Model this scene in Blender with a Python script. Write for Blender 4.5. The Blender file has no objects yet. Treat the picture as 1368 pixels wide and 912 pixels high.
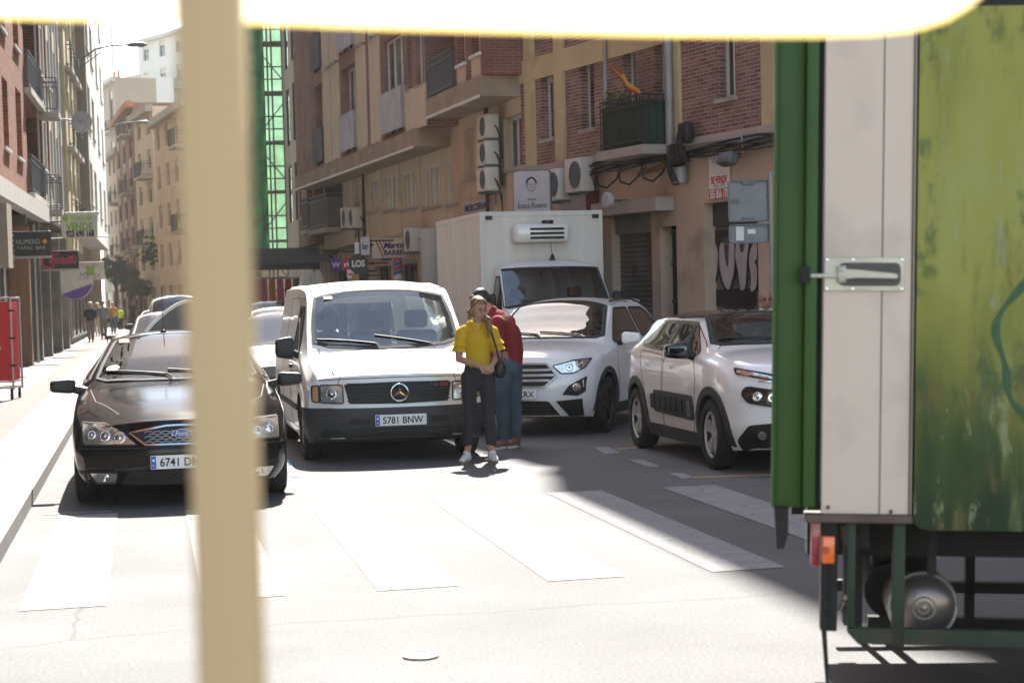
import bpy, bmesh, math, random
from mathutils import Vector, Matrix, Euler
from mathutils.bvhtree import BVHTree
from mathutils.geometry import delaunay_2d_cdt
R_ = math.radians
random.seed(7)
scene = bpy.context.scene
COL = scene.collection
# ---------------------------------------------------------------- camera (world: +Y runs up the street, X across it)
FPX, HZ, PITCH, ROLL, CAMH, YAW = 2450., 389., R_(3.0), -0.025, 1.7, R_(11.2)
CY = HZ + FPX * math.tan(PITCH)
_c = math.sqrt(1 - ROLL * ROLL)
_rz = Matrix.Rotation(-YAW, 3, 'Z')
_R0, _U0 = Vector((1, 0, 0)), Vector((0, math.sin(PITCH), math.cos(PITCH)))
CF = _rz @ Vector((0, math.cos(PITCH), -math.sin(PITCH)))
CR = _rz @ (_c * _R0 + ROLL * _U0)
CU = _rz @ (-ROLL * _R0 + _c * _U0)
CP = Vector((0, 0, CAMH))
FWD = _rz @ Vector((0, 1, 0))
cd = bpy.data.cameras.new('camera'); cam = bpy.data.objects.new('camera', cd); COL.objects.link(cam)
m = Matrix((CR, CU, -CF)).transposed().to_4x4(); m.translation = CP
cam.matrix_world = m
cd.sensor_width = 36; cd.lens = FPX / 1368 * 36; cd.sensor_fit = 'HORIZONTAL'
cd.shift_y = (CY - 456) / 1368
cd.clip_start = 0.05; cd.clip_end = 3000
cd.dof.use_dof = True; cd.dof.focus_distance = 18.6; cd.dof.aperture_fstop = 4.2
scene.camera = cam
# ---------------------------------------------------------------- light
SUN_EL, SUN_AZ = R_(48), R_(11.2)
world = bpy.data.worlds.new('World'); scene.world = world; world.use_nodes = True
wn = world.node_tree; sky = wn.nodes.new('ShaderNodeTexSky'); sky.sky_type = 'NISHITA'
sky.sun_disc = False; sky.sun_elevation = SUN_EL; sky.sun_rotation = SUN_AZ; sky.air_density = 1.0; sky.dust_density = .6; sky.ozone_density = 1.0
tint = wn.nodes.new('ShaderNodeMix'); tint.data_type = 'RGBA'; tint.blend_type = 'MULTIPLY'; tint.inputs[0].default_value = 1; tint.inputs[7].default_value = (1.12, 1.0, .84, 1)   # warm tint multiplied into the sky colour, against bluish shade
wn.links.new(sky.outputs[0], tint.inputs[6]); wn.links.new(tint.outputs[2], wn.nodes['Background'].inputs[0]); wn.nodes['Background'].inputs[1].default_value = 0.13
sl = bpy.data.lights.new('sun', 'SUN'); sl.energy = 5.0; sl.angle = R_(0.53); sl.color = (1, .965, .905)
sun = bpy.data.objects.new('sun', sl); COL.objects.link(sun)
SD = Vector((-math.sin(SUN_AZ) * math.cos(SUN_EL), -math.cos(SUN_AZ) * math.cos(SUN_EL), -math.sin(SUN_EL)))
sun.rotation_euler = SD.to_track_quat('-Z', 'Y').to_euler(); sun.location = (0, 0, 40)
scene.view_settings.view_transform = 'Standard'; scene.view_settings.look = 'None'
scene.view_settings.exposure = 2.08; scene.view_settings.gamma = 1
scene.render.engine = 'CYCLES'
scene.cycles.max_bounces = 7; scene.cycles.diffuse_bounces = 3; scene.cycles.glossy_bounces = 3
scene.cycles.transparent_max_bounces = 12; scene.cycles.sample_clamp_indirect = 6
scene.cycles.use_denoising = True

# ---------------------------------------------------------------- measuring helpers: a photo pixel to a point on the ground or on a wall
def ray(px, py): return (px - 684) / FPX * CR - (py - CY) / FPX * CU + CF
def G(px, py, z=0.):
    r = ray(px, py); return CP + r * ((z - CAMH) / r.z)
def D(px, py, depth):
    r = ray(px, py); return CP + r * (depth / r.dot(FWD))
# ---------------------------------------------------------------- materials
MATS = {}
def mat(name, col, rough=.6, metal=0., noise=.12, scale=3., coat=0., spec=.5, bump=0., stretch=(1, 1, 1), trans=0., dirt=None):
    if name in MATS: return MATS[name]
    mt = bpy.data.materials.new(name); MATS[name] = mt; mt.use_nodes = True
    nt = mt.node_tree; b = nt.nodes['Principled BSDF']
    b.inputs['Roughness'].default_value = rough; b.inputs['Metallic'].default_value = metal
    b.inputs['Specular IOR Level'].default_value = spec
    if coat: b.inputs['Coat Weight'].default_value = coat; b.inputs['Coat Roughness'].default_value = .04
    tc = nt.nodes.new('ShaderNodeTexCoord'); mp = nt.nodes.new('ShaderNodeMapping')
    mp.inputs['Scale'].default_value = [scale * s for s in stretch]
    nt.links.new(tc.outputs['Object'], mp.inputs[0])
    nz = nt.nodes.new('ShaderNodeTexNoise'); nz.inputs['Scale'].default_value = 1.; nz.inputs['Detail'].default_value = 6
    nt.links.new(mp.outputs[0], nz.inputs[0])
    mr = nt.nodes.new('ShaderNodeMapRange'); mr.inputs[3].default_value = 1 - noise; mr.inputs[4].default_value = 1 + noise
    mr.inputs[1].default_value = .3; mr.inputs[2].default_value = .7
    nt.links.new(nz.outputs[0], mr.inputs[0])
    mx = nt.nodes.new('ShaderNodeMix'); mx.data_type = 'RGBA'; mx.blend_type = 'MULTIPLY'; mx.inputs[0].default_value = 1
    mx.inputs[6].default_value = (*col, 1); nt.links.new(mr.outputs[0], mx.inputs[7])
    out = mx.outputs[2]
    if dirt:
        n2 = nt.nodes.new('ShaderNodeTexNoise'); n2.inputs['Scale'].default_value = dirt[2]; n2.inputs['Detail'].default_value = 8
        nt.links.new(tc.outputs['Object'], n2.inputs[0])
        cr = nt.nodes.new('ShaderNodeMapRange'); cr.inputs[1].default_value = dirt[3]; cr.inputs[2].default_value = dirt[3] + .12
        cr.inputs[4].default_value = dirt[1]
        nt.links.new(n2.outputs[0], cr.inputs[0])
        m2 = nt.nodes.new('ShaderNodeMix'); m2.data_type = 'RGBA'; nt.links.new(cr.outputs[0], m2.inputs[0])
        nt.links.new(out, m2.inputs[6]); m2.inputs[7].default_value = (*dirt[0], 1); out = m2.outputs[2]
    nt.links.new(out, b.inputs['Base Color'])
    if bump:
        bp = nt.nodes.new('ShaderNodeBump'); bp.inputs['Strength'].default_value = bump; bp.inputs['Distance'].default_value = .01
        n3 = nt.nodes.new('ShaderNodeTexNoise'); n3.inputs['Scale'].default_value = 8; n3.inputs['Detail'].default_value = 8
        nt.links.new(mp.outputs[0], n3.inputs[0]); nt.links.new(n3.outputs[0], bp.inputs['Height']); nt.links.new(bp.outputs[0], b.inputs['Normal'])
    if trans:
        tr = nt.nodes.new('ShaderNodeBsdfTranslucent'); nt.links.new(out, tr.inputs[0])
        ms = nt.nodes.new('ShaderNodeMixShader'); ms.inputs[0].default_value = trans
        nt.links.new(b.outputs[0], ms.inputs[1]); nt.links.new(tr.outputs[0], ms.inputs[2])
        nt.links.new(ms.outputs[0], nt.nodes['Material Output'].inputs[0])
    return mt
def brick(name, c1, c2, mortar, w=.25, h=.065, noise=.25):
    mt = bpy.data.materials.new(name); MATS[name] = mt; mt.use_nodes = True
    nt = mt.node_tree; b = nt.nodes['Principled BSDF']; b.inputs['Roughness'].default_value = .85
    tc = nt.nodes.new('ShaderNodeTexCoord'); sp = nt.nodes.new('ShaderNodeSeparateXYZ'); nt.links.new(tc.outputs['Object'], sp.inputs[0])
    ad = nt.nodes.new('ShaderNodeMath'); ad.operation = 'ADD'; nt.links.new(sp.outputs[0], ad.inputs[0]); nt.links.new(sp.outputs[1], ad.inputs[1])
    cb = nt.nodes.new('ShaderNodeCombineXYZ'); nt.links.new(ad.outputs[0], cb.inputs[0]); nt.links.new(sp.outputs[2], cb.inputs[1])
    bt = nt.nodes.new('ShaderNodeTexBrick'); bt.inputs['Scale'].default_value = 1; bt.inputs['Brick Width'].default_value = w
    bt.inputs['Row Height'].default_value = h; bt.inputs['Mortar Size'].default_value = .007; bt.inputs['Mortar Smooth'].default_value = .2
    bt.inputs['Bias'].default_value = -.1
    bt.inputs['Color1'].default_value = (*c1, 1); bt.inputs['Color2'].default_value = (*c2, 1); bt.inputs['Mortar'].default_value = (*mortar, 1)
    nt.links.new(cb.outputs[0], bt.inputs[0])
    nz = nt.nodes.new('ShaderNodeTexNoise'); nz.inputs['Scale'].default_value = 1.3; nz.inputs['Detail'].default_value = 8
    nt.links.new(tc.outputs['Object'], nz.inputs[0])
    mr = nt.nodes.new('ShaderNodeMapRange'); mr.inputs[1].default_value = .3; mr.inputs[2].default_value = .7
    mr.inputs[3].default_value = 1 - noise; mr.inputs[4].default_value = 1 + noise; nt.links.new(nz.outputs[0], mr.inputs[0])
    mx = nt.nodes.new('ShaderNodeMix'); mx.data_type = 'RGBA'; mx.blend_type = 'MULTIPLY'; mx.inputs[0].default_value = 1
    nt.links.new(bt.outputs[0], mx.inputs[6]); nt.links.new(mr.outputs[0], mx.inputs[7]); nt.links.new(mx.outputs[2], b.inputs['Base Color'])
    bp = nt.nodes.new('ShaderNodeBump'); bp.inputs['Strength'].default_value = .6; bp.inputs['Distance'].default_value = .006; bp.invert = True
    nt.links.new(bt.outputs['Fac'], bp.inputs['Height']); nt.links.new(bp.outputs[0], b.inputs['Normal'])
    return mt
def glass(name, tint=(.75, .85, .82), amt=.75, ior=1.5, rough=.01):
    mt = bpy.data.materials.new(name); MATS[name] = mt; mt.use_nodes = True
    nt = mt.node_tree; nt.nodes.remove(nt.nodes['Principled BSDF'])
    tr = nt.nodes.new('ShaderNodeBsdfTransparent'); tr.inputs[0].default_value = (*[t * amt for t in tint], 1)
    gl = nt.nodes.new('ShaderNodeBsdfGlossy'); gl.inputs['Roughness'].default_value = rough; gl.inputs[0].default_value = (1, 1, 1, 1)
    fr = nt.nodes.new('ShaderNodeFresnel'); fr.inputs[0].default_value = ior
    ms = nt.nodes.new('ShaderNodeMixShader'); nt.links.new(fr.outputs[0], ms.inputs[0])
    nt.links.new(tr.outputs[0], ms.inputs[1]); nt.links.new(gl.outputs[0], ms.inputs[2]); nt.links.new(ms.outputs[0], nt.nodes['Material Output'].inputs[0])
    return mt
M = MATS
mat('asphalt', (.20, .198, .195), .9, noise=.16, scale=1.5, bump=.35, dirt=((.12, .12, .12), .45, 1.1, .6))
mat('road_paint', (.235, .228, .225), .8, noise=.12, scale=4, dirt=((.09, .088, .086), .9, 14, .585))
mat('wheel_silver', (.55, .54, .53), .4, metal=.2, noise=.05)
mat('kerb_stone', (.15, .135, .125), .85, scale=5)
mat('yellow_paint', (.42, .26, .08), .8, dirt=((.15, .15, .15), .8, 10, .55))
mat('blue_paint', (.2, .33, .42), .8, dirt=((.2, .2, .2), .8, 12, .55))
mat('white_paint', (.78, .77, .75), .3, noise=.03, coat=.8, scale=1)
mat('van_white', (.80, .79, .76), .32, noise=.04, coat=.6, scale=1.2, dirt=((.45, .42, .37), .25, 2.2, .6))
mat('box_white', (.66, .63, .58), .5, noise=.08, scale=1.2, stretch=(3, 3, .35), dirt=((.42, .37, .3), .35, 1.5, .58))
mat('black_paint', (.007, .0065, .0065), .14, noise=.1, spec=.28)
mat('grey_paint', (.12, .12, .125), .3, metal=.3, noise=.05, coat=.8)
mat('silver_paint', (.42, .43, .44), .3, metal=.5, noise=.05, coat=.8)
mat('pearl_paint', (.86, .835, .80), .28, noise=.03, coat=.9, scale=1)
mat('cool_white_paint', (.87, .86, .85), .28, noise=.03, coat=.9, scale=1)
mat('bronze_paint', (.16, .12, .08), .3, metal=.4, noise=.05, coat=.8)
mat('bumper_plastic', (.036, .036, .038), .62, noise=.12, scale=5)
mat('black_plastic', (.012, .012, .012), .5, noise=.1)
mat('black_gloss', (.008, .008, .009), .12, noise=0, coat=.6)
mat('seam', (.02, .02, .02), .8, noise=0)
mat('rubber', (.018, .018, .018), .85, noise=.2, scale=8)
mat('alloy', (.42, .41, .40), .38, metal=.8, noise=.06)
mat('dark_alloy', (.06, .045, .04), .4, metal=.6)
mat('chrome', (.75, .75, .75), .12, metal=1, noise=.02)
mat('lamp_reflector', (.72, .7, .66), .16, metal=.85, noise=.25, scale=22)
mat('lamp_amber', (.5, .3, .12), .2, noise=.1, coat=1)
mat('plate_white', (.74, .74, .72), .45, noise=.03)
mat('plate_blue', (.02, .08, .42), .45, noise=.03)
mat('ink_black', (.012, .012, .012), .6, noise=0)
mat('ink_red', (.5, .02, .03), .5, noise=0)
mat('interior', (.035, .036, .04), .8, noise=.2)
mat('reflection_pale', (.5, .62, .62), .5, noise=.1, scale=2)
glass('car_glass', amt=.62, ior=2.0); glass('sunlit_glass', (.72, .85, .8), amt=.5, ior=1.48); glass('clear_glass', amt=.92, ior=1.45); glass('dark_glass', amt=.15, ior=1.7)
mat('window_glass', (.045, .05, .055), .06, noise=.5, scale=.6, spec=.8)
# ---------------------------------------------------------------- mesh builder
class MB:
    def __init__(s): s.v = []; s.f = []; s.mi = []
    def add(s, vs, fs, k=0):
        o = len(s.v); s.v += [tuple(v) for v in vs]; s.f += [tuple(i + o for i in f) for f in fs]; s.mi += [k] * len(fs)
    def box(s, c, d, rot=None, k=0, bev=0):
        hx, hy, hz = d[0] / 2, d[1] / 2, d[2] / 2
        if bev:
            bm = bmesh.new(); bmesh.ops.create_cube(bm, size=1)
            bmesh.ops.scale(bm, vec=d, verts=bm.verts); bmesh.ops.bevel(bm, geom=bm.edges[:] , offset=min(bev, min(d) * .45), segments=2, profile=.5, affect='EDGES')
            bm.verts.index_update(); vs = [v.co.copy() for v in bm.verts]; fs = [[v.index for v in f.verts] for f in bm.faces]; bm.free()
        else:
            vs = [Vector((x, y, z)) for x in (-hx, hx) for y in (-hy, hy) for z in (-hz, hz)]
            fs = [(0, 1, 3, 2), (4, 6, 7, 5), (0, 4, 5, 1), (2, 3, 7, 6), (0, 2, 6, 4), (1, 5, 7, 3)]
        if rot is not None: vs = [rot @ v for v in vs]
        s.add([v + Vector(c) for v in vs], fs, k); return s
    def bb(s, x0, x1, y0, y1, z0, z1, k=0, bev=0): return s.box(((x0 + x1) / 2, (y0 + y1) / 2, (z0 + z1) / 2), (abs(x1 - x0), abs(y1 - y0), abs(z1 - z0)), None, k, bev)
    def tube(s, pts, r, n=8, k=0, cap=True):
        pts = [Vector(p) for p in pts]; rs = r if isinstance(r, (list, tuple)) else [r] * len(pts)
        vs = []; up = None
        for i, p in enumerate(pts):
            t = (pts[min(i + 1, len(pts) - 1)] - pts[max(i - 1, 0)]).normalized()
            if up is None: up = t.orthogonal().normalized()
            a = (up - t * up.dot(t)).normalized(); b = t.cross(a); up = a
            for j in range(n):
                w = 2 * math.pi * j / n; vs.append(p + (a * math.cos(w) + b * math.sin(w)) * rs[i])
        fs = [(i * n + j, i * n + (j + 1) % n, (i + 1) * n + (j + 1) % n, (i + 1) * n + j) for i in range(len(pts) - 1) for j in range(n)]
        if cap: fs += [tuple(reversed(range(n))), tuple((len(pts) - 1) * n + j for j in range(n))]
        s.add(vs, fs, k); return s
    def lathe(s, prof, c=(0, 0, 0), ax=(0, 0, 1), n=24, k=0, cap=True):      # prof: (radius, height)
        q = Vector(ax).normalized().to_track_quat('Z', 'Y'); vs = []
        for r, h in prof:
            for j in range(n):
                w = 2 * math.pi * j / n; vs.append(q @ Vector((r * math.cos(w), r * math.sin(w), h)) + Vector(c))
        fs = [(i * n + j, i * n + (j + 1) % n, (i + 1) * n + (j + 1) % n, (i + 1) * n + j) for i in range(len(prof) - 1) for j in range(n)]
        if cap and prof[0][0] > 1e-4: fs.append(tuple(reversed(range(n))))
        if cap and prof[-1][0] > 1e-4: fs.append(tuple((len(prof) - 1) * n + j for j in range(n)))
        s.add(vs, fs, k); return s
    def cyl(s, c, r, h, ax=(0, 0, 1), n=20, k=0): return s.lathe([(r, -h / 2), (r, h / 2)], c, ax, n, k)
    def prism(s, poly, y0, y1, k=0, fn=None):          # polygon in (x, z) extruded along y
        n = len(poly); fn = fn or (lambda x, y, z: (x, y, z))
        vs = [fn(x, y0, z) for x, z in poly] + [fn(x, y1, z) for x, z in poly]
        s.add(vs, [tuple(range(n)), tuple(reversed(range(n, 2 * n)))] + [(i, i + n, (i + 1) % n + n, (i + 1) % n) for i in range(n)], k); return s
    def mesh(s, name, mats, smooth=0):
        me = bpy.data.meshes.new(name); me.from_pydata(s.v, [], s.f)
        for mm in (mats if isinstance(mats, (list, tuple)) else [mats]): me.materials.append(M[mm] if isinstance(mm, str) else mm)
        me.polygons.foreach_set('material_index', s.mi)
        bm = bmesh.new(); bm.from_mesh(me); bmesh.ops.recalc_face_normals(bm, faces=bm.faces); bm.to_mesh(me); bm.free()
        if smooth:
            me.polygons.foreach_set('use_smooth', [True] * len(me.polygons))
            if smooth < 180: me.set_sharp_from_angle(angle=R_(smooth))
        me.update(); return me
    def build(s, name, mats, parent=None, smooth=0, loc=None, rot=None):
        o = bpy.data.objects.new(name, s.mesh(name, mats, smooth)); COL.objects.link(o)
        if parent: o.parent = parent
        if loc: o.location = loc
        if rot: o.rotation_euler = rot
        return o
def _each(s, name, mats, parent=None, smooth=0):
    par = list(range(len(s.v)))
    def f(i):
        while par[i] != i: par[i] = par[par[i]]; i = par[i]
        return i
    for q in s.f:
        for i in q[1:]: par[f(i)] = f(q[0])
    gs = {}
    for q, k in zip(s.f, s.mi): gs.setdefault(f(q[0]), []).append((q, k))
    for fs in gs.values():
        ids = sorted({i for q, _ in fs for i in q}); mp_ = {i: j for j, i in enumerate(ids)}; b = MB(); b.v = [s.v[i] for i in ids]; b.f = [tuple(mp_[i] for i in q) for q, _ in fs]; b.mi = [k for _, k in fs]; b.build(name, mats, parent, smooth)
MB.each = _each
def tag(o, label, cat, group=None, kind=None):
    if label: o['label'] = label
    if cat: o['category'] = cat
    if group: o['group'] = group
    if kind: o['kind'] = kind
    return o
def thing(name, label, cat, loc=(0, 0, 0), rz=0, group=None, parent=None):
    o = bpy.data.objects.new(name, None); COL.objects.link(o); o.location = loc
    o.rotation_euler = (0, 0, rz) if not isinstance(rz, tuple) else rz
    o.empty_display_size = .2; o.parent = parent
    return tag(o, label, cat, group)
def part(name, parent): return thing(name, None, None, parent=parent)
def setting(mb, name, mats, smooth=0): return tag(mb.build(name, mats, None, smooth), None, None, None, 'structure')
def dup(root, loc, rz=None, label=None, group=None):
    r = root.copy(); COL.objects.link(r); r.location = loc
    if rz is not None: r.rotation_euler = (0, 0, rz)
    if label: r['label'] = label
    if group: r['group'] = group
    for ch in list(root.children):
        c = ch.copy(); COL.objects.link(c); c.parent = r
        for g in ch.children:
            d = g.copy(); COL.objects.link(d); d.parent = c
    return r
def evaluated(mb_or_me, mats, mods, smooth=40):
    """mods: list of (type, dict); operand meshes may be given as 'object_mesh'"""
    me = mb_or_me; o = bpy.data.objects.new('tmp', me); COL.objects.link(o); extra = []
    for ty, kw in mods:
        md = o.modifiers.new(ty, ty)
        for k, v in kw.items():
            if k == 'operand':
                t = bpy.data.objects.new('tmp2', v); COL.objects.link(t); extra.append(t); md.object = t
            else: setattr(md, k, v)
    dg = bpy.context.evaluated_depsgraph_get(); dg.update()
    res = bpy.data.meshes.new_from_object(o.evaluated_get(dg), preserve_all_data_layers=True, depsgraph=dg)
    for e in [o] + extra: bpy.data.objects.remove(e)
    res.polygons.foreach_set('use_smooth', [True] * len(res.polygons))
    if smooth < 180: res.set_sharp_from_angle(angle=R_(smooth))
    return res
def link(name, me, parent, mats=None):
    if mats:
        me.materials.clear()
        for mm in mats: me.materials.append(M[mm])
    o = bpy.data.objects.new(name, me); COL.objects.link(o); o.parent = parent; return o
FONT_CACHE = {}
def text_pts(txt, size, bold=.0, shear=0, spacing=1, width=None):
    """letters as a flat mesh in (x right, y up), centred"""
    cu = bpy.data.curves.new('t', 'FONT'); cu.body = txt; cu.size = size; cu.align_x = 'CENTER'; cu.align_y = 'CENTER'; cu.offset = bold
    cu.shear = shear; cu.space_character = spacing; cu.resolution_u = 3
    o = bpy.data.objects.new('t', cu); COL.objects.link(o); dg = bpy.context.evaluated_depsgraph_get(); dg.update()
    me = bpy.data.meshes.new_from_object(o.evaluated_get(dg)); bpy.data.objects.remove(o); bpy.data.curves.remove(cu)
    vs = [v.co.copy() for v in me.vertices]; fs = [tuple(p.vertices) for p in me.polygons]; bpy.data.meshes.remove(me)
    if vs:
        x0, x1 = min(v.x for v in vs), max(v.x for v in vs); z0, z1 = min(v.y for v in vs), max(v.y for v in vs)
        k = (width / (x1 - x0)) if width else 1
        vs = [Vector(((v.x - (x0 + x1) / 2) * k, v.y - (z0 + z1) / 2, 0)) for v in vs]
    return vs, fs
def letters(mb, txt, size, c, right=(1, 0, 0), up=(0, 0, 1), k=0, depth=.004, **kw):
    vs, fs = text_pts(txt, size, **kw); r, u = Vector(right).normalized(), Vector(up).normalized(); nn = r.cross(u)
    base = [Vector(c) + r * v.x + u * v.y for v in vs]; n = len(vs)
    ec = {}
    for f in fs:
        for i in range(len(f)): e = (f[i], f[(i + 1) % len(f)]); ec[tuple(sorted(e))] = ec.get(tuple(sorted(e)), []) + [e]
    sides = [(e[0][0], e[0][1], e[0][1] + n, e[0][0] + n) for e in ec.values() if len(e) == 1]
    mb.add(base + [p + nn * depth for p in base], list(fs) + [tuple(i + n for i in f) for f in fs] + sides, k); return mb
# ---------------------------------------------------------------- vehicle bodies
def _interp(keys, x, k):
    if x >= keys[0][0]: return keys[0][1][k]
    for (x0, a), (x1, b) in zip(keys, keys[1:]):
        if x >= x1: t = (x0 - x) / (x0 - x1); return a[k] + (b[k] - a[k]) * t
    return keys[-1][1][k]
def dense(keys, ns, sm):
    xa, xb = keys[0][0], keys[-1][0]; N = 240; tb = []
    raw = [[_interp(keys, xa + (xb - xa) * i / N, k) for k in range(9)] for i in range(N + 1)]
    h = max(1, int(sm / abs(xa - xb) * N))
    for _ in range(2):
        raw = [[sum(raw[min(max(j, 0), N)][k] for j in range(i - h, i + h + 1)) / (2 * h + 1) for k in range(9)] if h <= i <= N - h else
               [sum(raw[min(max(j, 0), N)][k] for j in range(i - min(i, N - i), i + min(i, N - i) + 1)) / (2 * min(i, N - i) + 1) for k in range(9)] for i in range(N + 1)]
    return [(xa + (xb - xa) * i / ns, raw[round(i / ns * N)]) for i in range(ns + 1)]
def body_mesh(keys, ns=70, nq=18, nt=14, sm=.05, bow=(.2, .12), fprof=None, rprof=None, mats=('black_paint', 'bumper_plastic')):
    """keys: x from front to back -> zb, wb, wm, zm, zbelt, wbelt, zr, wr, ztop"""
    st = dense(keys, ns, sm); Xf, Xr = st[0][0], st[-1][0]
    def side(p):
        zb, wb, wm, zm, zbe, wbe, zr, wr, zt = p
        pts = [(wb, zb), (wm - .03, zb + .07), (wm, zm), ((wm + wbe) / 2 + .01, (zm + zbe) / 2), (wbe, zbe), (wbe * .45 + wr * .55, zbe + (zr - zbe) * .5), (wr, zr)]
        L = [0]
        for a, b in zip(pts, pts[1:]): L.append(L[-1] + math.hypot(b[0] - a[0], b[1] - a[1]) + 1e-6)
        frac = [0, .09, .3, .42, .55, .8, 1]; out = []
        for j in range(nq + 1):
            f = j / nq
            for i in range(6):
                if f <= frac[i + 1] + 1e-9: break
            t = (f - frac[i]) / (frac[i + 1] - frac[i]); a, b = pts[i], pts[i + 1]; out.append([a[0] + (b[0] - a[0]) * t, a[1] + (b[1] - a[1]) * t])
        for _ in range(2):
            out = [out[0]] + [[(out[j - 1][c] + 2 * out[j][c] + out[j + 1][c]) / 4 for c in (0, 1)] for j in range(1, nq)] + [out[-1]]
        return out
    def defo(x, y, z, w):
        D0 = 1.0; a = max(0, (x - (Xf - D0)) / D0) ** 1.5; b = max(0, ((Xr + .7) - x) / .7) ** 1.5; r = min(1, abs(y) / w)
        dx = -bow[0] * r ** 2.4 * a + bow[1] * r ** 2.4 * b
        for pr, wt in ((fprof, a), (rprof, b)):
            if pr:
                for (z0, d0), (z1, d1) in zip(pr, pr[1:]):
                    if z <= z1 or (z1, d1) == pr[-1]:
                        t = min(1, max(0, (z - z0) / (z1 - z0))); dx += (d0 + (d1 - d0) * t) * wt; break
        return Vector((x + dx, y, z))
    P = {}; vs = []
    sides = [side(p) for _, p in st]; W = max(k[1][2] for k in keys)
    def pos(i, j, k):
        x, p = st[i]; sd = sides[i]; u = 2 * k / nt - 1; wj, zj = sd[j]; y = wj * u
        crown = (p[8] - sd[-1][1]) * (1 - abs(u) ** 2.6); z = zj + crown * (j / nq) ** 3
        return defo(x, y, z, W)
    def vid(i, j, k):
        if (i, j, k) not in P: P[(i, j, k)] = len(vs); vs.append(pos(i, j, k))
        return P[(i, j, k)]
    fs = []
    for i in range(ns):
        for j in range(nq):
            for k in (0, nt): fs.append([vid(i, j, k), vid(i + 1, j, k), vid(i + 1, j + 1, k), vid(i, j + 1, k)])
        for k in range(nt):
            for j in (0, nq): fs.append([vid(i, j, k), vid(i + 1, j, k), vid(i + 1, j, k + 1), vid(i, j, k + 1)])
    for i in (0, ns):
        for j in range(nq):
            for k in range(nt): fs.append([vid(i, j, k), vid(i, j + 1, k), vid(i, j + 1, k + 1), vid(i, j, k + 1)])
    b = MB(); b.add(vs, fs); return b.mesh('body', mats, 180)
def inset(keys, d, x0, x1, zb):
    xs = [x0] + [k[0] for k in keys if x1 < k[0] < x0] + [x1]; out = []
    for x in xs:
        p = [_interp(keys, x, k) for k in range(9)]
        out.append((x, [zb, p[1] - d, p[2] - d, max(p[3], zb + .1), p[4], p[5] - d, p[6] - d, p[7] - d, p[8] - d]))
    return out
AX = {'front': lambda u, v: (Vector((6, u, v)), Vector((-1, 0, 0))), 'rear': lambda u, v: (Vector((-6, u, v)), Vector((1, 0, 0))),
      'top': lambda u, v: (Vector((u, v, 6)), Vector((0, 0, -1))),
      'left': lambda u, v: (Vector((u, 6, v)), Vector((0, -1, 0))), 'right': lambda u, v: (Vector((u, -6, v)), Vector((0, 1, 0)))}
def _inside(p, poly):
    c = False; n = len(poly)
    for i in range(n):
        a, b = poly[i], poly[i - 1]
        if (a[1] > p[1]) != (b[1] > p[1]) and p[0] < (b[0] - a[0]) * (p[1] - a[1]) / (b[1] - a[1]) + a[0]: c = not c
    return c
def densify(poly, d, closed=True):
    out = []; n = len(poly)
    for i in range(n if closed else n - 1):
        a, b = poly[i], poly[(i + 1) % n]; k = max(1, int(math.hypot(b[0] - a[0], b[1] - a[1]) / d))
        out += [(a[0] + (b[0] - a[0]) * t / k, a[1] + (b[1] - a[1]) * t / k) for t in range(k)]
    if not closed: out.append(poly[-1])
    return out
def rounded(poly, r, n=4):
    out = []; N = len(poly)
    for i in range(N):
        p, a, b = Vector(poly[i]), Vector(poly[i - 1]), Vector(poly[(i + 1) % N])
        da, db = (a - p), (b - p); ra = min(r, da.length * .45); rb = min(r, db.length * .45)
        A, B = p + da.normalized() * ra, p + db.normalized() * rb
        for k in range(n + 1):
            t = k / n; out.append(tuple(A * (1 - t) ** 2 + p * 2 * t * (1 - t) + B * t * t))
    return out
def sym(half): return [(a, b) for a, b in half] + [(-a, b) for a, b in reversed(half) if abs(a) > 1e-6]
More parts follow.
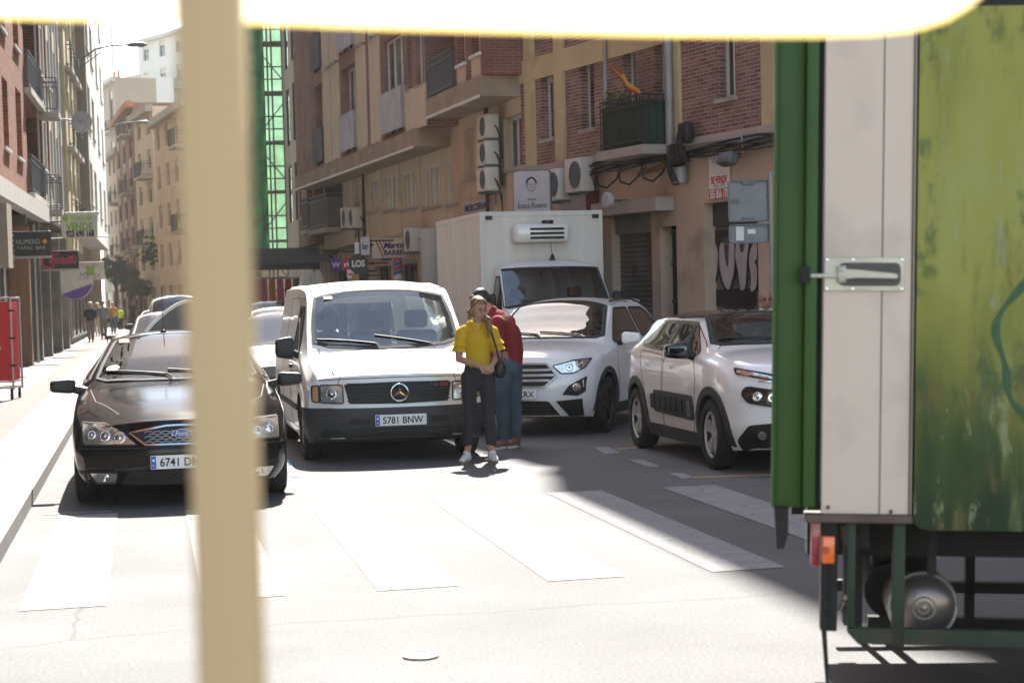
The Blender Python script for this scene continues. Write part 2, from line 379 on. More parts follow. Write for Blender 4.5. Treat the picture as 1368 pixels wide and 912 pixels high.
class Car:
    def __init__(s, name, label, cat, loc, heading, group=None):
        s.root = thing(name, label, cat, loc, heading, group)
    def shell(s, keys, paint, arches=(), cav=None, cuts=(), name='body', **kw):
        me = body_mesh(keys, mats=(paint, 'seam'), **kw)
        s.bvh = BVHTree.FromPolygons([v.co for v in me.vertices], [tuple(p.vertices) for p in me.polygons])
        mods = []
        def op(mesh): mods.append(('BOOLEAN', dict(operation='DIFFERENCE', solver='EXACT', operand=mesh)))
        for (x, y, r) in arches:
            b = MB()
            for sg in (1, -1): b.lathe([(r, 0), (r, .36)], (x, sg * (y + .12), r * .94), (0, -sg, 0), 32, 1)
            op(b.mesh('c', ('seam', 'seam')))
        if cav: op(body_mesh(inset(keys, .05, *cav), ns=40, nq=14, nt=10, sm=.03, bow=(0, 0), mats=('interior', 'interior')))
        for ax, poly, lo, hi in cuts:
            b = MB()
            if ax == 'top': b.prism(poly, lo, hi, fn=lambda x, y, z: (x, z, y))
            elif ax == 'front': b.prism(poly, lo, hi, fn=lambda x, y, z: (y, x, z))
            else: b.prism(poly, lo, hi)
            op(b.mesh('c', ('interior', 'interior')))
        if mods: me = evaluated(me, None, mods, 35)
        s.body = link(name, me, s.root); return s.body
    def hit(s, ax, u, v):
        o, d = AX[ax](u, v); h = s.bvh.ray_cast(o, d)
        if h[0] is None:
            h = s.bvh.find_nearest(o + d * 5.0 if ax in ('front', 'rear') else Vector((u, v, 1)) if ax == 'top' else o + d * 5.1)
            n = -d
            return h[0].copy(), n
        n = h[1] if h[1].dot(d) < 0 else -h[1]; return h[0].copy(), n
    def _surf(s, mb, ax, vs2, fs, up, k):
        top = []; bot = []; d = AX[ax](0, 0)[1]
        for u, v in vs2:
            p, n = s.hit(ax, u, v); n = (n - d).normalized(); top.append(p + n * up); bot.append(p - n * .012)
        ec = {}
        for f in fs:
            for i in range(len(f)):
                e = (f[i], f[(i + 1) % len(f)]); ec.setdefault(tuple(sorted(e)), []).append(e)
        n = len(vs2); sd = [(e[0][0], e[0][1], e[0][1] + n, e[0][0] + n) for e in ec.values() if len(e) == 1]
        mb.add(top + bot, [tuple(f) for f in fs] + sd, k)
    def patch(s, name, ax, poly, mats, up=.006, parent=None, step=.07, mb=None, k=0):
        out = densify(poly, step); n = len(out); us = [p[0] for p in out]; vz = [p[1] for p in out]; pts = list(out)
        u = min(us) + step / 2
        while u < max(us):
            v = min(vz) + step / 2
            while v < max(vz):
                if _inside((u, v), out) and min((u - a) ** 2 + (v - b) ** 2 for a, b in out) > (step * .35) ** 2: pts.append((u, v))
                v += step
            u += step
        r = delaunay_2d_cdt([Vector(p) for p in pts], [(i, (i + 1) % n) for i in range(n)], [], 1, 1e-5)
        m_ = mb or MB(); s._surf(m_, ax, [tuple(v) for v in r[0]], r[2], up, k)
        return m_ if mb else m_.build(name, mats, parent or s.root, 50)
    def strip(s, name, ax, line, w, mats, up=.004, closed=True, parent=None, mb=None, k=0, step=.06):
        pts = [Vector(p) for p in densify(line, step, closed)]; n = len(pts); a = []; b = []
        for i, p in enumerate(pts):
            q0 = pts[i - 1] if (closed or i) else p; q1 = pts[(i + 1) % n] if (closed or i < n - 1) else p
            t = (q1 - q0); t = t.normalized() if t.length > 1e-9 else Vector((1, 0)); nn = Vector((-t.y, t.x)) * w / 2
            a.append(tuple(p + nn)); b.append(tuple(p - nn))
        c = n if closed else n - 1
        m_ = mb or MB(); s._surf(m_, ax, a + b, [(i, (i + 1) % n, (i + 1) % n + n, i + n) for i in range(c)], up, k)
        return m_ if mb else m_.build(name, mats, parent or s.root, 50)
    def at(s, ax, u, v, up=.0):
        p, n = s.hit(ax, u, v); return p + n * up
    def plate(s, u, z, txt, ax='front', dx=.012, w=.52):
        p, n = s.hit('front', u, z); x = max(s.hit('front', u + d, z)[0].x for d in (-.2, 0, .2)) + dx
        b = MB(); b.box((x, u, z), (.014, w, .112), k=0, bev=.004); b.box((x + .0085, u - w / 2 + .024, z), (.002, .04, .1), k=1)
        letters(b, txt, .095, (x + .008, u + .02, z), (0, 1, 0), (0, 0, 1), 2, .002, width=.41, bold=.0015)
        letters(b, 'E', .028, (x + .0095, u - w / 2 + .024, z - .025), (0, 1, 0), (0, 0, 1), 0, .001)
        b.lathe([(.011, 0), (.011, .001)], (x + .0095, u - w / 2 + .024, z + .018), (1, 0, 0), 10, 0)
        return b.build('number_plate', ('plate_white', 'plate_blue', 'ink_black'), s.root)
    def wheel(s, x, y, r, spokes=7, tyre_w=.2, rim=.66, mats=('alloy', 'seam'), style=0):
        sg = 1 if y > 0 else -1; w = part('wheel', s.root); w.location = (x, y, r)
        ax = (0, sg, 0); h = tyre_w / 2
        b = MB(); b.lathe([(r * rim, h * .75), (r * (rim + .04), h * .98), (r * .88, h * 1.0), (r * .965, h * .85), (r, h * .55), (r, 0), (r, -h * .6), (r * .95, -h * .9), (r * rim, -h)], (0, 0, 0), ax, 40, 0, False)
        for q in range(36):
            a = q * math.pi / 18; b.box((math.cos(a) * r * .995, sg * h * .6, math.sin(a) * r * .995), (.012, .035, .01), Matrix.Rotation(-a, 3, 'Y'), 0)
        b.build('tyre', 'rubber', w, 40)
        b = MB(); rr = r * rim
        b.lathe([(rr + .004, h * .80), (rr - .010, h * .76), (rr - .016, h * .62)], (0, 0, 0), ax, 40, 0, False); b.lathe([(rr - .016, h * .62), (rr - .02, h * .3)], (0, 0, 0), ax, 40, 1, False)
        b.lathe([(0, h * .34), (rr * .985, h * .34)], (0, 0, 0), ax, 30, 1, False)
        b.lathe([(rr * .2, h * .34), (rr * .2, h * .62), (rr * .13, h * .68), (0, h * .68)], (0, 0, 0), ax, 20, 0)
        if not spokes: b.lathe([(rr * .9, h * .45), (rr * .86, h * .62), (rr * .5, h * .7), (rr * .2, h * .66), (0, h * .66)], (0, 0, 0), ax, 30, 0, False)
        for q in range(spokes):
            a = 2 * math.pi * q / spokes + .2
            for da in ((-.17, .17) if style else (0,)):
                ct, sn = math.cos(a + da), math.sin(a + da); wd = rr * (.11 if style else .2)
                if style == 2:   # narrow at the hub, wide at the rim
                    f = lambda ra, tt, yy: (ra * ct - tt * sn, sg * yy, ra * sn + tt * ct)
                    v = [f(rr * .16, -wd * .3, h * .6), f(rr * .16, wd * .3, h * .6), f(rr * .96, wd * 1.0, h * .68), f(rr * .96, -wd * 1.0, h * .68)]
                    v += [f(rr * .16, -wd * .3, h * .3), f(rr * .16, wd * .3, h * .3), f(rr * .96, wd * 1.0, h * .4), f(rr * .96, -wd * 1.0, h * .4)]
                else:
                    f = lambda ra, tt, yy: (ra * ct - tt * sn, sg * yy, ra * sn + tt * ct)
                    v = [f(rr * .16, -wd * .6, h * .6), f(rr * .16, wd * .6, h * .6), f(rr * .96, wd * .45, h * .68), f(rr * .96, -wd * .45, h * .68)]
                    v += [f(rr * .16, -wd * .6, h * .3), f(rr * .16, wd * .6, h * .3), f(rr * .96, wd * .45, h * .4), f(rr * .96, -wd * .45, h * .4)]
                b.add(v, [(0, 1, 2, 3), (7, 6, 5, 4), (0, 4, 5, 1), (2, 6, 7, 3), (1, 5, 6, 2), (0, 3, 7, 4)], 0)
        b.build('rim', mats, w, 40)
        return w
    def lamp(s, name, ax, poly, up=.01, bulbs=(), inner='lamp_reflector'):
        o = s.patch(name, ax, poly, inner, up, step=.04)
        s.strip('lamp_edge', ax, poly, .012, 'seam', up + .004, True, o)
        if bulbs:
            b = MB()
            for u, v, r in bulbs:
                p, n = s.hit(ax, u, v); p = p + n * (up - .002)
                b.lathe([(r, 0), (r, .008), (r * .86, .012), (r * .8, .004), (r * .3, .003), (0, .012)], p, n, 20, 0)
            b.build('projector', 'chrome', o, 50)
        return o
    def mirror(s, x, y, z, paint='black_plastic', w=.22, h=.17, d=.12, arm='black_plastic'):
        sg = 1 if y > 0 else -1; b = MB()
        bm = bmesh.new(); bmesh.ops.create_cube(bm, size=1); bmesh.ops.bevel(bm, geom=bm.edges[:], offset=.25, segments=4, profile=.5, affect='EDGES')
        for v in bm.verts:
            v.co.z *= (1 - .15 * (v.co.y * sg > 0)); v.co.x *= 1 - .2 * abs(v.co.z)
        bm.verts.index_update()
        b.add([(v.co.x * d, v.co.y * w, v.co.z * h) for v in bm.verts], [[v.index for v in f.verts] for f in bm.faces], 0)
        bm.verts.ensure_lookup_table(); bm.free()
        b.tube([(0, -sg * w * .4, -h * .2), (-.02, -sg * (w * .5 + .09), -h * .45)], [.035, .045], 10, 1)
        o = b.build('side_mirror', (paint, arm), s.root, 60, (x, y, z))
        g = MB(); g.box((-d / 2 - .002, 0, 0), (.004, w * .8, h * .75), bev=.001); g.build('mirror_glass', 'chrome', o); return o
    def wipers(s, lst):
        for (a, b_, c) in lst:
            m_ = MB(); P = [s.at('top', *q, .022) for q in (a, b_)]
            m_.tube(P, .008, 6); Q = [s.at('top', *b_, .018)] + [s.at('top', b_[0] + (c[0] - b_[0]) * t, b_[1] + (c[1] - b_[1]) * t, .018) for t in (.25, .5, .75, 1)]
            m_.tube(Q, .009, 6); m_.build('wiper', 'black_plastic', s.root, 60)
    def inside(s, xd, zd, wy, seats, backs=True, col='interior'):
        b = MB(); b.bb(xd - .25, xd + .45, -wy, wy, zd - .25, zd, 0, .04)
        b.build('dashboard', col, s.root, 60)
        b = MB(); q = Matrix.Rotation(R_(-25), 3, 'Y'); pts = [Vector((xd - .38, wy * .52 + math.cos(a) * .18, zd - .02)) + Vector((math.sin(a) * .18 * -.3, 0, math.sin(a) * .17)) for a in [i * math.pi / 10 for i in range(21)]]
        b.tube(pts, .014, 8); b.build('steering_wheel', 'black_plastic', s.root, 60)
        for (x, y, z) in seats:
            b = MB(); b.box((x - .12, y, z + .05), (.13, .46, .6), Matrix.Rotation(R_(-12), 3, 'Y'), 0, .05)
            b.box((x - .2, y, z + .47), (.09, .26, .2), Matrix.Rotation(R_(-8), 3, 'Y'), 0, .04); b.box((x + .12, y, z - .25), (.5, .48, .14), None, 0, .05)
            b.build('seat', 'interior', s.root, 60)

def make_van():
    c = Car('parked_van', 'white van with dark grey bumper and star emblem, behind the woman in yellow', 'van', (2.47, 18.3 + 2.33, 0), R_(-90))
    K = [(2.33, [.26, .80, .90, .45, .74, .88, .86, .80, .90]), (2.2, [.22, .86, .93, .5, .80, .91, .93, .82, .97]), (1.85, [.2, .88, .935, .5, .9, .92, 1.0, .84, 1.045]),
         (1.52, [.2, .88, .94, .5, 1.0, .925, 1.07, .84, 1.12]), (1.2, [.2, .88, .94, .5, 1.03, .925, 1.34, .82, 1.40]), (.82, [.2, .88, .94, .5, 1.05, .925, 1.67, .77, 1.74]), (.6, [.2, .88, .94, .5, 1.05, .925, 1.75, .765, 1.82]),
         (-.2, [.2, .88, .94, .5, 1.05, .925, 1.79, .77, 1.86]), (-2.15, [.2, .88, .94, .5, 1.05, .925, 1.78, .77, 1.86]), (-2.33, [.3, .86, .92, .5, 1.05, .9, 1.7, .73, 1.80])]
    ws = [(1.44, .60), (1.49, .3), (1.51, 0), (1.49, -.3), (1.44, -.60), (1.36, -.76), (1.1, -.74), (.83, -.69), (.79, -.35), (.785, 0), (.79, .35), (.83, .69), (1.1, .74), (1.36, .76)]
    shrink = lambda P, k, cx, cy: [((x - cx) * k + cx, (y - cy) * k + cy) for x, y in P]
    sw = [(1.12, 1.12), (.45, 1.1), (.45, 1.58), (.78, 1.58)]
    sw2 = [(.3, 1.12), (-.75, 1.12), (-.75, 1.6), (.3, 1.6)]
    rw = [(-.62, 1.1), (.62, 1.1), (.55, 1.6), (-.55, 1.6)]
    c.shell(K, 'van_white', arches=[(1.42, .9, .36), (-1.55, .9, .36)], cav=(1.35, -2.24, .45), cuts=[('top', shrink(ws, .95, 1.15, 0), 1.02, 2.2), ('left', shrink(sw, .93, .75, 1.35), -1.2, 1.2), ('front', rw, -2.6, -2.0)],
            bow=(.27, .05), fprof=[(.2, -.06), (.45, 0), (.58, -.02), (.75, -.05), (.95, -.1)], sm=.06)
    o = c.patch('windscreen', 'top', ws, 'car_glass', .008); c.strip('screen_seal', 'top', ws, .035, 'seam', .012, parent=o)
    b = MB(); p = c.at('top', .86, -.55, .016); b.box(p, (.05, .09, .006), Matrix.Rotation(R_(35), 3, 'Y')); b.build('sticker', 'ink_red', o)
    for ax in ('left', 'right'):
        o = c.patch('side_window', ax, sw, 'car_glass', .006); c.strip('window_trim', ax, sw, .03, 'seam', .01, parent=o)
        b = MB(); c.strip('', ax, [(1.28, .9), (.34, .9)], .006, '', .002, False, mb=b)
        c.strip('', ax, rounded([(1.25, .45), (1.2, 1.0), (.8, 1.68), (.38, 1.68), (.36, .3), (1.0, .3)], .08), .009, '', .002, mb=b)
        c.strip('', ax, rounded([(.3, .3), (.3, 1.68), (-.8, 1.68), (-.8, .3)], .06), .009, '', .002, mb=b)
        c.patch('', ax, rounded([(1.1, .5), (-1.2, .5), (-1.2, .56), (1.1, .56)], .02), '', .012, mb=b)
        b.build('door_seam', 'seam', c.root, 50)
        b = MB(); c.patch('', ax, rounded([(.55, .93), (.4, .93), (.4, .97), (.55, .97)], .02), '', .03, mb=b, step=.03); b.build('door_handle', 'black_plastic', c.root, 50)
    c.patch('front_bumper', 'front', rounded(sym([(0, .19), (.84, .2), (.905, .27), (.925, .57), (.6, .565), (0, .565)]), .03), 'bumper_plastic', .03)
    for ax in ('left', 'right'): c.patch('bumper_side', ax, [(2.26, .22), (1.9, .22), (1.86, .5), (1.82, .57), (2.2, .57)], 'bumper_plastic', .02)
    b = MB()
    for sg in (1, -1):
        c.patch('', 'front', [(sg * .31, .41), (sg * .5, .41), (sg * .5, .46), (sg * .31, .46)], '', .033, mb=b)
        c.patch('', 'front', rounded([(sg * .6, .27), (sg * .78, .28), (sg * .75, .37), (sg * .58, .35)], .03), '', .033, mb=b)
    for z in (.26, .30, .34): c.patch('', 'front', [(-.52, z), (.52, z), (.52, z + .022), (-.52, z + .022)], '', .033, mb=b)
    b.each('bumper_opening', 'seam', c.root, 50)
    gr = c.patch('radiator_grille', 'front', sym([(0, .60), (.50, .61), (.545, .80), (.3, .815), (0, .82)]), 'seam', .012)
    b = MB()
    for z in (.63, .665, .70, .735, .77, .80): c.patch('', 'front', sym([(0, z), (.515, z), (.52, z + .013), (0, z + .013)]), '', .022, mb=b)
    b.build('grille_slat', 'black_plastic', gr, 50)
    p = c.at('front', 0, .71, .035); b = MB(); b.tube([(p.x, math.cos(a) * .085, .712 + math.sin(a) * .085) for a in [i * math.pi / 16 for i in range(33)]], .009, 8)
    for q in range(3):
        a = math.pi / 2 + q * 2 * math.pi / 3; u = Vector((0, math.cos(a), math.sin(a))); v = Vector((0, -math.sin(a), math.cos(a))); o_ = Vector((p.x, 0, .712))
        b.add([o_ + u * .082, o_ + v * .016, o_ - v * .016, o_ + Vector((.012, 0, 0)), o_ - Vector((.006, 0, 0))], [(0, 1, 3), (0, 3, 2), (0, 4, 1), (0, 2, 4), (1, 4, 3), (3, 4, 2)])
    b.build('star_emblem', 'chrome', gr, 40)
    p = c.at('front', .41, .775, .03); b = MB(); letters(b, '110', .05, (p.x, .36, .78), (0, 1, 0), (0, 0, 1), 0, .004, bold=.001); letters(b, 'CDI', .05, (p.x - .005, .46, .78), (0, 1, 0), (0, 0, 1), 1, .004, bold=.001); b.build('badge', ('chrome', 'ink_red'), gr)
    for sg in (1, -1):
        c.lamp('headlight', 'front', rounded([(sg * .555, .615), (sg * .56, .80), (sg * .78, .80), (sg * .78, .625), (sg * .5, .61)][:4], .02), .012, [(sg * .67, .71, .055)])
        c.lamp('turn_signal', 'front', rounded([(sg * .79, .625), (sg * .79, .80), (sg * .855, .79), (sg * .86, .64)], .02), .012, inner='lamp_amber')
    b = MB()
    c.strip('', 'top', [(1.45, .72), (1.9, .66), (2.25, .62)], .01, '', .003, False, mb=b); c.strip('', 'top', [(1.45, -.72), (1.9, -.66), (2.25, -.62)], .01, '', .003, False, mb=b)
    c.strip('', 'front', [(-.85, .845), (-.5, .86), (0, .865), (.5, .86), (.85, .845)], .008, '', .003, False, mb=b)
    c.patch('', 'top', [(1.66, -.38), (1.70, -.38), (1.72, .38), (1.68, .38)], '', .004, mb=b)
    b.build('bonnet_seam', 'seam', c.root, 50)
    b = MB(); p = c.at('top', 2.18, 0, .004); b.cyl(p, .014, .01); b.build('washer_nozzle', 'black_plastic', c.root)
    c.wipers([((1.50, -.1), (1.46, -.12), (1.34, -.72)), ((1.50, .5), (1.46, .45), (1.35, -.12))])
    for sg in (1, -1):
        c.mirror(1.12, sg * 1.05, 1.16, w=.2, h=.24)
        b = MB(); q = [c.at('top', x, sg * .70, .01) for x in (.6, 0, -.8, -1.6, -2.1)]; b.tube(q, .012, 6); b.each('roof_gutter', 'van_white', c.root, 60)
    c.plate(.0, .44, '5781 BNW', dx=.05)
    for x, r in ((1.42, .325), (-1.55, .325)):
        for sg in (1, -1): c.wheel(x, sg * .82, r, 0, mats=('silver_paint', 'bumper_plastic'))
    c.inside(1.0, 1.07, .8, [(.35, .5, .95), (.35, -.5, .95), (.35, -.02, .95)])
    return c

def make_black_car():
    c = Car('black_car', 'black hatchback car waiting behind the beige post, with a yellow sticker on its windscreen', 'car', (.25, 15.15 + 2.33, 0), R_(-90))
    K = [(2.34, [.2, .68, .80, .42, .56, .78, .66, .70, .72]), (2.2, [.18, .76, .87, .45, .62, .84, .70, .70, .775]), (1.8, [.17, .80, .90, .5, .74, .88, .80, .74, .86]), (1.3, [.17, .82, .905, .5, .82, .885, .87, .76, .93]),
         (.88, [.17, .82, .905, .5, .88, .88, .93, .75, .985]), (.45, [.17, .82, .905, .5, .91, .88, 1.14, .68, 1.21]), (.0, [.17, .82, .905, .5, .93, .88, 1.31, .60, 1.375]), (-.25, [.17, .82, .905, .5, .93, .88, 1.335, .59, 1.40]),
         (-.8, [.17, .82, .905, .5, .94, .88, 1.335, .58, 1.405]), (-1.3, [.17, .82, .905, .5, .96, .87, 1.27, .58, 1.35]), (-2.05, [.2, .8, .89, .5, .98, .84, 1.02, .62, 1.08]), (-2.34, [.3, .74, .82, .5, .9, .76, .96, .66, 1.02])]
    ws = [(.80, .62), (.86, .3), (.88, 0), (.86, -.3), (.80, -.62), (.72, -.70), (.0, -.54), (-.06, -.28), (-.07, 0), (-.06, .28), (.0, .54), (.72, .70)]
    sh = lambda P, k, cx, cy: [((x - cx) * k + cx, (y - cy) * k + cy) for x, y in P]
    sw = rounded([(.62, .98), (-.38, .99), (-.42, 1.28), (-.1, 1.28)], .04); sw2 = rounded([(-.47, .99), (-1.3, 1.0), (-1.2, 1.24), (-.5, 1.28)], .04)
    c.shell(K, 'black_paint', arches=[(1.42, .86, .345), (-1.33, .86, .345)], cav=(.74, -1.9, .4), cuts=[('top', sh(ws, .94, .4, 0), .94, 2), ('left', sh(sw, .93, .1, 1.15), -1.2, 1.2), ('left', sh(sw2, .93, -.85, 1.15), -1.2, 1.2), ('top', [(-1.35, .5), (-1.9, .52), (-1.9, -.52), (-1.35, -.5)], .99, 2)],
            bow=(.3, .12), fprof=[(.17, -.08), (.32, 0), (.5, 0), (.56, -.04), (.72, -.1)])
    o = c.patch('windscreen', 'top', ws, 'sunlit_glass', .006); c.strip('screen_seal', 'top', ws, .03, 'seam', .01, parent=o)
    c.patch('rear_window', 'top', [(-1.3, .52), (-1.95, .56), (-1.95, -.56), (-1.3, -.52)], 'dark_glass', .005)
    for ax in ('left', 'right'):
        for w_ in (sw, sw2): o = c.patch('side_window', ax, w_, 'sunlit_glass', .005); c.strip('window_trim', ax, w_, .02, 'seam', .008, parent=o)
        b = MB(); c.strip('', ax, rounded([(.72, .3), (.82, .8), (.66, .95), (-.42, .96), (-.44, .25)], .08), .007, '', .002, mb=b); b.build('door_seam', 'seam', c.root, 50)
        b = MB(); c.strip('', ax, [(.9, .52), (-1.0, .52)], .05, '', .014, False, mb=b); b.build('rub_strip', 'black_plastic', c.root, 50)
    b = MB(); p = c.at('top', .08, -.46, .014); b.box(p, (.06, .09, .005), Matrix.Rotation(R_(28), 3, 'Y')); b.build('sticker', mat('sticker_yellow', (.35, .24, .01)), c.root)
    b = MB(); p, n = c.hit('top', .62, -.56); b.lathe([(.06, 0), (.06, .004)], p + n * .014, n, 24, 0); b.lathe([(.045, .005), (.045, .006)], p + n * .014, n, 24, 1); b.build('sticker', (mat('sticker_lime', (.18, .22, .03)), mat('sticker_pale', (.22, .27, .16))), c.root)
    for sg in (1, -1):
        c.lamp('headlight', 'front', rounded([(sg * .355, .525), (sg * .49, .645), (sg * .62, .70), (sg * .80, .70), (sg * .79, .53)], .015), .008, [(sg * .5, .585, .05), (sg * .615, .6, .045), (sg * .72, .61, .035)])
        c.lamp('fog_lamp', 'front', rounded([(sg * .54, .215), (sg * .52, .31), (sg * .76, .31), (sg * .7, .215)], .015), .01, [(sg * .62, .262, .035)])
        c.mirror(.78, sg * 1.0, .96, w=.22, h=.13)
    gr = c.patch('radiator_grille', 'front', sym([(0, .53), (.29, .53), (.41, .625), (.12, .668), (0, .67)]), 'seam', .006)
    b = MB(); c.strip('', 'front', sym([(0, .525), (.295, .525), (.42, .625), (.12, .675), (0, .677)]), .014, '', .014, mb=b); b.build('grille_frame', 'chrome', gr, 50)
    def mesh_rows(z0, z1, hw, d, b):
        z = z0; r = 0
        while z < z1:
            u = -hw + (r % 2) * d
            while u < hw - d * 1.5:
                c.strip('', 'front', [(u, z), (u + d * .5, z + d * .3), (u + d * 1.5, z + d * .3), (u + 2 * d, z)], .006, '', .012, False, mb=b, step=.2); u += 2 * d
            z += d * .6; r += 1
    b = MB(); mesh_rows(.54, .64, .30, .034, b); b.build('grille_mesh', 'alloy', gr, 50)
    p = c.at('front', 0, .605, .02); b = MB(); b.lathe([(.085, -.012), (.085, .004), (.078, .007)], p, (1, 0, 0), 32, 0)
    b.lathe([(.076, .0075), (0, .0085)], p, (1, 0, 0), 32, 1); b.v = [(x, y, p.z + (z - p.z) * .42) for x, y, z in b.v]
    letters(b, 'Ford', .055, (p.x + .009, 0, p.z), (0, 1, 0), (0, 0, 1), 0, .002, shear=.3); b.build('oval_badge', ('chrome', 'plate_blue'), gr, 30)
    lg = c.patch('lower_grille', 'front', rounded(sym([(0, .2), (.5, .2), (.44, .315), (0, .32)]), .02), 'seam', .006)
    b = MB(); mesh_rows(.215, .3, .42, .034, b); b.build('grille_mesh', 'bumper_plastic', lg, 50)
    b = MB(); c.strip('', 'front', [(-.85, .50), (-.3, .505), (.3, .505), (.85, .50)], .008, '', .003, False, mb=b)
    c.strip('', 'top', [(2.0, .5), (1.5, .70), (.9, .76)], .009, '', .002, False, mb=b); c.strip('', 'top', [(2.0, -.5), (1.5, -.70), (.9, -.76)], .009, '', .002, False, mb=b)
    b.build('panel_seam', 'seam', c.root, 50)
    c.wipers([((.86, -.05), (.80, -.1), (.66, -.62)), ((.86, .5), (.80, .44), (.72, -.08))])
    b = MB(); p = c.at('top', -.2, -.1, 0); b.lathe([(.03, 0), (.02, .02), (.008, .03)], p); b.tube([p, p + Vector((-.1, 0, .42))], .004, 5); b.build('aerial', 'black_plastic', c.root)
    c.plate(0, .385, '6741 DMW')
    for x in (1.42, -1.33):
        for sg in (1, -1): c.wheel(x, sg * .79, .315, 7, mats=('wheel_silver', 'seam'))
    c.inside(.42, .93, .7, [(-.2, .37, .78), (-.2, -.37, .78)])
    return c

def make_suv():
    h = Vector((-.505, -.863)).normalized()
    c = Car('parked_suv', 'white compact sport utility car with a barred hexagonal grille, behind the man in red', 'car', (4.18 - h.x * 2.03, 20.86 - h.y * 2.03, 0), math.atan2(h.y, h.x))
    K = [(2.03, [.24, .62, .76, .5, .74, .74, .88, .66, .93]), (1.9, [.22, .76, .84, .5, .82, .82, .95, .70, 1.0]), (1.5, [.2, .82, .88, .55, .92, .86, 1.0, .74, 1.05]), (1.0, [.2, .82, .885, .55, .97, .865, 1.05, .75, 1.10]),
         (.6, [.2, .82, .885, .55, 1.0, .865, 1.24, .71, 1.30]), (.15, [.2, .82, .885, .55, 1.02, .865, 1.48, .63, 1.55]), (-.3, [.2, .82, .885, .55, 1.03, .865, 1.53, .61, 1.60]), (-1.2, [.2, .82, .885, .55, 1.06, .86, 1.51, .60, 1.585]),
         (-1.7, [.22, .8, .88, .55, 1.08, .85, 1.42, .60, 1.50]), (-2.0, [.3, .76, .84, .55, 1.0, .8, 1.12, .62, 1.2])]
    ws = [(.90, .64), (.96, .3), (.97, 0), (.96, -.3), (.90, -.64), (.82, -.72), (.16, -.57), (.09, -.28), (.08, 0), (.09, .28), (.16, .57), (.82, .72)]
    sh = lambda P, k, cx, cy: [((x - cx) * k + cx, (y - cy) * k + cy) for x, y in P]
    sw = rounded([(.72, 1.06), (-.45, 1.09), (-.48, 1.46), (.1, 1.46)], .04); sw2 = rounded([(-.54, 1.09), (-1.62, 1.14), (-1.5, 1.38), (-1.2, 1.45), (-.57, 1.46)], .05)
    c.shell(K, 'cool_white_paint', arches=[(1.2, .86, .375), (-1.3, .86, .375)], cav=(.84, -1.85, .45), cuts=[('top', sh(ws, .94, .5, 0), 1.07, 2.2), ('left', sh(sw, .93, .1, 1.25), -1.2, 1.2), ('left', sh(sw2, .93, -1, 1.25), -1.2, 1.2)],
            bow=(.32, .15), fprof=[(.2, -.1), (.4, 0), (.6, .02), (.9, -.06), (1.0, -.1)])
    o = c.patch('windscreen', 'top', ws, 'car_glass', .006); c.strip('screen_seal', 'top', ws, .03, 'seam', .01, parent=o)
    for ax in ('left', 'right'):
        for w_ in (sw, sw2): o = c.patch('side_window', ax, w_, 'dark_glass', .005); c.strip('window_trim', ax, w_, .022, 'seam', .008, parent=o)
        b = MB(); c.strip('', ax, rounded([(.68, .3), (.78, .8), (.7, 1.03), (-.47, 1.06), (-.5, .25)], .08), .007, '', .002, mb=b)
        c.strip('', ax, rounded([(-.54, .25), (-.54, 1.06), (-1.5, 1.08), (-1.0, .6), (-.9, .25)], .08), .007, '', .002, mb=b); b.build('door_seam', 'seam', c.root, 50)
        c.patch('sill_cladding', ax, [(.75, .2), (-.85, .2), (-.85, .33), (.75, .33)], 'bumper_plastic', .014)
        for xx in (.3, -.85):
            b = MB(); c.patch('', ax, rounded([(xx - .3, .9), (xx - .13, .9), (xx - .13, .94), (xx - .3, .94)], .015), '', .03, mb=b, step=.03); b.build('door_handle', 'cool_white_paint', c.root, 50)
        for ax_x, a0, a1 in ((1.2, -10, 190), (-1.3, -10, 190)):
            pts = [(ax_x + math.cos(R_(a)) * .405, .355 + math.sin(R_(a)) * .405) for a in range(a0, a1 + 1, 10)]; c.strip('arch_cladding', ax, pts, .055, 'bumper_plastic', .014, False)
    b = MB(); b.add([c.at('rear', u, 1.47, 0) + Vector((dx, 0, dz)) for u in (-.5, .5) for dx, dz in ((.25, .1), (-.12, .07), (-.1, .03), (.2, .04))], [(0, 4, 5, 1), (1, 5, 6, 2), (2, 6, 7, 3), (3, 7, 4, 0), (0, 1, 2, 3), (4, 7, 6, 5)]); b.build('tail_spoiler', 'cool_white_paint', c.root)
    gr = c.patch('radiator_grille', 'front', rounded(sym([(0, .59), (.34, .59), (.47, .715), (.35, .845), (0, .85)]), .02), 'seam', .008)
    b = MB(); c.strip('', 'front', rounded(sym([(0, .585), (.345, .585), (.48, .715), (.355, .852), (0, .857)]), .02), .022, '', .02, mb=b)
    for z, w_ in ((.66, .40), (.72, .45), (.78, .40)): c.strip('', 'front', [(-w_, z), (w_, z)], .026, '', .026, False, mb=b)
    b.build('grille_bar', 'alloy', gr, 50)
    p = c.at('front', 0, .735, .04); b = MB(); b.lathe([(.075, -.012), (.075, .004), (.07, .007)], p, (1, 0, 0), 28, 0); b.lathe([(.068, .0075), (0, .0085)], p, (1, 0, 0), 28, 1)
    b.v = [(x, y, p.z + (z - p.z) * .42) for x, y, z in b.v]; b.build('oval_badge', ('chrome', 'plate_blue'), gr, 30)
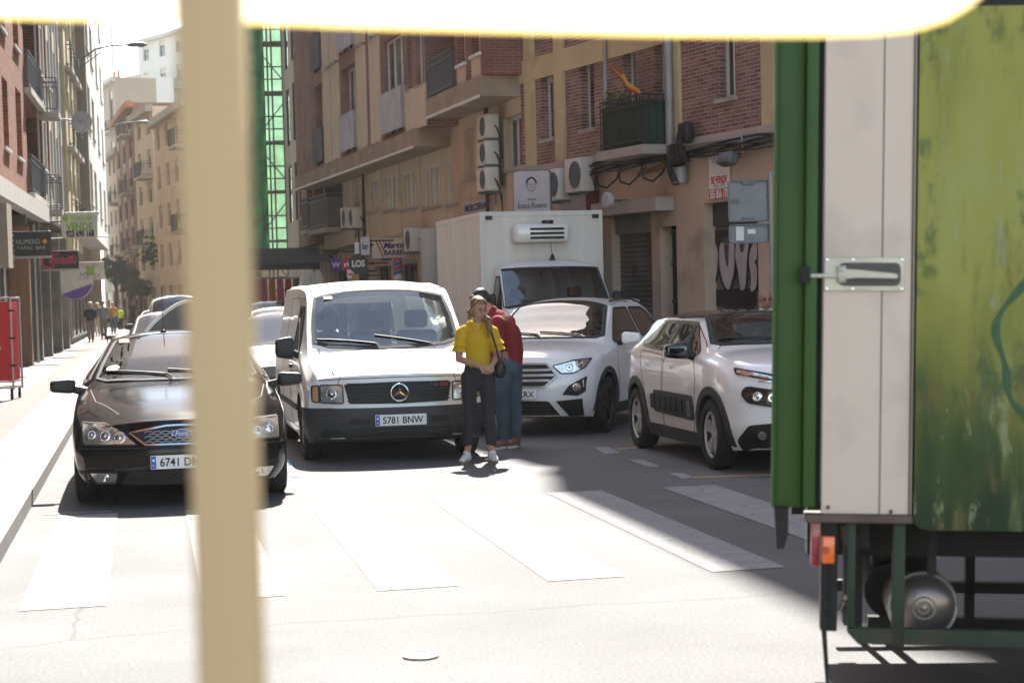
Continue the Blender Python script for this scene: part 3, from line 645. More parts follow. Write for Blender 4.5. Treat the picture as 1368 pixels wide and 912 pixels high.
    for sg in (1, -1):
        c.lamp('headlight', 'front', rounded([(sg * .42, .825), (sg * .52, .735), (sg * .66, .74), (sg * .76, .80), (sg * .79, .895), (sg * .66, .885)], .02), .01, [(sg * .60, .80, .045), (sg * .70, .835, .05)])
        o = c.patch('fog_pod', 'front', rounded([(sg * .53, .49), (sg * .60, .59), (sg * .78, .70), (sg * .77, .52), (sg * .7, .475)], .02), 'black_plastic', .012)
        b = MB(); p, n = c.hit('front', sg * .68, .575); b.lathe([(.05, 0), (.05, .02), (.04, .024), (0, .02)], p + n * .012, n, 20); b.build('fog_lamp', 'lamp_reflector', o, 50)
        c.mirror(.62, sg * 1.01, 1.1, 'cool_white_paint', w=.23, h=.15)
        c.patch('bumper_corner', 'front', [(sg * .46, .42), (sg * .58, .24), (sg * .72, .24), (sg * .74, .44)], 'black_plastic', .014)
    lg = c.patch('lower_grille', 'front', rounded(sym([(0, .22), (.5, .22), (.38, .42), (0, .43)]), .03), 'black_plastic', .01)
    b = MB()
    for z in (.27, .32, .37): c.strip('', 'front', [(-.38, z), (.38, z)], .02, '', .016, False, mb=b)
    c.strip('', 'front', [(-.46, .21), (.46, .21)], .04, '', .016, False, mb=b); b.build('grille_bar', 'bumper_plastic', lg, 50)
    c.plate(0, .505, '5135 KRX')
    c.wipers([((.96, -.05), (.9, -.1), (.78, -.64)), ((.96, .5), (.9, .44), (.84, -.08))])
    for x in (1.2, -1.3):
        for sg in (1, -1): c.wheel(x, sg * .79, .335, 5, mats=('dark_alloy', 'seam'), style=1)
    b = MB()
    for sg in (1, -1): b.tube([c.at('top', x, sg * .56, .035) for x in (.0, -.5, -1.0, -1.45)], .014, 8)
    b.build('roof_rail', 'black_plastic', c.root, 60)
    c.inside(.52, 1.03, .7, [(-.1, .37, .86), (-.1, -.37, .86)])
    return c

def make_hatch():
    c = Car('parked_hatchback', 'white rounded hatchback with black roof, wheel arches and bubbled door panel, beside the green truck', 'car', (5.96, 16.35 + 1.2, 0), R_(-89.5))
    K = [(1.99, [.22, .58, .74, .5, .76, .72, .86, .60, .90]), (1.86, [.2, .74, .83, .5, .84, .80, .97, .68, 1.01]), (1.45, [.19, .80, .865, .55, .93, .84, 1.03, .73, 1.075]), (.98, [.18, .80, .87, .55, .97, .85, 1.07, .73, 1.12]),
         (.6, [.18, .80, .87, .55, .99, .85, 1.23, .70, 1.29]), (.3, [.18, .80, .87, .55, 1.0, .85, 1.355, .65, 1.41]), (.0, [.18, .80, .87, .55, 1.01, .85, 1.38, .63, 1.44]), (-.9, [.18, .80, .87, .55, 1.03, .85, 1.385, .62, 1.45]),
         (-1.45, [.18, .80, .87, .55, 1.06, .84, 1.34, .61, 1.405]), (-1.78, [.2, .78, .85, .55, 1.05, .82, 1.2, .61, 1.27]), (-1.93, [.24, .75, .83, .55, 1.0, .78, 1.08, .6, 1.14]), (-2.0, [.3, .7, .79, .55, .92, .72, 1.0, .58, 1.05])]
    ws = [(.86, .62), (.92, .3), (.94, 0), (.92, -.3), (.86, -.62), (.78, -.70), (.2, -.56), (.13, -.28), (.12, 0), (.13, .28), (.2, .56), (.78, .70)]
    sh = lambda P, k, cx, cy: [((x - cx) * k + cx, (y - cy) * k + cy) for x, y in P]
    sw = rounded([(.70, 1.06), (-.32, 1.07), (-.32, 1.345), (.26, 1.345)], .05); sw2 = rounded([(-.38, 1.07), (-1.2, 1.10), (-1.52, 1.20), (-1.42, 1.29), (-1.1, 1.34), (-.38, 1.345)], .06)
    c.shell(K, 'pearl_paint', arches=[(1.2, .85, .36), (-1.34, .85, .36)], cav=(.8, -1.75, .45), cuts=[('top', sh(ws, .94, .5, 0), 1.05, 2.2), ('left', sh(sw, .93, .1, 1.2), -1.2, 1.2), ('left', sh(sw2, .93, -.8, 1.2), -1.2, 1.2)],
            bow=(.34, .2), fprof=[(.2, -.08), (.4, 0), (.7, 0), (.9, -.06), (1.0, -.12)])
    c.patch('roof_panel', 'top', rounded([(.16, .55), (.06, .28), (.05, 0), (.06, -.28), (.16, -.55), (-.3, -.63), (-1.4, -.60), (-1.62, -.5), (-1.62, .5), (-1.4, .60), (-.3, .63)], .05), 'black_gloss', .006)
    o = c.patch('windscreen', 'top', ws, 'car_glass', .006); c.strip('screen_seal', 'top', ws, .03, 'seam', .01, parent=o)
    b = MB(); b.add([c.at('top', x, y, -.07) for x, y in ((.74, -.6), (.8, 0), (.74, .6), (.3, .5), (.26, 0), (.3, -.5))], [(0, 1, 4, 5), (1, 2, 3, 4)]); b.build('screen_reflection', 'reflection_pale', c.root)  # pale bluish sheet under the glass, coloured like the sky's reflection
    for ax in ('left', 'right'):
        for w_ in (sw, sw2): o = c.patch('side_window', ax, w_, 'dark_glass', .007); c.strip('window_trim', ax, w_, .03, 'black_gloss', .01, parent=o)
        b = MB(); c.strip('', ax, [(.90, 1.08), (.70, 1.2), (.46, 1.30), (.22, 1.385), (-.5, 1.39), (-1.1, 1.385), (-1.5, 1.33)], .06, '', .008, False, mb=b)
        c.patch('', ax, [(-.31, 1.06), (-.39, 1.06), (-.39, 1.36), (-.31, 1.36)], '', .009, mb=b); b.build('pillar_trim', 'black_gloss', c.root, 50)
        b = MB(); c.strip('', ax, rounded([(.66, .3), (.76, .8), (.66, 1.0), (-.33, 1.02), (-.35, .25)], .08), .007, '', .002, mb=b)
        c.strip('', ax, rounded([(-.38, .25), (-.38, 1.02), (-1.25, 1.05), (-.98, .6), (-.85, .25)], .08), .007, '', .002, mb=b); b.build('door_seam', 'seam', c.root, 50)
        for xx in (.1, -.75):
            b = MB(); c.patch('', ax, rounded([(xx - .28, .9), (xx - .12, .9), (xx - .12, .945), (xx - .28, .945)], .015), '', .03, mb=b, step=.03); b.build('door_handle', 'pearl_paint', c.root, 50)
        ab = c.patch('bubble_panel', ax, rounded([(.72, .42), (-.62, .44), (-.62, .66), (.68, .66)], .06, 6), 'bumper_plastic', .02)
        b = MB()
        for q in range(6): x = .42 - q * .19; c.patch('', ax, rounded([(x, .47), (x - .155, .47), (x - .155, .62), (x, .62)], .03), '', .034, mb=b)
        b.build('bubble', 'black_plastic', ab, 50)
        b = MB(); c.strip('', ax, rounded([(.62, .46), (.56, .46), (.56, .6), (.62, .6)], .02), .012, '', .026, mb=b); b.build('panel_ring', 'alloy', ab, 50)
        c.patch('sill_cladding', ax, [(.8, .18), (-.95, .18), (-.95, .31), (.8, .31)], 'bumper_plastic', .016)
        for ax_x in (1.2, -1.34):
            pts = [(ax_x + math.cos(R_(a)) * .395, .34 + math.sin(R_(a)) * .395) for a in range(-14, 195, 10)]; c.strip('arch_cladding', ax, pts, .075, 'bumper_plastic', .016, False)
    for sg in (1, -1):
        c.lamp('running_light', 'front', rounded([(sg * .15, .80), (sg * .40, .825), (sg * .74, .90), (sg * .73, .945), (sg * .4, .87), (sg * .15, .835)], .01), .012, [(sg * .5, .862, .018), (sg * .58, .878, .018), (sg * .66, .895, .018)])
        c.lamp('headlight', 'front', rounded([(sg * .40, .62), (sg * .42, .74), (sg * .70, .79), (sg * .74, .72), (sg * .7, .645), (sg * .5, .61)], .04), .012, [(sg * .5, .69, .045), (sg * .62, .7, .045)], 'black_gloss')
        c.mirror(.62, sg * 1.0, 1.09, 'black_gloss', w=.24, h=.16)
        c.patch('bumper_corner', 'front', rounded([(sg * .30, .2), (sg * .30, .38), (sg * .5, .46), (sg * .70, .44), (sg * .76, .3), (sg * .7, .2)], .04), 'black_plastic', .014)
        b = MB(); p, n = c.hit('front', sg * .58, .36); b.lathe([(.04, 0), (.04, .022), (.03, .026), (0, .02)], p + n * .014, n, 20); b.build('fog_lamp', 'chrome', c.root, 50)
    c.patch('lower_grille', 'front', [(-.32, .2), (.32, .2), (.32, .38), (-.32, .38)], 'black_plastic', .013)
    b = MB(); c.strip('', 'front', [(-.72, .885), (-.35, .85), (0, .84), (.35, .85), (.72, .885)], .012, '', .016, False, mb=b); c.strip('', 'front', [(-.6, .84), (-.3, .815), (0, .81), (.3, .815), (.6, .84)], .012, '', .016, False, mb=b)
    b.build('chrome_chevron', 'chrome', c.root, 50)
    c.plate(0, .52, '2094 KHT')
    c.wipers([((.92, -.05), (.86, -.1), (.74, -.62)), ((.92, .5), (.86, .44), (.8, -.08))])
    for x in (1.2, -1.34):
        for sg in (1, -1): c.wheel(x, sg * .775, .325, 5, style=2, mats=('wheel_silver', 'seam'))
    c.inside(.52, 1.0, .7, [(-.1, .37, .84), (-.1, -.37, .84)])
    return c

def make_box_truck():
    f = G(724, 565, 0)
    c = Car('box_truck', 'white box truck with a refrigeration unit above its cab, facing the camera', 'truck', (6.72, 29.3 + 2.9, 0), R_(-88))
    K = [(2.9, [.4, .76, .86, .6, .9, .86, 1.0, .80, 1.04]), (2.75, [.35, .84, .92, .6, 1.0, .9, 1.1, .84, 1.16]), (2.35, [.3, .88, .95, .6, 1.15, .93, 1.28, .86, 1.34]), (2.1, [.3, .9, .99, .6, 1.25, .98, 1.46, .93, 1.52]), (1.6, [.3, .9, .99, .6, 1.3, .99, 2.02, .88, 2.1]),
         (1.45, [.3, .9, .99, .6, 1.3, .99, 2.1, .86, 2.2]), (1.15, [.3, .9, .99, .6, 1.3, .99, 2.13, .85, 2.24])]
    ws = [(2.02, .66), (2.08, .3), (2.09, 0), (2.08, -.3), (2.02, -.66), (1.95, -.78), (1.6, -.70), (1.55, -.3), (1.54, 0), (1.55, .3), (1.6, .70), (1.95, .78)]
    wf = rounded(sym([(0, 1.5), (.6, 1.47), (.92, 1.42), (.86, 2.06), (.4, 2.08), (0, 2.08)]), .05)
    sh = lambda P, k, cx, cy: [((x - cx) * k + cx, (y - cy) * k + cy) for x, y in P]
    c.shell(K, 'white_paint', arches=[(2.1, .9, .38)], cav=(2.0, 1.25, .6), cuts=[('front', sh(wf, .95, 0, 1.78), 1.4, 3)], bow=(.25, 0), name='cab', sm=.05)
    o = c.patch('windscreen', 'front', wf, 'car_glass', .008); c.strip('screen_seal', 'front', wf, .04, 'seam', .012, parent=o)
    for ax in ('left', 'right'):
        sw = [(1.98, 1.4), (1.3, 1.36), (1.3, 1.95), (1.62, 1.95)]; o = c.patch('side_window', ax, sw, 'dark_glass', .006); c.strip('window_trim', ax, sw, .03, 'seam', .01, parent=o)
    gr = c.patch('radiator_grille', 'front', rounded(sym([(0, .62), (.5, .62), (.5, .92), (0, .94)]), .03), 'seam', .01)
    c.patch('front_bumper', 'front', rounded(sym([(0, .36), (.8, .36), (.84, .6), (0, .58)]), .03), 'bumper_plastic', .02)
    for sg in (1, -1): c.lamp('headlight', 'front', rounded([(sg * .56, .7), (sg * .56, .98), (sg * .8, 1.0), (sg * .8, .72)], .03), .012, [(sg * .68, .85, .07)]); c.mirror(1.85, sg * 1.12, 1.5, w=.2, h=.34)
    c.wipers([])
    b = MB(); b.bb(-3.0, 1.12, -1.07, 1.07, .95, 3.06, 0, .02)
    for z in (3.04, .97): b.bb(-3.01, 1.13, -1.078, 1.078, z - .06, z + .03, 0, .012)
    for y in (-1.05, 1.05): b.bb(1.08, 1.135, y - .06, y + .03 if y > 0 else y + .03, .95, 3.05, 0, .01)
    b.bb(-2.9, 1.0, -.9, .9, .6, .95, 1)
    for q in range(5): b.bb(.3 - q * .68, .31 - q * .68, -1.079, 1.079, 1.1, 2.95, 0)
    bx = b.build('cargo_box', ('box_white', 'bumper_plastic'), c.root)
    for sg in (1, -1): b = MB(); b.bb(1.13, 1.145, sg * .95 - .06, sg * .95 + .06, 2.93, 3.0, 0); b.build('marker_lamp', 'black_plastic', bx)
    b = MB(); b.bb(1.13, 1.45, -.56, .42, 2.53, 2.84, 0, .07); u = b.build('cooling_unit', 'white_paint', c.root, 60)
    b = MB()
    for q in range(3): b.bb(1.445, 1.455, -.3, .3, 2.58 + q * .075, 2.62 + q * .075, 0)
    b.build('vent_slot', 'seam', u); b = MB(); b.cyl((1.3, .05, 2.87), .1, .06); b.build('unit_cap', 'black_plastic', u)
    b = MB(); b.lathe([(.05, 0), (.02, .1)], c.at('top', 1.3, .12)); b.tube([c.at('top', 1.3, .12, .08), c.at('top', 1.3, .12) + Vector((0, -.08, .6))], .006, 5); b.build('aerial', 'black_plastic', c.root)
    for x in (2.1, -1.6):
        for sg in (1, -1): c.wheel(x, sg * .86, .35, 0, mats=('silver_paint', 'seam'))
    c.inside(1.6, 1.4, .8, [(1.3 + .2, .5, 1.2), (1.5, -.5, 1.2)])
    return c
def simple_car(name, label, t, s_front, heading, paint, L=4.2, H=1.47, Wd=.87, group=None, glassm='window_glass', van=False):
    c = Car(name, label, 'car', (t, s_front + L / 2, 0), heading, group); h = L / 2; k = H / 1.47
    K = [(h, [.2, .62, Wd - .1, .5, .66, Wd - .12, .74, .66, .8]), (h - .3, [.18, .8, Wd, .5, .78, Wd - .03, .84, .7, .9]), (h - 1.1, [.18, .8, Wd, .5, .92, Wd - .03, .98, .74, 1.03]),
         (h - 1.8, [.18, .8, Wd, .5, .95, Wd - .03, H - .1, .6, H - .02]), (h - 2.4, [.18, .8, Wd, .5, .97, Wd - .03, H - .08, .6, H]), (-h + .9, [.18, .8, Wd, .5, 1.0, Wd - .03, H - .1, .58, H - .02]), (-h + .25, [.2, .8, Wd - .03, .5, 1.0, Wd - .06, 1.08, .6, 1.14]), (-h, [.3, .72, Wd - .1, .5, .9, Wd - .12, .96, .6, 1.0])]
    c.shell(K, paint, arches=[(h - .85, Wd - .04, .34), (-h + .8, Wd - .04, .34)], bow=(.28, .15), ns=40)
    ws = rounded([(h - 1.15, .7), (h - 1.1, 0), (h - 1.15, -.7), (h - 1.78, -.58), (h - 1.84, 0), (h - 1.78, .58)], .05); c.patch('windscreen', 'top', ws, glassm, .006)
    rw = rounded([(-h + .85, .5), (-h + .85, -.5), (-h + .3, -.56), (-h + .3, .56)], .05); c.patch('rear_window', 'top', rw, glassm, .006)
    for ax in ('left', 'right'): c.patch('side_window', ax, rounded([(h - 1.35, 1.0), (-h + .7, 1.03), (-h + 1.0, H - .15), (h - 1.9, H - .14)], .05), glassm, .006)
    for sg in (1, -1):
        c.lamp('headlight', 'front', rounded([(sg * .45, .55), (sg * .48, .7), (sg * .75, .74), (sg * .74, .58)], .02), .01); c.mirror(h - 1.45, sg * (Wd + .1), 1.0, 'black_plastic')
        c.patch('tail_lamp', 'rear', [(sg * .5, .7), (sg * .72, .7), (sg * .72, .88), (sg * .5, .88)], mat('tail_red', (.35, .02, .02), .25, coat=1), .008)
    c.patch('radiator_grille', 'front', sym([(0, .5), (.38, .5), (.42, .64), (0, .66)]), 'seam', .008); c.patch('lower_grille', 'front', sym([(0, .22), (.5, .22), (.45, .34), (0, .35)]), 'seam', .008)
    c.plate(0, .42, '3817 GLN')
    for x in (h - .85, -h + .8):
        for sg in (1, -1): c.wheel(x, sg * (Wd - .1), .31, 6)
    return c
# ---------------------------------------------------------------- ground
def W2(t, s, z=0): return Vector((t, s, z))
b = MB()     # one ground sheet to the horizon, with the road as asphalt
n = 60
b.add([(-400, -300, -.012), (400, -300, -.012), (400, 500, -.012), (-400, 500, -.012)], [(0, 1, 2, 3)]); setting(b, 'ground', 'asphalt')
b = MB(); b.add([(-1.0, -12, 0), (16, -12, 0), (16, 8, 0), (6.2, 62, 0), (3.4, 100, 0), (-3, 190, 0), (-8, 190, 0), (-.6, 100, 0), (-1.0, 60, 0)], [tuple(range(9))])
def road_material():
    mt = mat('road_asphalt', (.098, .095, .094), .88, noise=.15, scale=.7, bump=.5, dirt=((.08, .078, .077), .6, .9, .55))
    nt = mt.node_tree; bs = nt.nodes['Principled BSDF']; src = bs.inputs['Base Color'].links[0].from_socket
    tc = nt.nodes.new('ShaderNodeTexCoord')
    sp = nt.nodes.new('ShaderNodeTexNoise'); sp.inputs['Scale'].default_value = 55; sp.inputs['Detail'].default_value = 6; sp.inputs['Roughness'].default_value = .75; nt.links.new(tc.outputs['Object'], sp.inputs[0])
    mr = nt.nodes.new('ShaderNodeMapRange'); mr.inputs[1].default_value = .3; mr.inputs[2].default_value = .7; mr.inputs[3].default_value = .5; mr.inputs[4].default_value = 1.5; nt.links.new(sp.outputs[0], mr.inputs[0])
    # cracks
    wv = nt.nodes.new('ShaderNodeTexNoise'); wv.inputs['Scale'].default_value = 1.6; wv.inputs['Detail'].default_value = 6; nt.links.new(tc.outputs['Object'], wv.inputs[0])
    mxv = nt.nodes.new('ShaderNodeMix'); mxv.data_type = 'VECTOR'; mxv.inputs[0].default_value = .22; nt.links.new(tc.outputs['Object'], mxv.inputs[4]); nt.links.new(wv.outputs[1], mxv.inputs[5])
    vo = nt.nodes.new('ShaderNodeTexVoronoi'); vo.feature = 'DISTANCE_TO_EDGE'; vo.inputs['Scale'].default_value = .23; nt.links.new(mxv.outputs[1], vo.inputs[0])
    c2 = nt.nodes.new('ShaderNodeMapRange'); c2.inputs[1].default_value = 0; c2.inputs[2].default_value = .003; c2.inputs[3].default_value = .6; c2.inputs[4].default_value = 1; nt.links.new(vo.outputs[0], c2.inputs[0])
    mu = nt.nodes.new('ShaderNodeMath'); mu.operation = 'MULTIPLY'; nt.links.new(mr.outputs[0], mu.inputs[0]); nt.links.new(c2.outputs[0], mu.inputs[1])
    mx = nt.nodes.new('ShaderNodeMix'); mx.data_type = 'RGBA'; mx.blend_type = 'MULTIPLY'; mx.inputs[0].default_value = 1
    nt.links.new(src, mx.inputs[6]); nt.links.new(mu.outputs[0], mx.inputs[7]); nt.links.new(mx.outputs[2], bs.inputs['Base Color'])
    return mt
road_material()
setting(b, 'road', 'road_asphalt')
def tiles_mat(name, c1, c2, w=.4, h=.4, dark=.75):
    mt = brick(name, c1, c2, [c * dark for c in c1], w, h, .1); nt = mt.node_tree
    sp = [x for x in nt.nodes if x.bl_idname == 'ShaderNodeSeparateXYZ'][0]; ad = [x for x in nt.nodes if x.bl_idname == 'ShaderNodeMath'][0]; cb = [x for x in nt.nodes if x.bl_idname == 'ShaderNodeCombineXYZ'][0]
    nt.links.new(sp.outputs[0], cb.inputs[0]); nt.links.new(sp.outputs[1], cb.inputs[1]); [x for x in nt.nodes if x.bl_idname == 'ShaderNodeTexBrick'][0].inputs['Bias'].default_value = 0
    return mt
tiles_mat('pavement_tiles', (.115, .10, .092), (.145, .128, .118), .6, .4, .4); tiles_mat('pavement_red', (.105, .054, .045), (.13, .068, .057), .2, .2, .6)
b = MB(); P = [(-3.9, -12), (-1.22, -12), (-1.22, 60), (-.82, 100), (-8.2, 190), (-12, 190), (-2.6, 66)]
b.prism([(a, c) for a, c in P], -.01, .12, fn=lambda x, y, z: (x, z, y)); setting(b, 'pavement', 'pavement_tiles')
b = MB(); b.prism([(-2.2, -12), (-1.72, -12), (-1.72, 60), (-1.3, 90), (-1.8, 90), (-2.2, 60)], .10, .124, fn=lambda x, y, z: (x, z, y)); setting(b, 'pavement_band', 'pavement_red')
b = MB()
for i in range(-12, 60): b.prism([(-1.22, i + .005), (-1.0, i + .005), (-1.0, i + .995), (-1.22, i + .995)], -.01, .126, fn=lambda x, y, z: (x, z, y))
setting(b, 'kerb', 'kerb_stone')
b = MB(); b.prism([(11.9, 8), (14.6, 8), (7.9, 37.2), (7.4, 43), (5.9, 60), (5.5, 90), (4.2, 90), (4.4, 60), (6.0, 43), (6.7, 37)], -.01, .12, fn=lambda x, y, z: (x, z, y)); setting(b, 'pavement', 'pavement_tiles')
# painted markings
def sheet(name, polys, m, z=.004):
    b = MB()
    for p in polys: b.add([(a, c, z) for a, c in p], [tuple(range(len(p)))])
    return setting(b, name, m)
st = []
for k in range(-1, 7):
    x = .25 + k; st.append([(x, 10.42), (x + .47, 10.42 + .02), (x + .47, 15.0), (x, 15.0)])
sheet('zebra_crossing', st, 'road_paint')
def strip_px(pts, w):
    g = [G(*p) for p in pts]; out = []
    for a, c in zip(g, g[1:]):
        d_ = (c - a).normalized(); nn = Vector((-d_.y, d_.x, 0)) * w / 2; out.append([(a + nn)[:2], (a - nn)[:2], (c - nn)[:2], (c + nn)[:2]])
    return out
sheet('road_marking', [[G(*q)[:2] for q in p] for p in ([(794, 598), (812, 597), (829, 605), (808, 607)], [(840, 614), (858, 614), (882, 623), (866, 624)], [(894, 632), (912, 632), (926, 638), (912, 640)])], 'road_paint', .005)
sheet('bay_marking', strip_px([(826, 600), (950, 588)], .1) + strip_px([(926, 638), (1100, 632)], .1), 'yellow_paint', .004)
sheet('bay_marking', strip_px([(58, 687), (150, 683)], .07) + strip_px([(84, 643), (105, 641)], .07), 'road_paint', .004)
sheet('bay_marking', [[G(*q)[:2] for q in ((372, 590), (384, 612), (400, 637), (388, 637), (376, 612))]], 'blue_paint', .005)
b = MB(); g = G(562, 877); b.lathe([(.085, .004), (.085, .012), (.07, .014), (.065, .008), (0, .008)], g, n=32); tag(b.build('access_cover', mat('cover_metal', (.45, .44, .4), .4, metal=.3), None, 40), 'small round metal access cover in the sunlit road', 'manhole cover')
# ---------------------------------------------------------------- buildings
brick('brick_red', (.19, .060, .045), (.25, .085, .06), (.24, .19, .17))
brick('brick_mixed', (.16, .075, .06), (.30, .17, .14), (.38, .33, .29))
brick('brick_pale', (.21, .105, .085), (.27, .14, .11), (.30, .25, .21))
brick('brick_left', (.17, .037, .011), (.30, .078, .024), (.22, .13, .07), .25, .085)
mat('stucco_beige', (.58, .45, .33), .9, noise=.1, scale=.6, dirt=((.28, .21, .15), .55, .9, .55))
mat('stucco_pink', (.54, .42, .325), .9, noise=.14, scale=.6, dirt=((.24, .19, .155), .6, .9, .55))
mat('stucco_yellow', (.52, .42, .245), .9, noise=.15, scale=.8, dirt=((.3, .24, .15), .5, 1.3, .57))
mat('stucco_cream', (.62, .53, .40), .9, noise=.08, scale=.5); mat('stucco_white', (.48, .455, .41), .9, noise=.05, scale=.4)
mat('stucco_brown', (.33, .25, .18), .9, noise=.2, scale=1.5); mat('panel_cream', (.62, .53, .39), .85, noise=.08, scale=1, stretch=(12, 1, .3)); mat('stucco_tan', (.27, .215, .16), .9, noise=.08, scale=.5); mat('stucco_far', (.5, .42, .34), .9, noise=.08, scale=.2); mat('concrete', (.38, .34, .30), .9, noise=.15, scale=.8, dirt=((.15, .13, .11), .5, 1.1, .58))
mat('marble_dark', (.12, .10, .085), .35, noise=.3, scale=2, coat=.3); mat('wood_brown', (.20, .085, .035), .5, noise=.25, scale=2, stretch=(6, 6, .5))
mat('curtain_glass', (.48, .42, .35), .15, noise=.3, scale=1.2, stretch=(7, 7, .2), spec=.8)
mat('frame_white', (.66, .65, .62), .45, noise=.05); mat('frame_grey', (.25, .25, .25), .5); mat('frame_brown', (.09, .05, .035), .5)
mat('shutter_cream', (.44, .39, .31), .7, noise=.08, stretch=(.2, .2, 14)); mat('rail_grey', (.12, .125, .14), .5, metal=.2); mat('rail_black', (.02, .022, .024), .5)
mat('rail_white', (.5, .48, .5), .5); mat('cable', (.03, .028, .026), .8); mat('pipe_grey', (.3, .29, .3), .5, metal=.2); mat('pipe_rust', (.22, .09, .035), .7)
mat('roof_tile', (.40, .17, .09), .85, noise=.2, scale=1.5, stretch=(6, 1, 1)); mat('ac_white', (.60, .58, .52), .5, noise=.06)
def up_tile(x): return x
class Fac:
    def __init__(s, name, label, A, B, H, depth=9, cat='building', group=None):
        s.A = Vector((*A, 0)); d = Vector((*B, 0)) - s.A; s.L = d.length; s.d = d.normalized(); s.n = Vector((-s.d.y, s.d.x, 0)); s.H = H; s.depth = depth
        s.root = thing(name, label, cat, s.A, math.atan2(s.d.y, s.d.x), group)
        s.M = Matrix.Translation(s.A) @ Matrix.Rotation(math.atan2(s.d.y, s.d.x), 4, 'Z')
    def m(s, px, py, off=0):
        r = ray(px, py); P0 = s.A + s.n * off; t = (P0 - CP).dot(s.n) / r.dot(s.n); p = CP + r * t; return (p - s.A).dot(s.d), p.z
    def end(s, px, py, x):            # hit the end plane at local x: returns (y, z)
        r = ray(px, py); P0 = s.A + s.d * x; t = (P0 - CP).dot(s.d) / r.dot(s.d); p = CP + r * t; return (p - s.A).dot(s.n), p.z
    def w(s, x, y, z): return s.M @ Vector((x, y, z))
    def R(s, px0, px1, y0, y1, off=0):      # photo rectangle -> (x0, x1, z0, z1)
        pc = (px0 + px1) / 2; xa, xb = s.m(px0, y0, off)[0], s.m(px1, y0, off)[0]; return (min(xa, xb), max(xa, xb), s.m(pc, y1, off)[1], s.m(pc, y0, off)[1])
    def wall(s, x0, x1, z0, z1, y, holes=(), m='brick_mixed', name='wall', rev=.22, back=None):
        b = MB(); xs = sorted({x0, x1} | {min(max(h[i], x0), x1) for h in holes for i in (0, 1)}); zs = sorted({z0, z1} | {min(max(h[i], z0), z1) for h in holes for i in (2, 3)})
        ins = lambda cx, cz: any(h[0] < cx < h[1] and h[2] < cz < h[3] for h in holes)
        for xa, xb in zip(xs, xs[1:]):
            for za, zb in zip(zs, zs[1:]):
                if not ins((xa + xb) / 2, (za + zb) / 2): b.add([(xa, y, za), (xb, y, za), (xb, y, zb), (xa, y, zb)], [(0, 1, 2, 3)])
        for (a, c, e, f) in [h[:4] for h in holes]:
            a, c, e, f = max(a, x0), min(c, x1), max(e, z0), min(f, z1)
            for q in ([(a, e), (a, f)], [(c, e), (c, f)], [(a, e), (c, e)], [(a, f), (c, f)]):
                b.add([(q[0][0], y, q[0][1]), (q[1][0], y, q[1][1]), (q[1][0], y - rev, q[1][1]), (q[0][0], y - rev, q[0][1])], [(0, 1, 2, 3)])
        yb = -s.depth if back is None else back; b.bb(x0, x1, yb, y - rev - .02, z0, z1)
        for x in (x0, x1): b.add([(x, y, z0), (x, y - rev - .02, z0), (x, y - rev - .02, z1), (x, y, z1)], [(0, 1, 2, 3)])
        b.add([(x0, y, z1), (x1, y, z1), (x1, y - rev - .02, z1), (x0, y - rev - .02, z1)], [(0, 1, 2, 3)]); b.add([(x0, y, z0), (x1, y, z0), (x1, y - rev - .02, z0), (x0, y - rev - .02, z0)], [(0, 1, 2, 3)])
        return b.build(name, m, s.root)
    def win(s, h, y, frame='frame_white', blind=0., sill=True, div=2, rev=.18, blind_m='shutter_cream', sillm='concrete', pane='window_glass', fw=.055):
        a, c, e, f = h; y0 = y - rev; b = MB()
        for q in ((a, a + fw, e, f), (c - fw, c, e, f), (a, c, e, e + fw), (a, c, f - fw, f)): b.bb(q[0], q[1], y0 - .03, y0 + .02, q[2], q[3])
        for i in range(1, div): xx = a + (c - a) * i / div; b.bb(xx - fw * .6, xx + fw * .6, y0 - .03, y0 + .025, e, f)
        o = b.build('window', frame, s.root)
        g = MB(); g.bb(a, c, y0 - .025, y0 - .012, e, f); g.build('pane', pane, o)
        if blind: g = MB(); g.bb(a + fw * .3, c - fw * .3, y0 + .0255, y0 + .045, f - (f - e) * blind, f); g.build('roller_blind', blind_m, o)
        if sill: g = MB(); g.bb(a - .06, c + .06, y0 - .02, y + .06, e - .07, e - .004); g.build('sill', sillm, o)
        return o
    def rail(s, x0, x1, z0, z1, y0, y1, m='rail_grey', solid=False, step=.12, slab=True, slabm='concrete', caps=True, panel_m=None):
        """a balcony from the wall plane y0 out to y1"""
        root = part('balcony', s.root)
        if slab: b = MB(); b.bb(x0 - .05, x1 + .05, y0 + .002, y1 + .05, z0 - .16, z0); b.build('slab', slabm, root)
        b = MB()
        if solid:
            t = .05; b.bb(x0, x1, y1 - t, y1, z0 + .06, z1); b.bb(x0, x0 + t, y0 + .01, y1, z0 + .06, z1 - .003); b.bb(x1 - t, x1, y0 + .01, y1, z0 + .06, z1 - .003)
            k = int((x1 - x0) / .25)
            for i in range(k + 1): b.bb(x0 + (x1 - x0 - .03) * i / k, x0 + (x1 - x0 - .03) * i / k + .03, y1, y1 + .02, z0 + .03, z1 + .02)
            b.build('panel', m, root)
        else:
            for q in ((x0, x1, y1 - .03, y1), (x0, x0 + .03, y0 + .01, y1), (x1 - .03, x1, y0 + .01, y1)):
                for zz in (z0 + .08, z1 - .18, z1 - .03): b.bb(q[0], q[1], q[2], q[3], zz, zz + .03)
            k = max(1, int((x1 - x0) / step))
            for i in range(k + 1): xx = x0 + (x1 - x0 - .015) * i / k; b.bb(xx, xx + .015, y1 - .022, y1 - .008, z0, z1 - .02)
            k = max(1, int((y1 - y0) / step))
            for i in range(1, k):
                yy = y0 + (y1 - y0) * i / k
                for xx in (x0 + .008, x1 - .022): b.bb(xx, xx + .015, yy, yy + .015, z0, z1 - .02)
            b.build('railing', m, root)
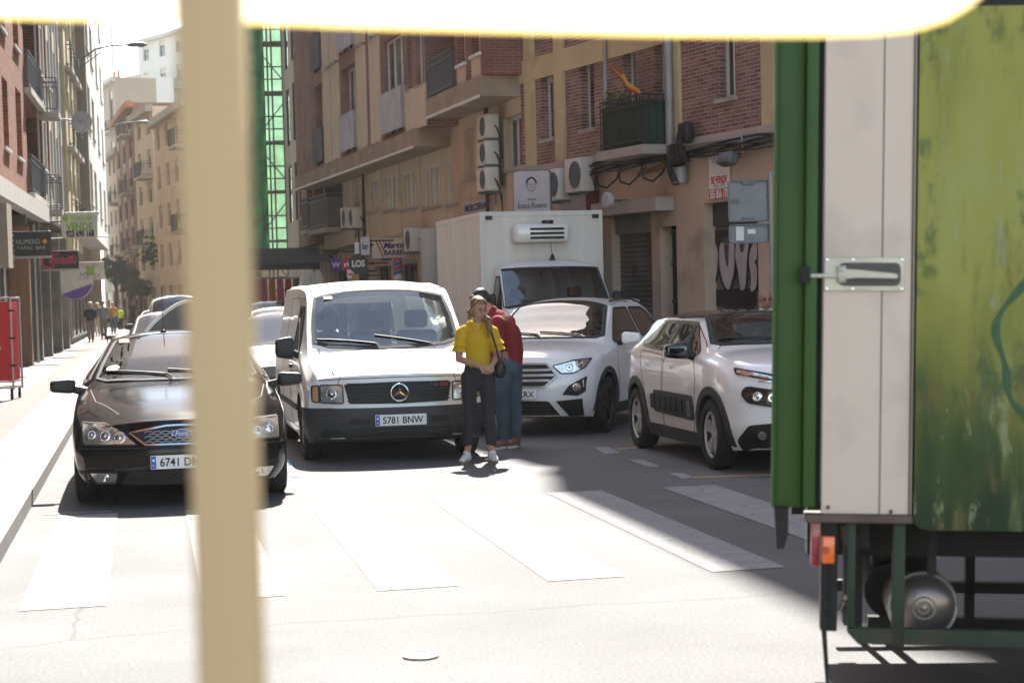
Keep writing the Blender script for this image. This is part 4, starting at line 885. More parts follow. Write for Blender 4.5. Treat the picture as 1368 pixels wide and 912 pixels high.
            if panel_m:
                g = MB(); g.bb(x0 + .03, x1 - .03, y1 - .05, y1 - .035, z0 + .02, z1 - .1); g.bb(x0 + .036, x0 + .05, y0 + .02, y1 - .06, z0 + .02, z1 - .1); g.bb(x1 - .05, x1 - .036, y0 + .02, y1 - .06, z0 + .02, z1 - .1); g.build('screen', panel_m, root)
        return root
def ac_unit(fac, x, z, y, label, w=.8, h=.58, d=.3, group='air conditioning units on the right facades'):
    o = thing('air_conditioner', label, 'air conditioner', fac.w(x, y, z), fac.root.rotation_euler.z, group)
    b = MB(); b.bb(-w / 2, w / 2, .1, .1 + d, 0, h, 0, .02); b.build('housing', 'ac_white', o, 60)
    b = MB(); b.lathe([(h * .4, 0), (h * .4, .012), (h * .36, .012), (h * .36, .004)], (-.12, .1 + d, h / 2), (0, 1, 0), 28, 0)
    for q in range(1, 5): b.tube([(-.12 + math.cos(a) * h * .4 * q / 5, .1 + d + .006, h / 2 + math.sin(a) * h * .4 * q / 5) for a in [i * math.pi / 8 for i in range(17)]], .005, 4)
    b.build('fan_guard', 'rail_grey', o); b = MB(); b.bb(-w * .38, -w * .12 + .02, .1, .1 + d, h * .62, h * .8); 
    for sx in (-1, 1): b2 = MB(); b2.bb(sx * w * .33 - .02, sx * w * .33 + .02, .0, .1 + d, -.05, -.004); b2.bb(sx * w * .33 - .018, sx * w * .33 + .018, .0, .03, -.3, -.05); b2.build('bracket', 'rail_grey', o)
    b = MB(); b.tube([(-w / 2 - .0, .2, h * .5), (-w / 2 - .08, .18, h * .4), (-w / 2 - .06, .12, h * .1), (-w / 2 + .02, .05, -.2), (-w / 2 + .05, .03, -.45)], .018, 6); b.build('hose', 'cable', o, 60); return o
# ---- near right: mixed brick house over a pink ground floor
F3 = Fac('brick_house', 'brick house with yellow pilasters, green screened balcony and graffiti shutter, behind the white hatchback', (13.79, 9), (7.70, 37.2), 28)
zc = F3.m(892, 199)[1]                                    # top of the ground floor
wins = [F3.R(722, 738, 102, 186), F3.R(775, 793, 84, 172), F3.R(832, 848, 60, 139), F3.R(873, 897, 32, 139), F3.R(958, 981, 42, 131)]
fh = 2.85; holes = []
for k in range(8):
    for i, h in enumerate(wins): 
        if k < 3 or i != 2: holes.append((h[0], h[1], h[2] + k * fh, h[3] + k * fh))
near = []
for xx in (3, 6, 9.5, 12.5, 15.5):
    for k in range(8): near.append((xx, xx + 1.0, zc + .9 + k * fh, zc + 2.3 + k * fh))
xq = lambda s_: (s_ - 9) / (37.2 - 9) * F3.L
b = MB(); b.prism([(xq(34) + .001, 25.01), (F3.L, 25.01), (xq(34) + .001, 28.95)], -9, 0); b.build('roof_shade_wedge', 'roof_tile', F3.root)  # unseen wedge added on the roof to straighten the shade edge on the road
for xa_, xb_, H_ in ((0, xq(34), 28.9), (xq(34), F3.L, 25.0)):
    F3.wall(xa_, xb_, zc, H_, 0, [(max(h[0], xa_), min(h[1], xb_), h[2], h[3]) for h in holes + near if h[0] < xb_ and h[1] > xa_ and h[3] < H_], 'brick_mixed')
holes = [h for h in holes if h[3] < 24.2]
for i, h in enumerate(holes): F3.win(h, 0, 'frame_white', blind=[0, 0, .35, .6][i % 4] if i >= 5 else [.1, .1, 0, 0, 0][i], sill=i % 5 not in (2, 3))
for h in near: F3.win(h, 0, 'frame_white', blind=random.choice((0, .3, .7)))
b = MB()      # pilasters and bands
for px in ((705, 717), (745, 757), (904, 912), (1022, 1037)):
    a, c = sorted((F3.m(px[0], 180)[0], F3.m(px[1], 180)[0])); a = min(a, F3.L - .02); b.bb(a, min(c, F3.L - .003), .003, .06, zc + .1, 24.1)
for xx in (1.2, 4.7, 8, 11.5): b.bb(xx, xx + .35, .003, .06, zc + .1, 27.9)
ys, y_ = F3.m(765, 92)[1], F3.m(765, 60)[1]
for k in range(7): b.bb(.02, F3.L - .01, .002, .052, ys - .02 + k * fh, ys + .42 + k * fh)
b.build('stucco_band', 'stucco_yellow', F3.root)
gh = [F3.R(815, 868, 283, 470), F3.R(880, 902, 302, 470), F3.R(938, 1010, 268, 470), (2, 5, 0, 2.7), (6.5, 9, 0, 2.7)]; gh = [(a, c, .0, f) for a, c, e, f in gh]
F3.wall(0, F3.L, 0, zc, -.02, gh, 'stucco_pink', 'ground_floor_wall', .3)
b = MB(); b.bb(0, F3.L, -.02 + .003, .10, zc - .12, zc + .1); b.build('cornice', 'concrete', F3.root)
def shutter(F, h, y, m='shutter_grey', slat=.09, name='roller_shutter'):
    b = MB(); z = h[2]; i = 0
    while z < h[3] - .01: zt = min(z + slat, h[3]); b.add([(h[0], y, z), (h[1], y, z), (h[1], y + .018, (z + zt) / 2), (h[0], y + .018, (z + zt) / 2), (h[1], y, zt), (h[0], y, zt)], [(0, 1, 2, 3), (3, 2, 4, 5)]); z = zt
    return b.build(name, m, F.root)
mat('shutter_grey', (.19, .175, .165), .55, metal=.3, noise=.25, scale=1.5, dirt=((.07, .06, .06), .6, 2.5, .56)); mat('shutter_dark', (.05, .05, .055), .6); mat('graffiti_black', (.02, .018, .022), .6); mat('graffiti_pale', (.46, .43, .44), .6)
hs = gh[2]; zt_ = F3.m(970, 300)[1]
shutter(F3, (hs[0], hs[1], 0, zt_), -.26); b = MB(); b.bb(hs[0], hs[1], -.3, -.2, zt_ + .004, hs[3]); b.build('shutter_box', 'shutter_dark', F3.root)
def gpx(F, pts, off): return [F.m(x, y, off) for x, y in pts]
def blob(b, F, pts, y0, y1, k=0):
    r = delaunay_2d_cdt([Vector(p) for p in densify(rounded(pts, .12), .08)], [(i, (i + 1) % len(densify(rounded(pts, .12), .08))) for i in range(len(densify(rounded(pts, .12), .08)))], [], 1, 1e-5)
    b.add([(v[0], y1, v[1]) for v in r[0]], r[2], k)
b = MB(); yg = -.235
blob(b, F3, gpx(F3, [(940, 388), (1010, 384), (1010, 412), (985, 418), (960, 408), (942, 416)], yg), 0, yg, 0)
blob(b, F3, gpx(F3, [(941, 308), (1008, 306), (1009, 322), (975, 316), (942, 322)], yg), 0, yg, 0)
gl = [[(944, 335), (948, 322), (956, 322), (960, 340), (957, 372), (950, 382), (944, 370)], [(961, 326), (967, 322), (969, 350), (973, 360), (974, 322), (981, 318), (981, 362), (974, 390), (966, 378), (961, 355)],
      [(983, 324), (988, 322), (989, 338), (994, 336), (996, 322), (1001, 322), (998, 345), (996, 385), (989, 390), (986, 360), (982, 345)], [(1003, 330), (1011, 320), (1012, 345), (1007, 350), (1012, 356), (1011, 385), (1002, 392), (1004, 372), (1000, 350)]]
for g_ in gl:
    gx_, gy_ = sum(q[0] for q in g_) / len(g_), sum(q[1] for q in g_) / len(g_); blob(b, F3, gpx(F3, [((x - gx_) * 1.42 + gx_, (y - gy_) * 1.14 + gy_) for x, y in g_], yg + .0015), 0, yg + .0015, 0)
for g_ in gl: blob(b, F3, gpx(F3, g_, yg + .002), 0, yg + .004, 1)
blob(b, F3, gpx(F3, [(950, 342), (953, 340), (954, 360), (951, 364)], yg + .004), 0, yg + .008, 0)
b.build('graffiti', ('graffiti_black', 'graffiti_pale'), F3.root)
# door with iron bars, closed shop
hd = gh[1]; b = MB(); b.bb(hd[0], hd[1], -.31, -.27, 0, hd[3]); d_ = b.build('door', 'black_plastic', F3.root); b = MB()
for i in range(6): xx = hd[0] + (hd[1] - hd[0]) * (i + .5) / 6; b.bb(xx - .012, xx + .012, -.26, -.24, .1, hd[3])
for z in (.15, .8, 1.45, 2.1, hd[3] - .1): b.bb(hd[0], hd[1], -.262, -.238, z - .03, z + .03)
b.build('iron_bars', mat('iron_green', (.04, .05, .05), .6), d_)
hq = gh[0]; shutter(F3, (hq[0], hq[1], 0, F3.m(845, 312)[1]), -.2); b = MB(); b.bb(hq[0], hq[1], -.2, -.1, F3.m(845, 311)[1], hq[3]); b.build('transom_panel', 'frame_grey', F3.root)
b = MB(); b.bb(hq[0] + .3, hq[0] + .85, -.18, -.165, .7, 1.25); b.build('notice_board', mat('notice', (.3, .29, .28), .7), F3.root)
b = MB(); aL = F3.m(900, 280)[0]; aR = F3.m(812, 280)[0]; b.bb(min(aL, aR), max(aL, aR), -.015, .35, F3.m(855, 286)[1], F3.m(855, 268)[1], 0, .01); b.build('door_canopy', 'concrete', F3.root)
# balcony with green screen
bx = sorted((F3.m(803, 200, .6)[0], F3.m(861, 200, .6)[0])); zb0 = F3.m(861, 193, .6)[1]; zb1 = F3.m(861, 124, .6)[1]
mat('screen_green', (.025, .05, .03), .8, noise=.3, scale=3)
bal = F3.rail(bx[0], bx[1], zb0, zb1, .06, .62, 'rail_black', False, .12, True, 'concrete', panel_m='screen_green')
for k in range(1, 8): F3.rail(bx[0], bx[1], zb0 + k * fh, zb1 + k * fh, .06, .62, 'rail_black', False, .12, True, 'concrete', panel_m='screen_green' if k % 2 else None)
b = MB()
for q in range(3):
    x0 = bx[0] + .25 + q * .9; P_ = [(x0, .02, zb0 - .2), (x0 - .03, .12, zb0 - .45), (x0, .32, zb0 - .62), (x0, .5, zb0 - .56), (x0, .52, zb0 - .42), (x0, .44, zb0 - .38)]; b.tube(P_, .02, 6)
b.build('bracket', 'rail_black', bal, 60)
def leafy(name, label, cat, spots, m='leaf', size=.05, n=40, group=None):
    b = MB(); rnd = random.Random(hash(label) % 999)
    for c, r in spots:
        for _ in range(n):
            v = Vector((rnd.gauss(0, 1), rnd.gauss(0, 1), rnd.gauss(0, 1))).normalized() * r * rnd.random() ** .4; p = Vector(c) + v
            q = Euler((rnd.random() * 6, rnd.random() * 6, rnd.random() * 6)).to_matrix(); L = size * (.6 + rnd.random())
            b.add([p + q @ Vector(w) for w in ((0, 0, 0), (L * .4, L * .5, .0), (0, L * 1.3, L * .2), (-L * .4, L * .5, 0))], [(0, 1, 2, 3)])
    o = b.build(name, m); return tag(o, label, cat, group)
mat('leaf', (.06, .10, .025), .7, noise=.4, scale=4, trans=.25); mat('leaf_yellow', (.30, .28, .06), .7, noise=.3, scale=4, trans=.3)
leafy('potted_plant', 'leafy green plant spilling over the left end of the green balcony', 'plant', [(F3.w(bx[1] - .3, .5, zb1 + .05), .18), (F3.w(bx[1] - .8, .5, zb1 + .02), .14)], n=60)
# flag
fp = F3.w(F3.m(822, 85)[0], .08, F3.m(822, 85)[1]); fq = F3.w(bx[0] + .1, .62, zb1)
fl = thing('flag', 'red and yellow flag sagging from the balcony rail', 'flag', (0, 0, 0))
d1 = fq - fp; b = MB(); N = 14
for i in range(N):
    for j in range(3):
        v = []
        for ii, jj in ((i, j), (i + 1, j), (i + 1, j + 1), (i, j + 1)):
            t = ii / N; w_ = (jj / 3 - .5) * (.12 + .03 * math.sin(t * math.pi)); p = fp + d1 * t + Vector((0, 0, w_ - .06 * math.sin(t * math.pi) + .012 * math.sin(9 * t + jj))) + F3.n * (.03 * math.sin(t * 12)); v.append(p)
        b.add(v, [(0, 1, 2, 3)], 0 if (j == 0 or (j == 2 and t < .3)) else 1)
b.build('cloth', (mat('flag_red', (.35, .02, .03), .8), mat('flag_yellow', (.6, .38, .02), .8)), fl, 60)
b = MB()
for i in range(8):
    z0 = zb1 - i * .09; w_ = .1 + .03 * math.sin(i)
    b.add([F3.w(bx[0] - .02, .62 - .02, z0), F3.w(bx[0] - .02, .62 - .02 - w_ * 1.5, z0), F3.w(bx[0] - .03, .62 - .02 - w_ * 1.4, z0 - .09), F3.w(bx[0] - .03, .62 - .02, z0 - .09)], [(0, 1, 2, 3)], 0 if i in (0, 6, 7) else 1)

# pipes, cables and boxes
def pipe(name, label, pts, r, m, cat='pipe', group=None): b = MB(); b.tube(pts, r, 8); return tag(b.build(name, m, None, 60), label, cat, group)
xo = F3.m(897, 120)[0]; xg = F3.m(903, 120)[0]
pipe('downpipe', 'rusty orange downpipe beside the green balcony', [F3.w(xo, .1, 26), F3.w(xo, .1, F3.m(897, 188)[1]), F3.w(xo + .12, .14, F3.m(897, 193)[1]), F3.w(xo + .12, .14, F3.m(897, 215)[1]), F3.w(xo + .05, .12, F3.m(895, 222)[1]), F3.w(xo + 1.1, .1, F3.m(860, 232)[1])], .04, 'pipe_rust')
pipe('downpipe', 'grey downpipe on the brick wall, right of the green balcony', [F3.w(xg, .14, 26), F3.w(xg, .14, F3.m(903, 205)[1])], .075, 'pipe_grey')
pipe('downpipe', 'pale tin sleeve of pipe low on the pink pilaster', [F3.w(F3.m(917, 222)[0], .12, F3.m(917, 222)[1]), F3.w(F3.m(917, 222)[0], .12, F3.m(917, 245)[1])], .13, 'pipe_grey')
pipe('downpipe', 'thin grey pipe up the brick wall left of the flag', [F3.w(F3.m(815, 100)[0], .1, 26), F3.w(F3.m(815, 100)[0], .1, F3.m(817, 200)[1])], .04, 'pipe_grey')
pipe('conduit', 'thin grey conduit along the top of the pink ground floor', [F3.w(F3.m(x, y)[0], .16, F3.m(x, y)[1]) for x, y in ((893, 199), (930, 194), (970, 188), (1003, 182), (1004, 205))], .022, 'pipe_grey')
rc = random.Random(3)
b = MB()
for q in range(7):
    dz = rc.uniform(-.16, .04); pts = []
    for i in range(40):
        x = .4 + (F3.L - .5) * i / 39; pts.append((x, .13 + q * .012, zc - .05 + dz + .05 * math.sin(x * 1.3 + q) + rc.uniform(-.012, .012)))
    b.tube(pts, rc.uniform(.008, .024), 5)
tag(b.build('cable_bundle', 'cable', F3.root, 60), None, None)
for i, (x, y, w_, h_, lb) in enumerate(((930, 177, .30, .34, 'black cable junction box below the brick wall, upper of two'), (917, 208, .36, .4, 'black cable junction box over the tin pipe sleeve'))):
    o = thing('junction_box', lb, 'junction box', F3.w(F3.m(x, y)[0], .1, F3.m(x, y)[1]), F3.root.rotation_euler.z); b = MB(); b.bb(-w_ / 2, w_ / 2, 0, .2, -h_ / 2, h_ / 2, 0, .06); b.build('casing', 'black_plastic', o, 50)
    b = MB()
    for q in range(5): b.tube([(-.1 + q * .05, .2, 0), (-.12 + q * .05, .26, -.1 - q * .02), (-.05 + q * .02, .2, -.25 - q * .04), (-.1 + q * .05, .1, -.5)], .012, 5)
    b.build('loose_cable', 'cable', o, 60)
o = thing('floodlight', 'dark rectangular floodlight on the pink wall under the cables', 'floodlight', F3.w(F3.m(995, 213)[0], .1, F3.m(995, 213)[1]), F3.root.rotation_euler.z)
b = MB(); b.box((0, .22, 0), (.42, .18, .2), Matrix.Rotation(R_(25), 3, 'X'), 0, .03); b.build('housing', 'rail_grey', o, 50); b = MB(); b.bb(-.04, .04, 0, .2, .02, .1); b.build('bracket', 'rail_black', o)
h = F3.R(948, 975, 207, 266); o = thing('sale_sign', 'white and red for sale notice on the pink wall above the graffiti shutter', 'sign', F3.w((h[0] + h[1]) / 2, .0, h[2]), F3.root.rotation_euler.z)
w_, h_ = h[1] - h[0], h[3] - h[2]; b = MB(); b.bb(-w_ / 2, w_ / 2, .0, .02, 0, h_, 0); b.bb(-w_ / 2, w_ / 2, .02, .024, 0, h_ * .24, 1); b.build('board', ('plate_white', 'ink_red'), o)
b = MB(); letters(b, 'SE VENDE', .16, (0, .021, h_ * .44), (-1, 0, 0), (0, 0, 1), 1, .004, width=w_ * .8, bold=.004); letters(b, '656 170', .1, (0, .021, h_ * .31), (-1, 0, 0), (0, 0, 1), 2, .004, width=w_ * .55); letters(b, '555 856 170', .2, (0, .025, h_ * .12), (-1, 0, 0), (0, 0, 1), 0, .004, width=w_ * .9, bold=.006); letters(b, 'VS', .14, (w_ * .25, .021, h_ * .88), (-1, 0, 0), (0, 0, 1), 2, .003); b.build('lettering', ('plate_white', 'ink_red', 'frame_grey'), o)
o = ac_unit(F3, F3.m(771, 240, .3)[0], F3.m(771, 257, .3)[1], 0, 'large air conditioner under the brick wall left of the green balcony', .7, .64, .3)
o = ac_unit(F3, F3.m(745, 262, .3)[0], F3.m(745, 268, .3)[1], 0, 'small air conditioner half hidden behind the pale portrait sign', .6, .6, .35)
b = MB(); hh = F3.R(752, 792, 268, 292); o = thing('shop_sign', 'pale shop sign with small grey writing above the truck roof', 'sign', F3.w((hh[0] + hh[1]) / 2, .02, hh[2] - .3), F3.root.rotation_euler.z); b.bb(-(hh[1] - hh[0]) / 2, (hh[1] - hh[0]) / 2, 0, .12, 0, .75, 0, .01); b.bb(-(hh[1] - hh[0]) / 2 - .3, -(hh[1] - hh[0]) / 2 - .01, 0, .14, -.6, .8, 1, .01)
b.build('board', (mat('sign_grey', (.42, .40, .42), .5), mat('sign_maroon', (.12, .01, .015), .5)), o); b = MB(); letters(b, 'CARNICERIA', .2, (0, .121, .4), (-1, 0, 0), (0, 0, 1), 0, .006, width=1.0); b.build('lettering', 'frame_grey', o)
pl = D(812, 268, 33.); o = thing('shop_sign', 'round white hanging shop sign at the edge of the white truck', 'sign', pl, 0); b = MB(); b.lathe([(.13, -.05), (.15, -.03), (.15, .03), (.13, .05)], (0, 0, 0), (-.95, -.3, 0), 28); b.build('disc', 'sign_grey', o, 40); b = MB(); b.tube([(0, 0, 0), (.8, .25, 0)], .02); b.build('arm', 'rail_grey', o)
# portrait sign (pale panel with a line drawing and script)
pA, pB = D(687, 283, 33.2), D(735, 283, 33.0); o = thing('portrait_sign', 'pale rounded shop sign with a line drawn head and handwriting', 'sign', (pA + pB) / 2, math.atan2((pB - pA).y, (pB - pA).x))
w_ = (pB - pA).length; h_ = w_ * 1.08; b = MB(); b.prism(rounded([(-w_ / 2, -.1), (w_ / 2, -.1), (w_ / 2, h_), (-w_ / 2, h_)], .06), 0, .08, 0); b.build('panel', 'sign_grey', o)
b = MB(); b.prism(rounded([(-w_ / 2 - .02, -.12), (w_ / 2 + .02, -.12), (w_ / 2 + .02, h_ + .02), (-w_ / 2 - .02, h_ + .02)], .07), .01, .07, 0); b.build('rim', 'rail_grey', o)
b = MB(); hy = h_ * .66; b.tube([(math.cos(a) * .085, -.004, hy + math.sin(a) * .115) for a in [i * math.pi / 12 for i in range(25)]], .004, 4)
b.tube([(math.cos(a) * .09, -.006, hy + .03 + math.sin(a) * .10) for a in [i * math.pi / 10 for i in range(11)]], .014, 5)
for sx in (-1, 1): b.tube([(sx * .02, -.004, hy + .01), (sx * .055, -.004, hy + .015)], .006, 4)
b.tube([(0, -.004, hy), (.01, -.004, hy - .03)], .004, 4); b.tube([(-.03, -.004, hy - .06), (.03, -.004, hy - .06)], .005, 4)
letters(b, 'TIENDA', .05, (0, 0, h_ * .3), k=0); letters(b, 'Susana Romero', .15, (0, 0, h_ * .16), k=0, width=w_ * .84, shear=.4); b.build('lettering', 'ink_black', o)
# ---- second right: block with slab bays
F2 = Fac('brick_block', 'beige fronted block with a red brick bay over stacked air conditioners, behind the box truck', (7.70, 37.2), (7.2, 43.1), 20.2)
b = MB(); b.bb(.0, 2.2, -3, .12, 20.61, 22.5); b.build('roof_shade_block', 'brick_red', F2.root)  # unseen block added above the bay to fill a gap in the road shadow
off = .75; xe = F2.m(652, 120, off)[0]; zs = F2.m(652, 127, off)[1]; x2e = F2.m(577, 150, off)[0]
lw = [F2.R(672, 700, 154, 224), F2.R(619, 633, 172, 240)]
F2.wall(0, F2.L, 3.25, zs, 0, lw, 'stucco_beige', 'mezzanine_wall'); F2.win(lw[0], 0, 'frame_white', .0, div=3); F2.win(lw[1], 0, 'frame_white', .98)
F2.wall(0, F2.L, 0, 3.25, -.05, [(.8, 2.6, 0, 2.6), (3.2, 5.2, 0, 2.6)], 'stucco_pink', 'ground_floor_wall')
for h in ((.8, 2.6, 0, 2.6), (3.2, 5.2, 0, 2.6)): F2.win(h, -.05, 'frame_brown', sill=False, pane='window_glass')
F2.wall(0, F2.L, zs, 20.2, 0, [], 'brick_red', 'recess_wall')
b = MB(); b.bb(0, x2e, 0, off + .12, zs, zs + .42); b.build('slab', 'stucco_brown', F2.root); b = MB(); b.bb(0, x2e, off + .12, off + .15, zs - .03, zs + .03); b.build('slab_edge', 'frame_white', F2.root)
xb2 = F2.m(608, 100, off)[0]; up = []
a0 = F2.R(610, 621, 30, 86, off); a1 = F2.R(629, 641, 22, 73, off); fh2 = 2.8
for k in range(4): up += [(a0[0], a0[1], a0[2] + k * fh2, a0[3] + k * fh2), (a1[0], a1[1], a1[2] + k * fh2, a1[3] + k * fh2)]
F2.wall(xe, xb2, zs + .42, 20.2, off, up, 'brick_red', 'bay_wall', back=-.1)
for h in up: F2.win(h, off, 'frame_white', .2, sillm='frame_white')
b = MB()
for h in up: b.bb(h[0], h[1], off + .002, off + .02, h[2] - .9, h[2] - .08)
b.each('spandrel', 'stucco_beige', F2.root)
for k in range(5): F2.rail(xb2 + .02, x2e, zs + .42 + k * fh2, zs + 1.3 + k * fh2, .01, off + .08, 'rail_grey', False, slab=k > 0, panel_m='rail_grey')
for i, (y1, lb) in enumerate(((186, 'top'), (221, 'middle'), (256, 'bottom'))): ac_unit(F2, F2.m(646, y1, .4)[0], F2.m(646, y1, .4)[1], 0.05, lb + ' one of three stacked air conditioners under the brick bay', .75, .5, .3, 'stacked air conditioners on the beige wall')
hm = F2.R(621, 652, 269, 284, .1); o = thing('shop_sign', 'narrow pale haberdashery sign above the white truck box', 'sign', F2.w((hm[0] + hm[1]) / 2, .0, hm[2]), F2.root.rotation_euler.z); w_ = hm[1] - hm[0]; b = MB(); b.bb(-w_ / 2, w_ / 2, 0, .12, -.05, hm[3] - hm[2] + .06); b.build('board', 'sign_grey', o); b = MB(); letters(b, 'MERCERIA', .2, (0, .12, (hm[3] - hm[2]) / 2), (-1, 0, 0), (0, 0, 1), 0, .006, width=w_ * .92, bold=.006); b.build('lettering', mat('ink_blue', (.02, .02, .12)), o)
pipe('downpipe', 'dark red pipe running down beside the stacked air conditioners', [F2.w(F2.m(655, 150)[0], .1, zs), F2.w(F2.m(657, 260)[0], .1, 3.3)], .05, mat('pipe_maroon', (.08, .03, .025)))
# ---- third right: long block with panel bays
F1 = Fac('long_block', 'long apartment block with tall cream panels, red brick strips and white balconies', (7.2, 43.1), (5.77, 60), 16.9)
x0 = F1.m(571, 180, off)[0]; zs1 = F1.m(571, 192, off)[1]; XL = F1.L + .3
lw = [F1.R(a, c, t, bt) for a, c, t, bt in ((596, 611, 214, 272), (565, 592, 221, 275), (536, 559, 229, 278), (513, 532, 235, 280), (492, 508, 240, 282), (474, 487, 244, 284), (464, 472, 246, 285))]
F1.wall(0, F1.L, 3.2, zs1, 0, lw + [hrec := F1.R(432, 457, 240, 308)], 'stucco_cream', 'mezzanine_wall', rev=.07)
mat('maroon', (.07, .02, .02), .8); b = MB(); b.bb(hrec[0], hrec[1], -.06, -.05, hrec[2], hrec[3]); b.build('recess_lining', 'maroon', F1.root); F1.rail(hrec[0] + .02, hrec[1] - .02, hrec[2] + .05, hrec[2] + 1.1, .0, .5, 'rail_grey', panel_m='rail_grey')
for i, h in enumerate(lw): F1.win(h, 0, 'frame_white', blind=.0, div=4 - (i > 3), pane='curtain_glass', rev=.06, fw=.035)
b = MB()
for px in (594, 562, 534, 510, 490, 472): x = F1.m(px, 250)[0]; b.bb(x - .12, x + .12, .003, .06, 3.3, zs1)
b.each('mullion_pier', 'stucco_cream', F1.root)
F1.wall(0, F1.L, 0, 3.2, -.05, [(x, x + 2.2, 0, 2.5) for x in (.8, 4, 7.2, 10.4, 13.5)], 'stucco_pink', 'ground_floor_wall')
for x in (.8, 4, 7.2, 10.4, 13.5): F1.win((x, x + 2.2, 0, 2.5), -.05, 'frame_brown', sill=False, div=3)
F1.wall(0, XL, zs1, 16.9, 0, [], 'brick_red', 'recess_wall')
b = MB(); b.bb(0, XL, 0, off + .12, zs1, zs1 + .42); b.build('slab', 'stucco_brown', F1.root); b = MB(); b.bb(0.1, XL, off + .12, off + .15, zs1 - .03, zs1 + .03); b.build('slab_edge', 'frame_white', F1.root)
fh1 = 2.8
W_ = F1.R(555, 569, 78, 140, off); bal_ = F1.R(516, 541, 85, 157, off); balw = F1.R(458, 474, 60, 130, off); 
hl = []; 
def rep(h, n_=6): return [(h[0], h[1], h[2] + k * fh1, h[3] + k * fh1) for k in range(n_)]
z1f = zs1 + .42
def col(px0, px1): a, c = sorted((F1.m(px0, 120, off)[0], F1.m(px1, 120, off)[0])); return a, c
cA = col(544, 552); cB = col(556, 569); cBal = col(513, 541); cBal2 = col(456, 476); cBal3 = col(420, 432)
for k in range(4):
    z = z1f + k * fh1
    for c_ in (cA, cB): hl.append((c_[0] + .1, c_[1] - .1, z + 1.0, z + 2.4))
    hl.append((cBal[0], cBal[1], z + .12, z + 2.5)); hl.append((cBal2[0], cBal2[1], z + .12, z + 2.5)); hl.append((cBal3[0], cBal3[1], z + .12, z + 2.5))
F1.wall(x0, XL, z1f, 16.9, off, hl, 'brick_pale', 'bay_wall', rev=.5, back=-.1)
for i, h in enumerate(hl):
    c_ = i % 5; k = i // 5
    if c_ < 2: F1.win(h, off, 'frame_white', [0, .3, .5][k % 3], rev=.12)
    else:
        F1.win(h, off, 'frame_white', 0, rev=.14 if c_ == 2 else .25, div=3, sill=False)
        F1.rail(h[0] + .02, h[1] - .02, h[2], h[2] + 1.05, off - .1, off + .1, 'rail_white' if c_ < 4 else 'rail_grey', True, slab=False)
b = MB()
for (p0, p1) in ((543, 570), (496, 509), (478, 490), (444, 454), (433, 442)):
    a, c_ = col(p0, p1)
    for k in range(4):
        z = z1f + k * fh1; m_ = (a + c_) / 2
        if p0 == 543:
            for (q0, q1) in ((a, c_),): b.bb(q0, q1, off + .003, off + .05, z + .0, z + .98)
            b.bb(a, c_, off + .003, off + .05, z + 2.43, z + 2.79)
        else:
            for q0, q1 in ((a, m_ - .015), (m_ + .015, c_)): b.bb(q0, q1, off + .003, off + .05, z + .04, z + 2.76)
b.each('facing_panel', 'panel_cream', F1.root)
b = MB()
for (p0, p1) in ((496, 509), (478, 490), (444, 454), (433, 442)):
    a, c_ = col(p0, p1)
    for k in range(4):
        for f_ in (.25, .75): x = a + (c_ - a) * f_; b.bb(x - .07, x + .07, off + .05, off + .12, z1f + k * fh1 - .06, z1f + k * fh1 + .05)
b.each('vent_hood', 'concrete', F1.root)
for i, (px, py, lb) in enumerate(((567, 338 - 2, 'boxy air conditioner above the striped barber awning'), (478, 300, 'left air conditioner of a pair under the long row of windows'), (488, 300, 'right air conditioner of a pair under the long row of windows'))):
    ac_unit(F1, F1.m(px, py)[0], F1.m(px, py)[1] - (.0 if i == 0 else .1), .0, lb, .7, .6, .35)
b = MB()
for q in range(6):
    b.tube([(x_ := F1.L * i / 20, .12 + .015 * q, 3.15 + .05 * math.sin(i + q) - .03 * q)[0:3] for i in range(21)], .018, 5)
b.build('cable_bundle', 'cable', F1.root, 60)
pipe('downpipe', 'thin dark pipe on the cream mezzanine wall of the long block', [F1.w(F1.m(490, 225)[0], .12, zs1), F1.w(F1.m(491, 290)[0], .12, 3.4)], .035, 'cable')
# barber awning and pole
hA = F1.R(500, 562, 319, 344, .5); o = thing('barber_sign', 'boxed barber shop sign with red diagonal stripes and dark lettering', 'sign', D(537, 345, 48.5), math.pi - YAW - .25); w_ = 1.32; h_ = .52
b = MB(); b.bb(-w_ / 2, w_ / 2, .0, .5, 0, h_, 0, .02); b.build('box', 'stucco_cream', o); b = MB()
n_ = 11
for i in range(n_):
    xa = -w_ / 2 + .05 + (w_ * .78) * i / n_
    if i % 1 == 0: b.add([(xa + d, .504, z) for d, z in ((0, .03), (.045, .03), (.045 + .2, h_ - .03), (.2, h_ - .03))], [(0, 1, 2, 3)])
b.build('stripe', mat('stripe_red', (.35, .1, .09)), o); b = MB(); b.bb(-.3, .32, .505, .512, .04, h_ - .04, 0); letters(b, 'Marcos', .22, (-.0, .512, h_ * .65), (-1, 0, 0), (0, 0, 1), 1, .005, shear=.3, bold=.008); letters(b, 'BARBER', .18, (0, .512, h_ * .28), (-1, 0, 0), (0, 0, 1), 1, .005, bold=.006); b.build('lettering', ('stucco_cream', 'ink_blue'), o)
p = F1.w(F1.m(532, 366, .3)[0], .3, F1.m(532, 374, .3)[1]); o = thing('barber_pole', 'red, white and blue striped barber pole below the striped sign', 'barber pole', p); b = MB(); b.lathe([(.11, 0), (.13, .05), (.1, .1), (.1, .62), (.13, .67), (.09, .76)], n=16); b.build('tube', 'frame_white', o, 50)
b = MB()
for q in range(2):
    for i in range(24):
        v = []
        for (ii, dz) in ((i, 0), (i + 1, 0), (i + 1, .1), (i, .1)): a_ = ii * .5 + q * 3.14; v.append((math.cos(a_) * .103, math.sin(a_) * .103, .1 + ii * .018 + dz))
        b.add(v, [(0, 1, 2, 3)], q)
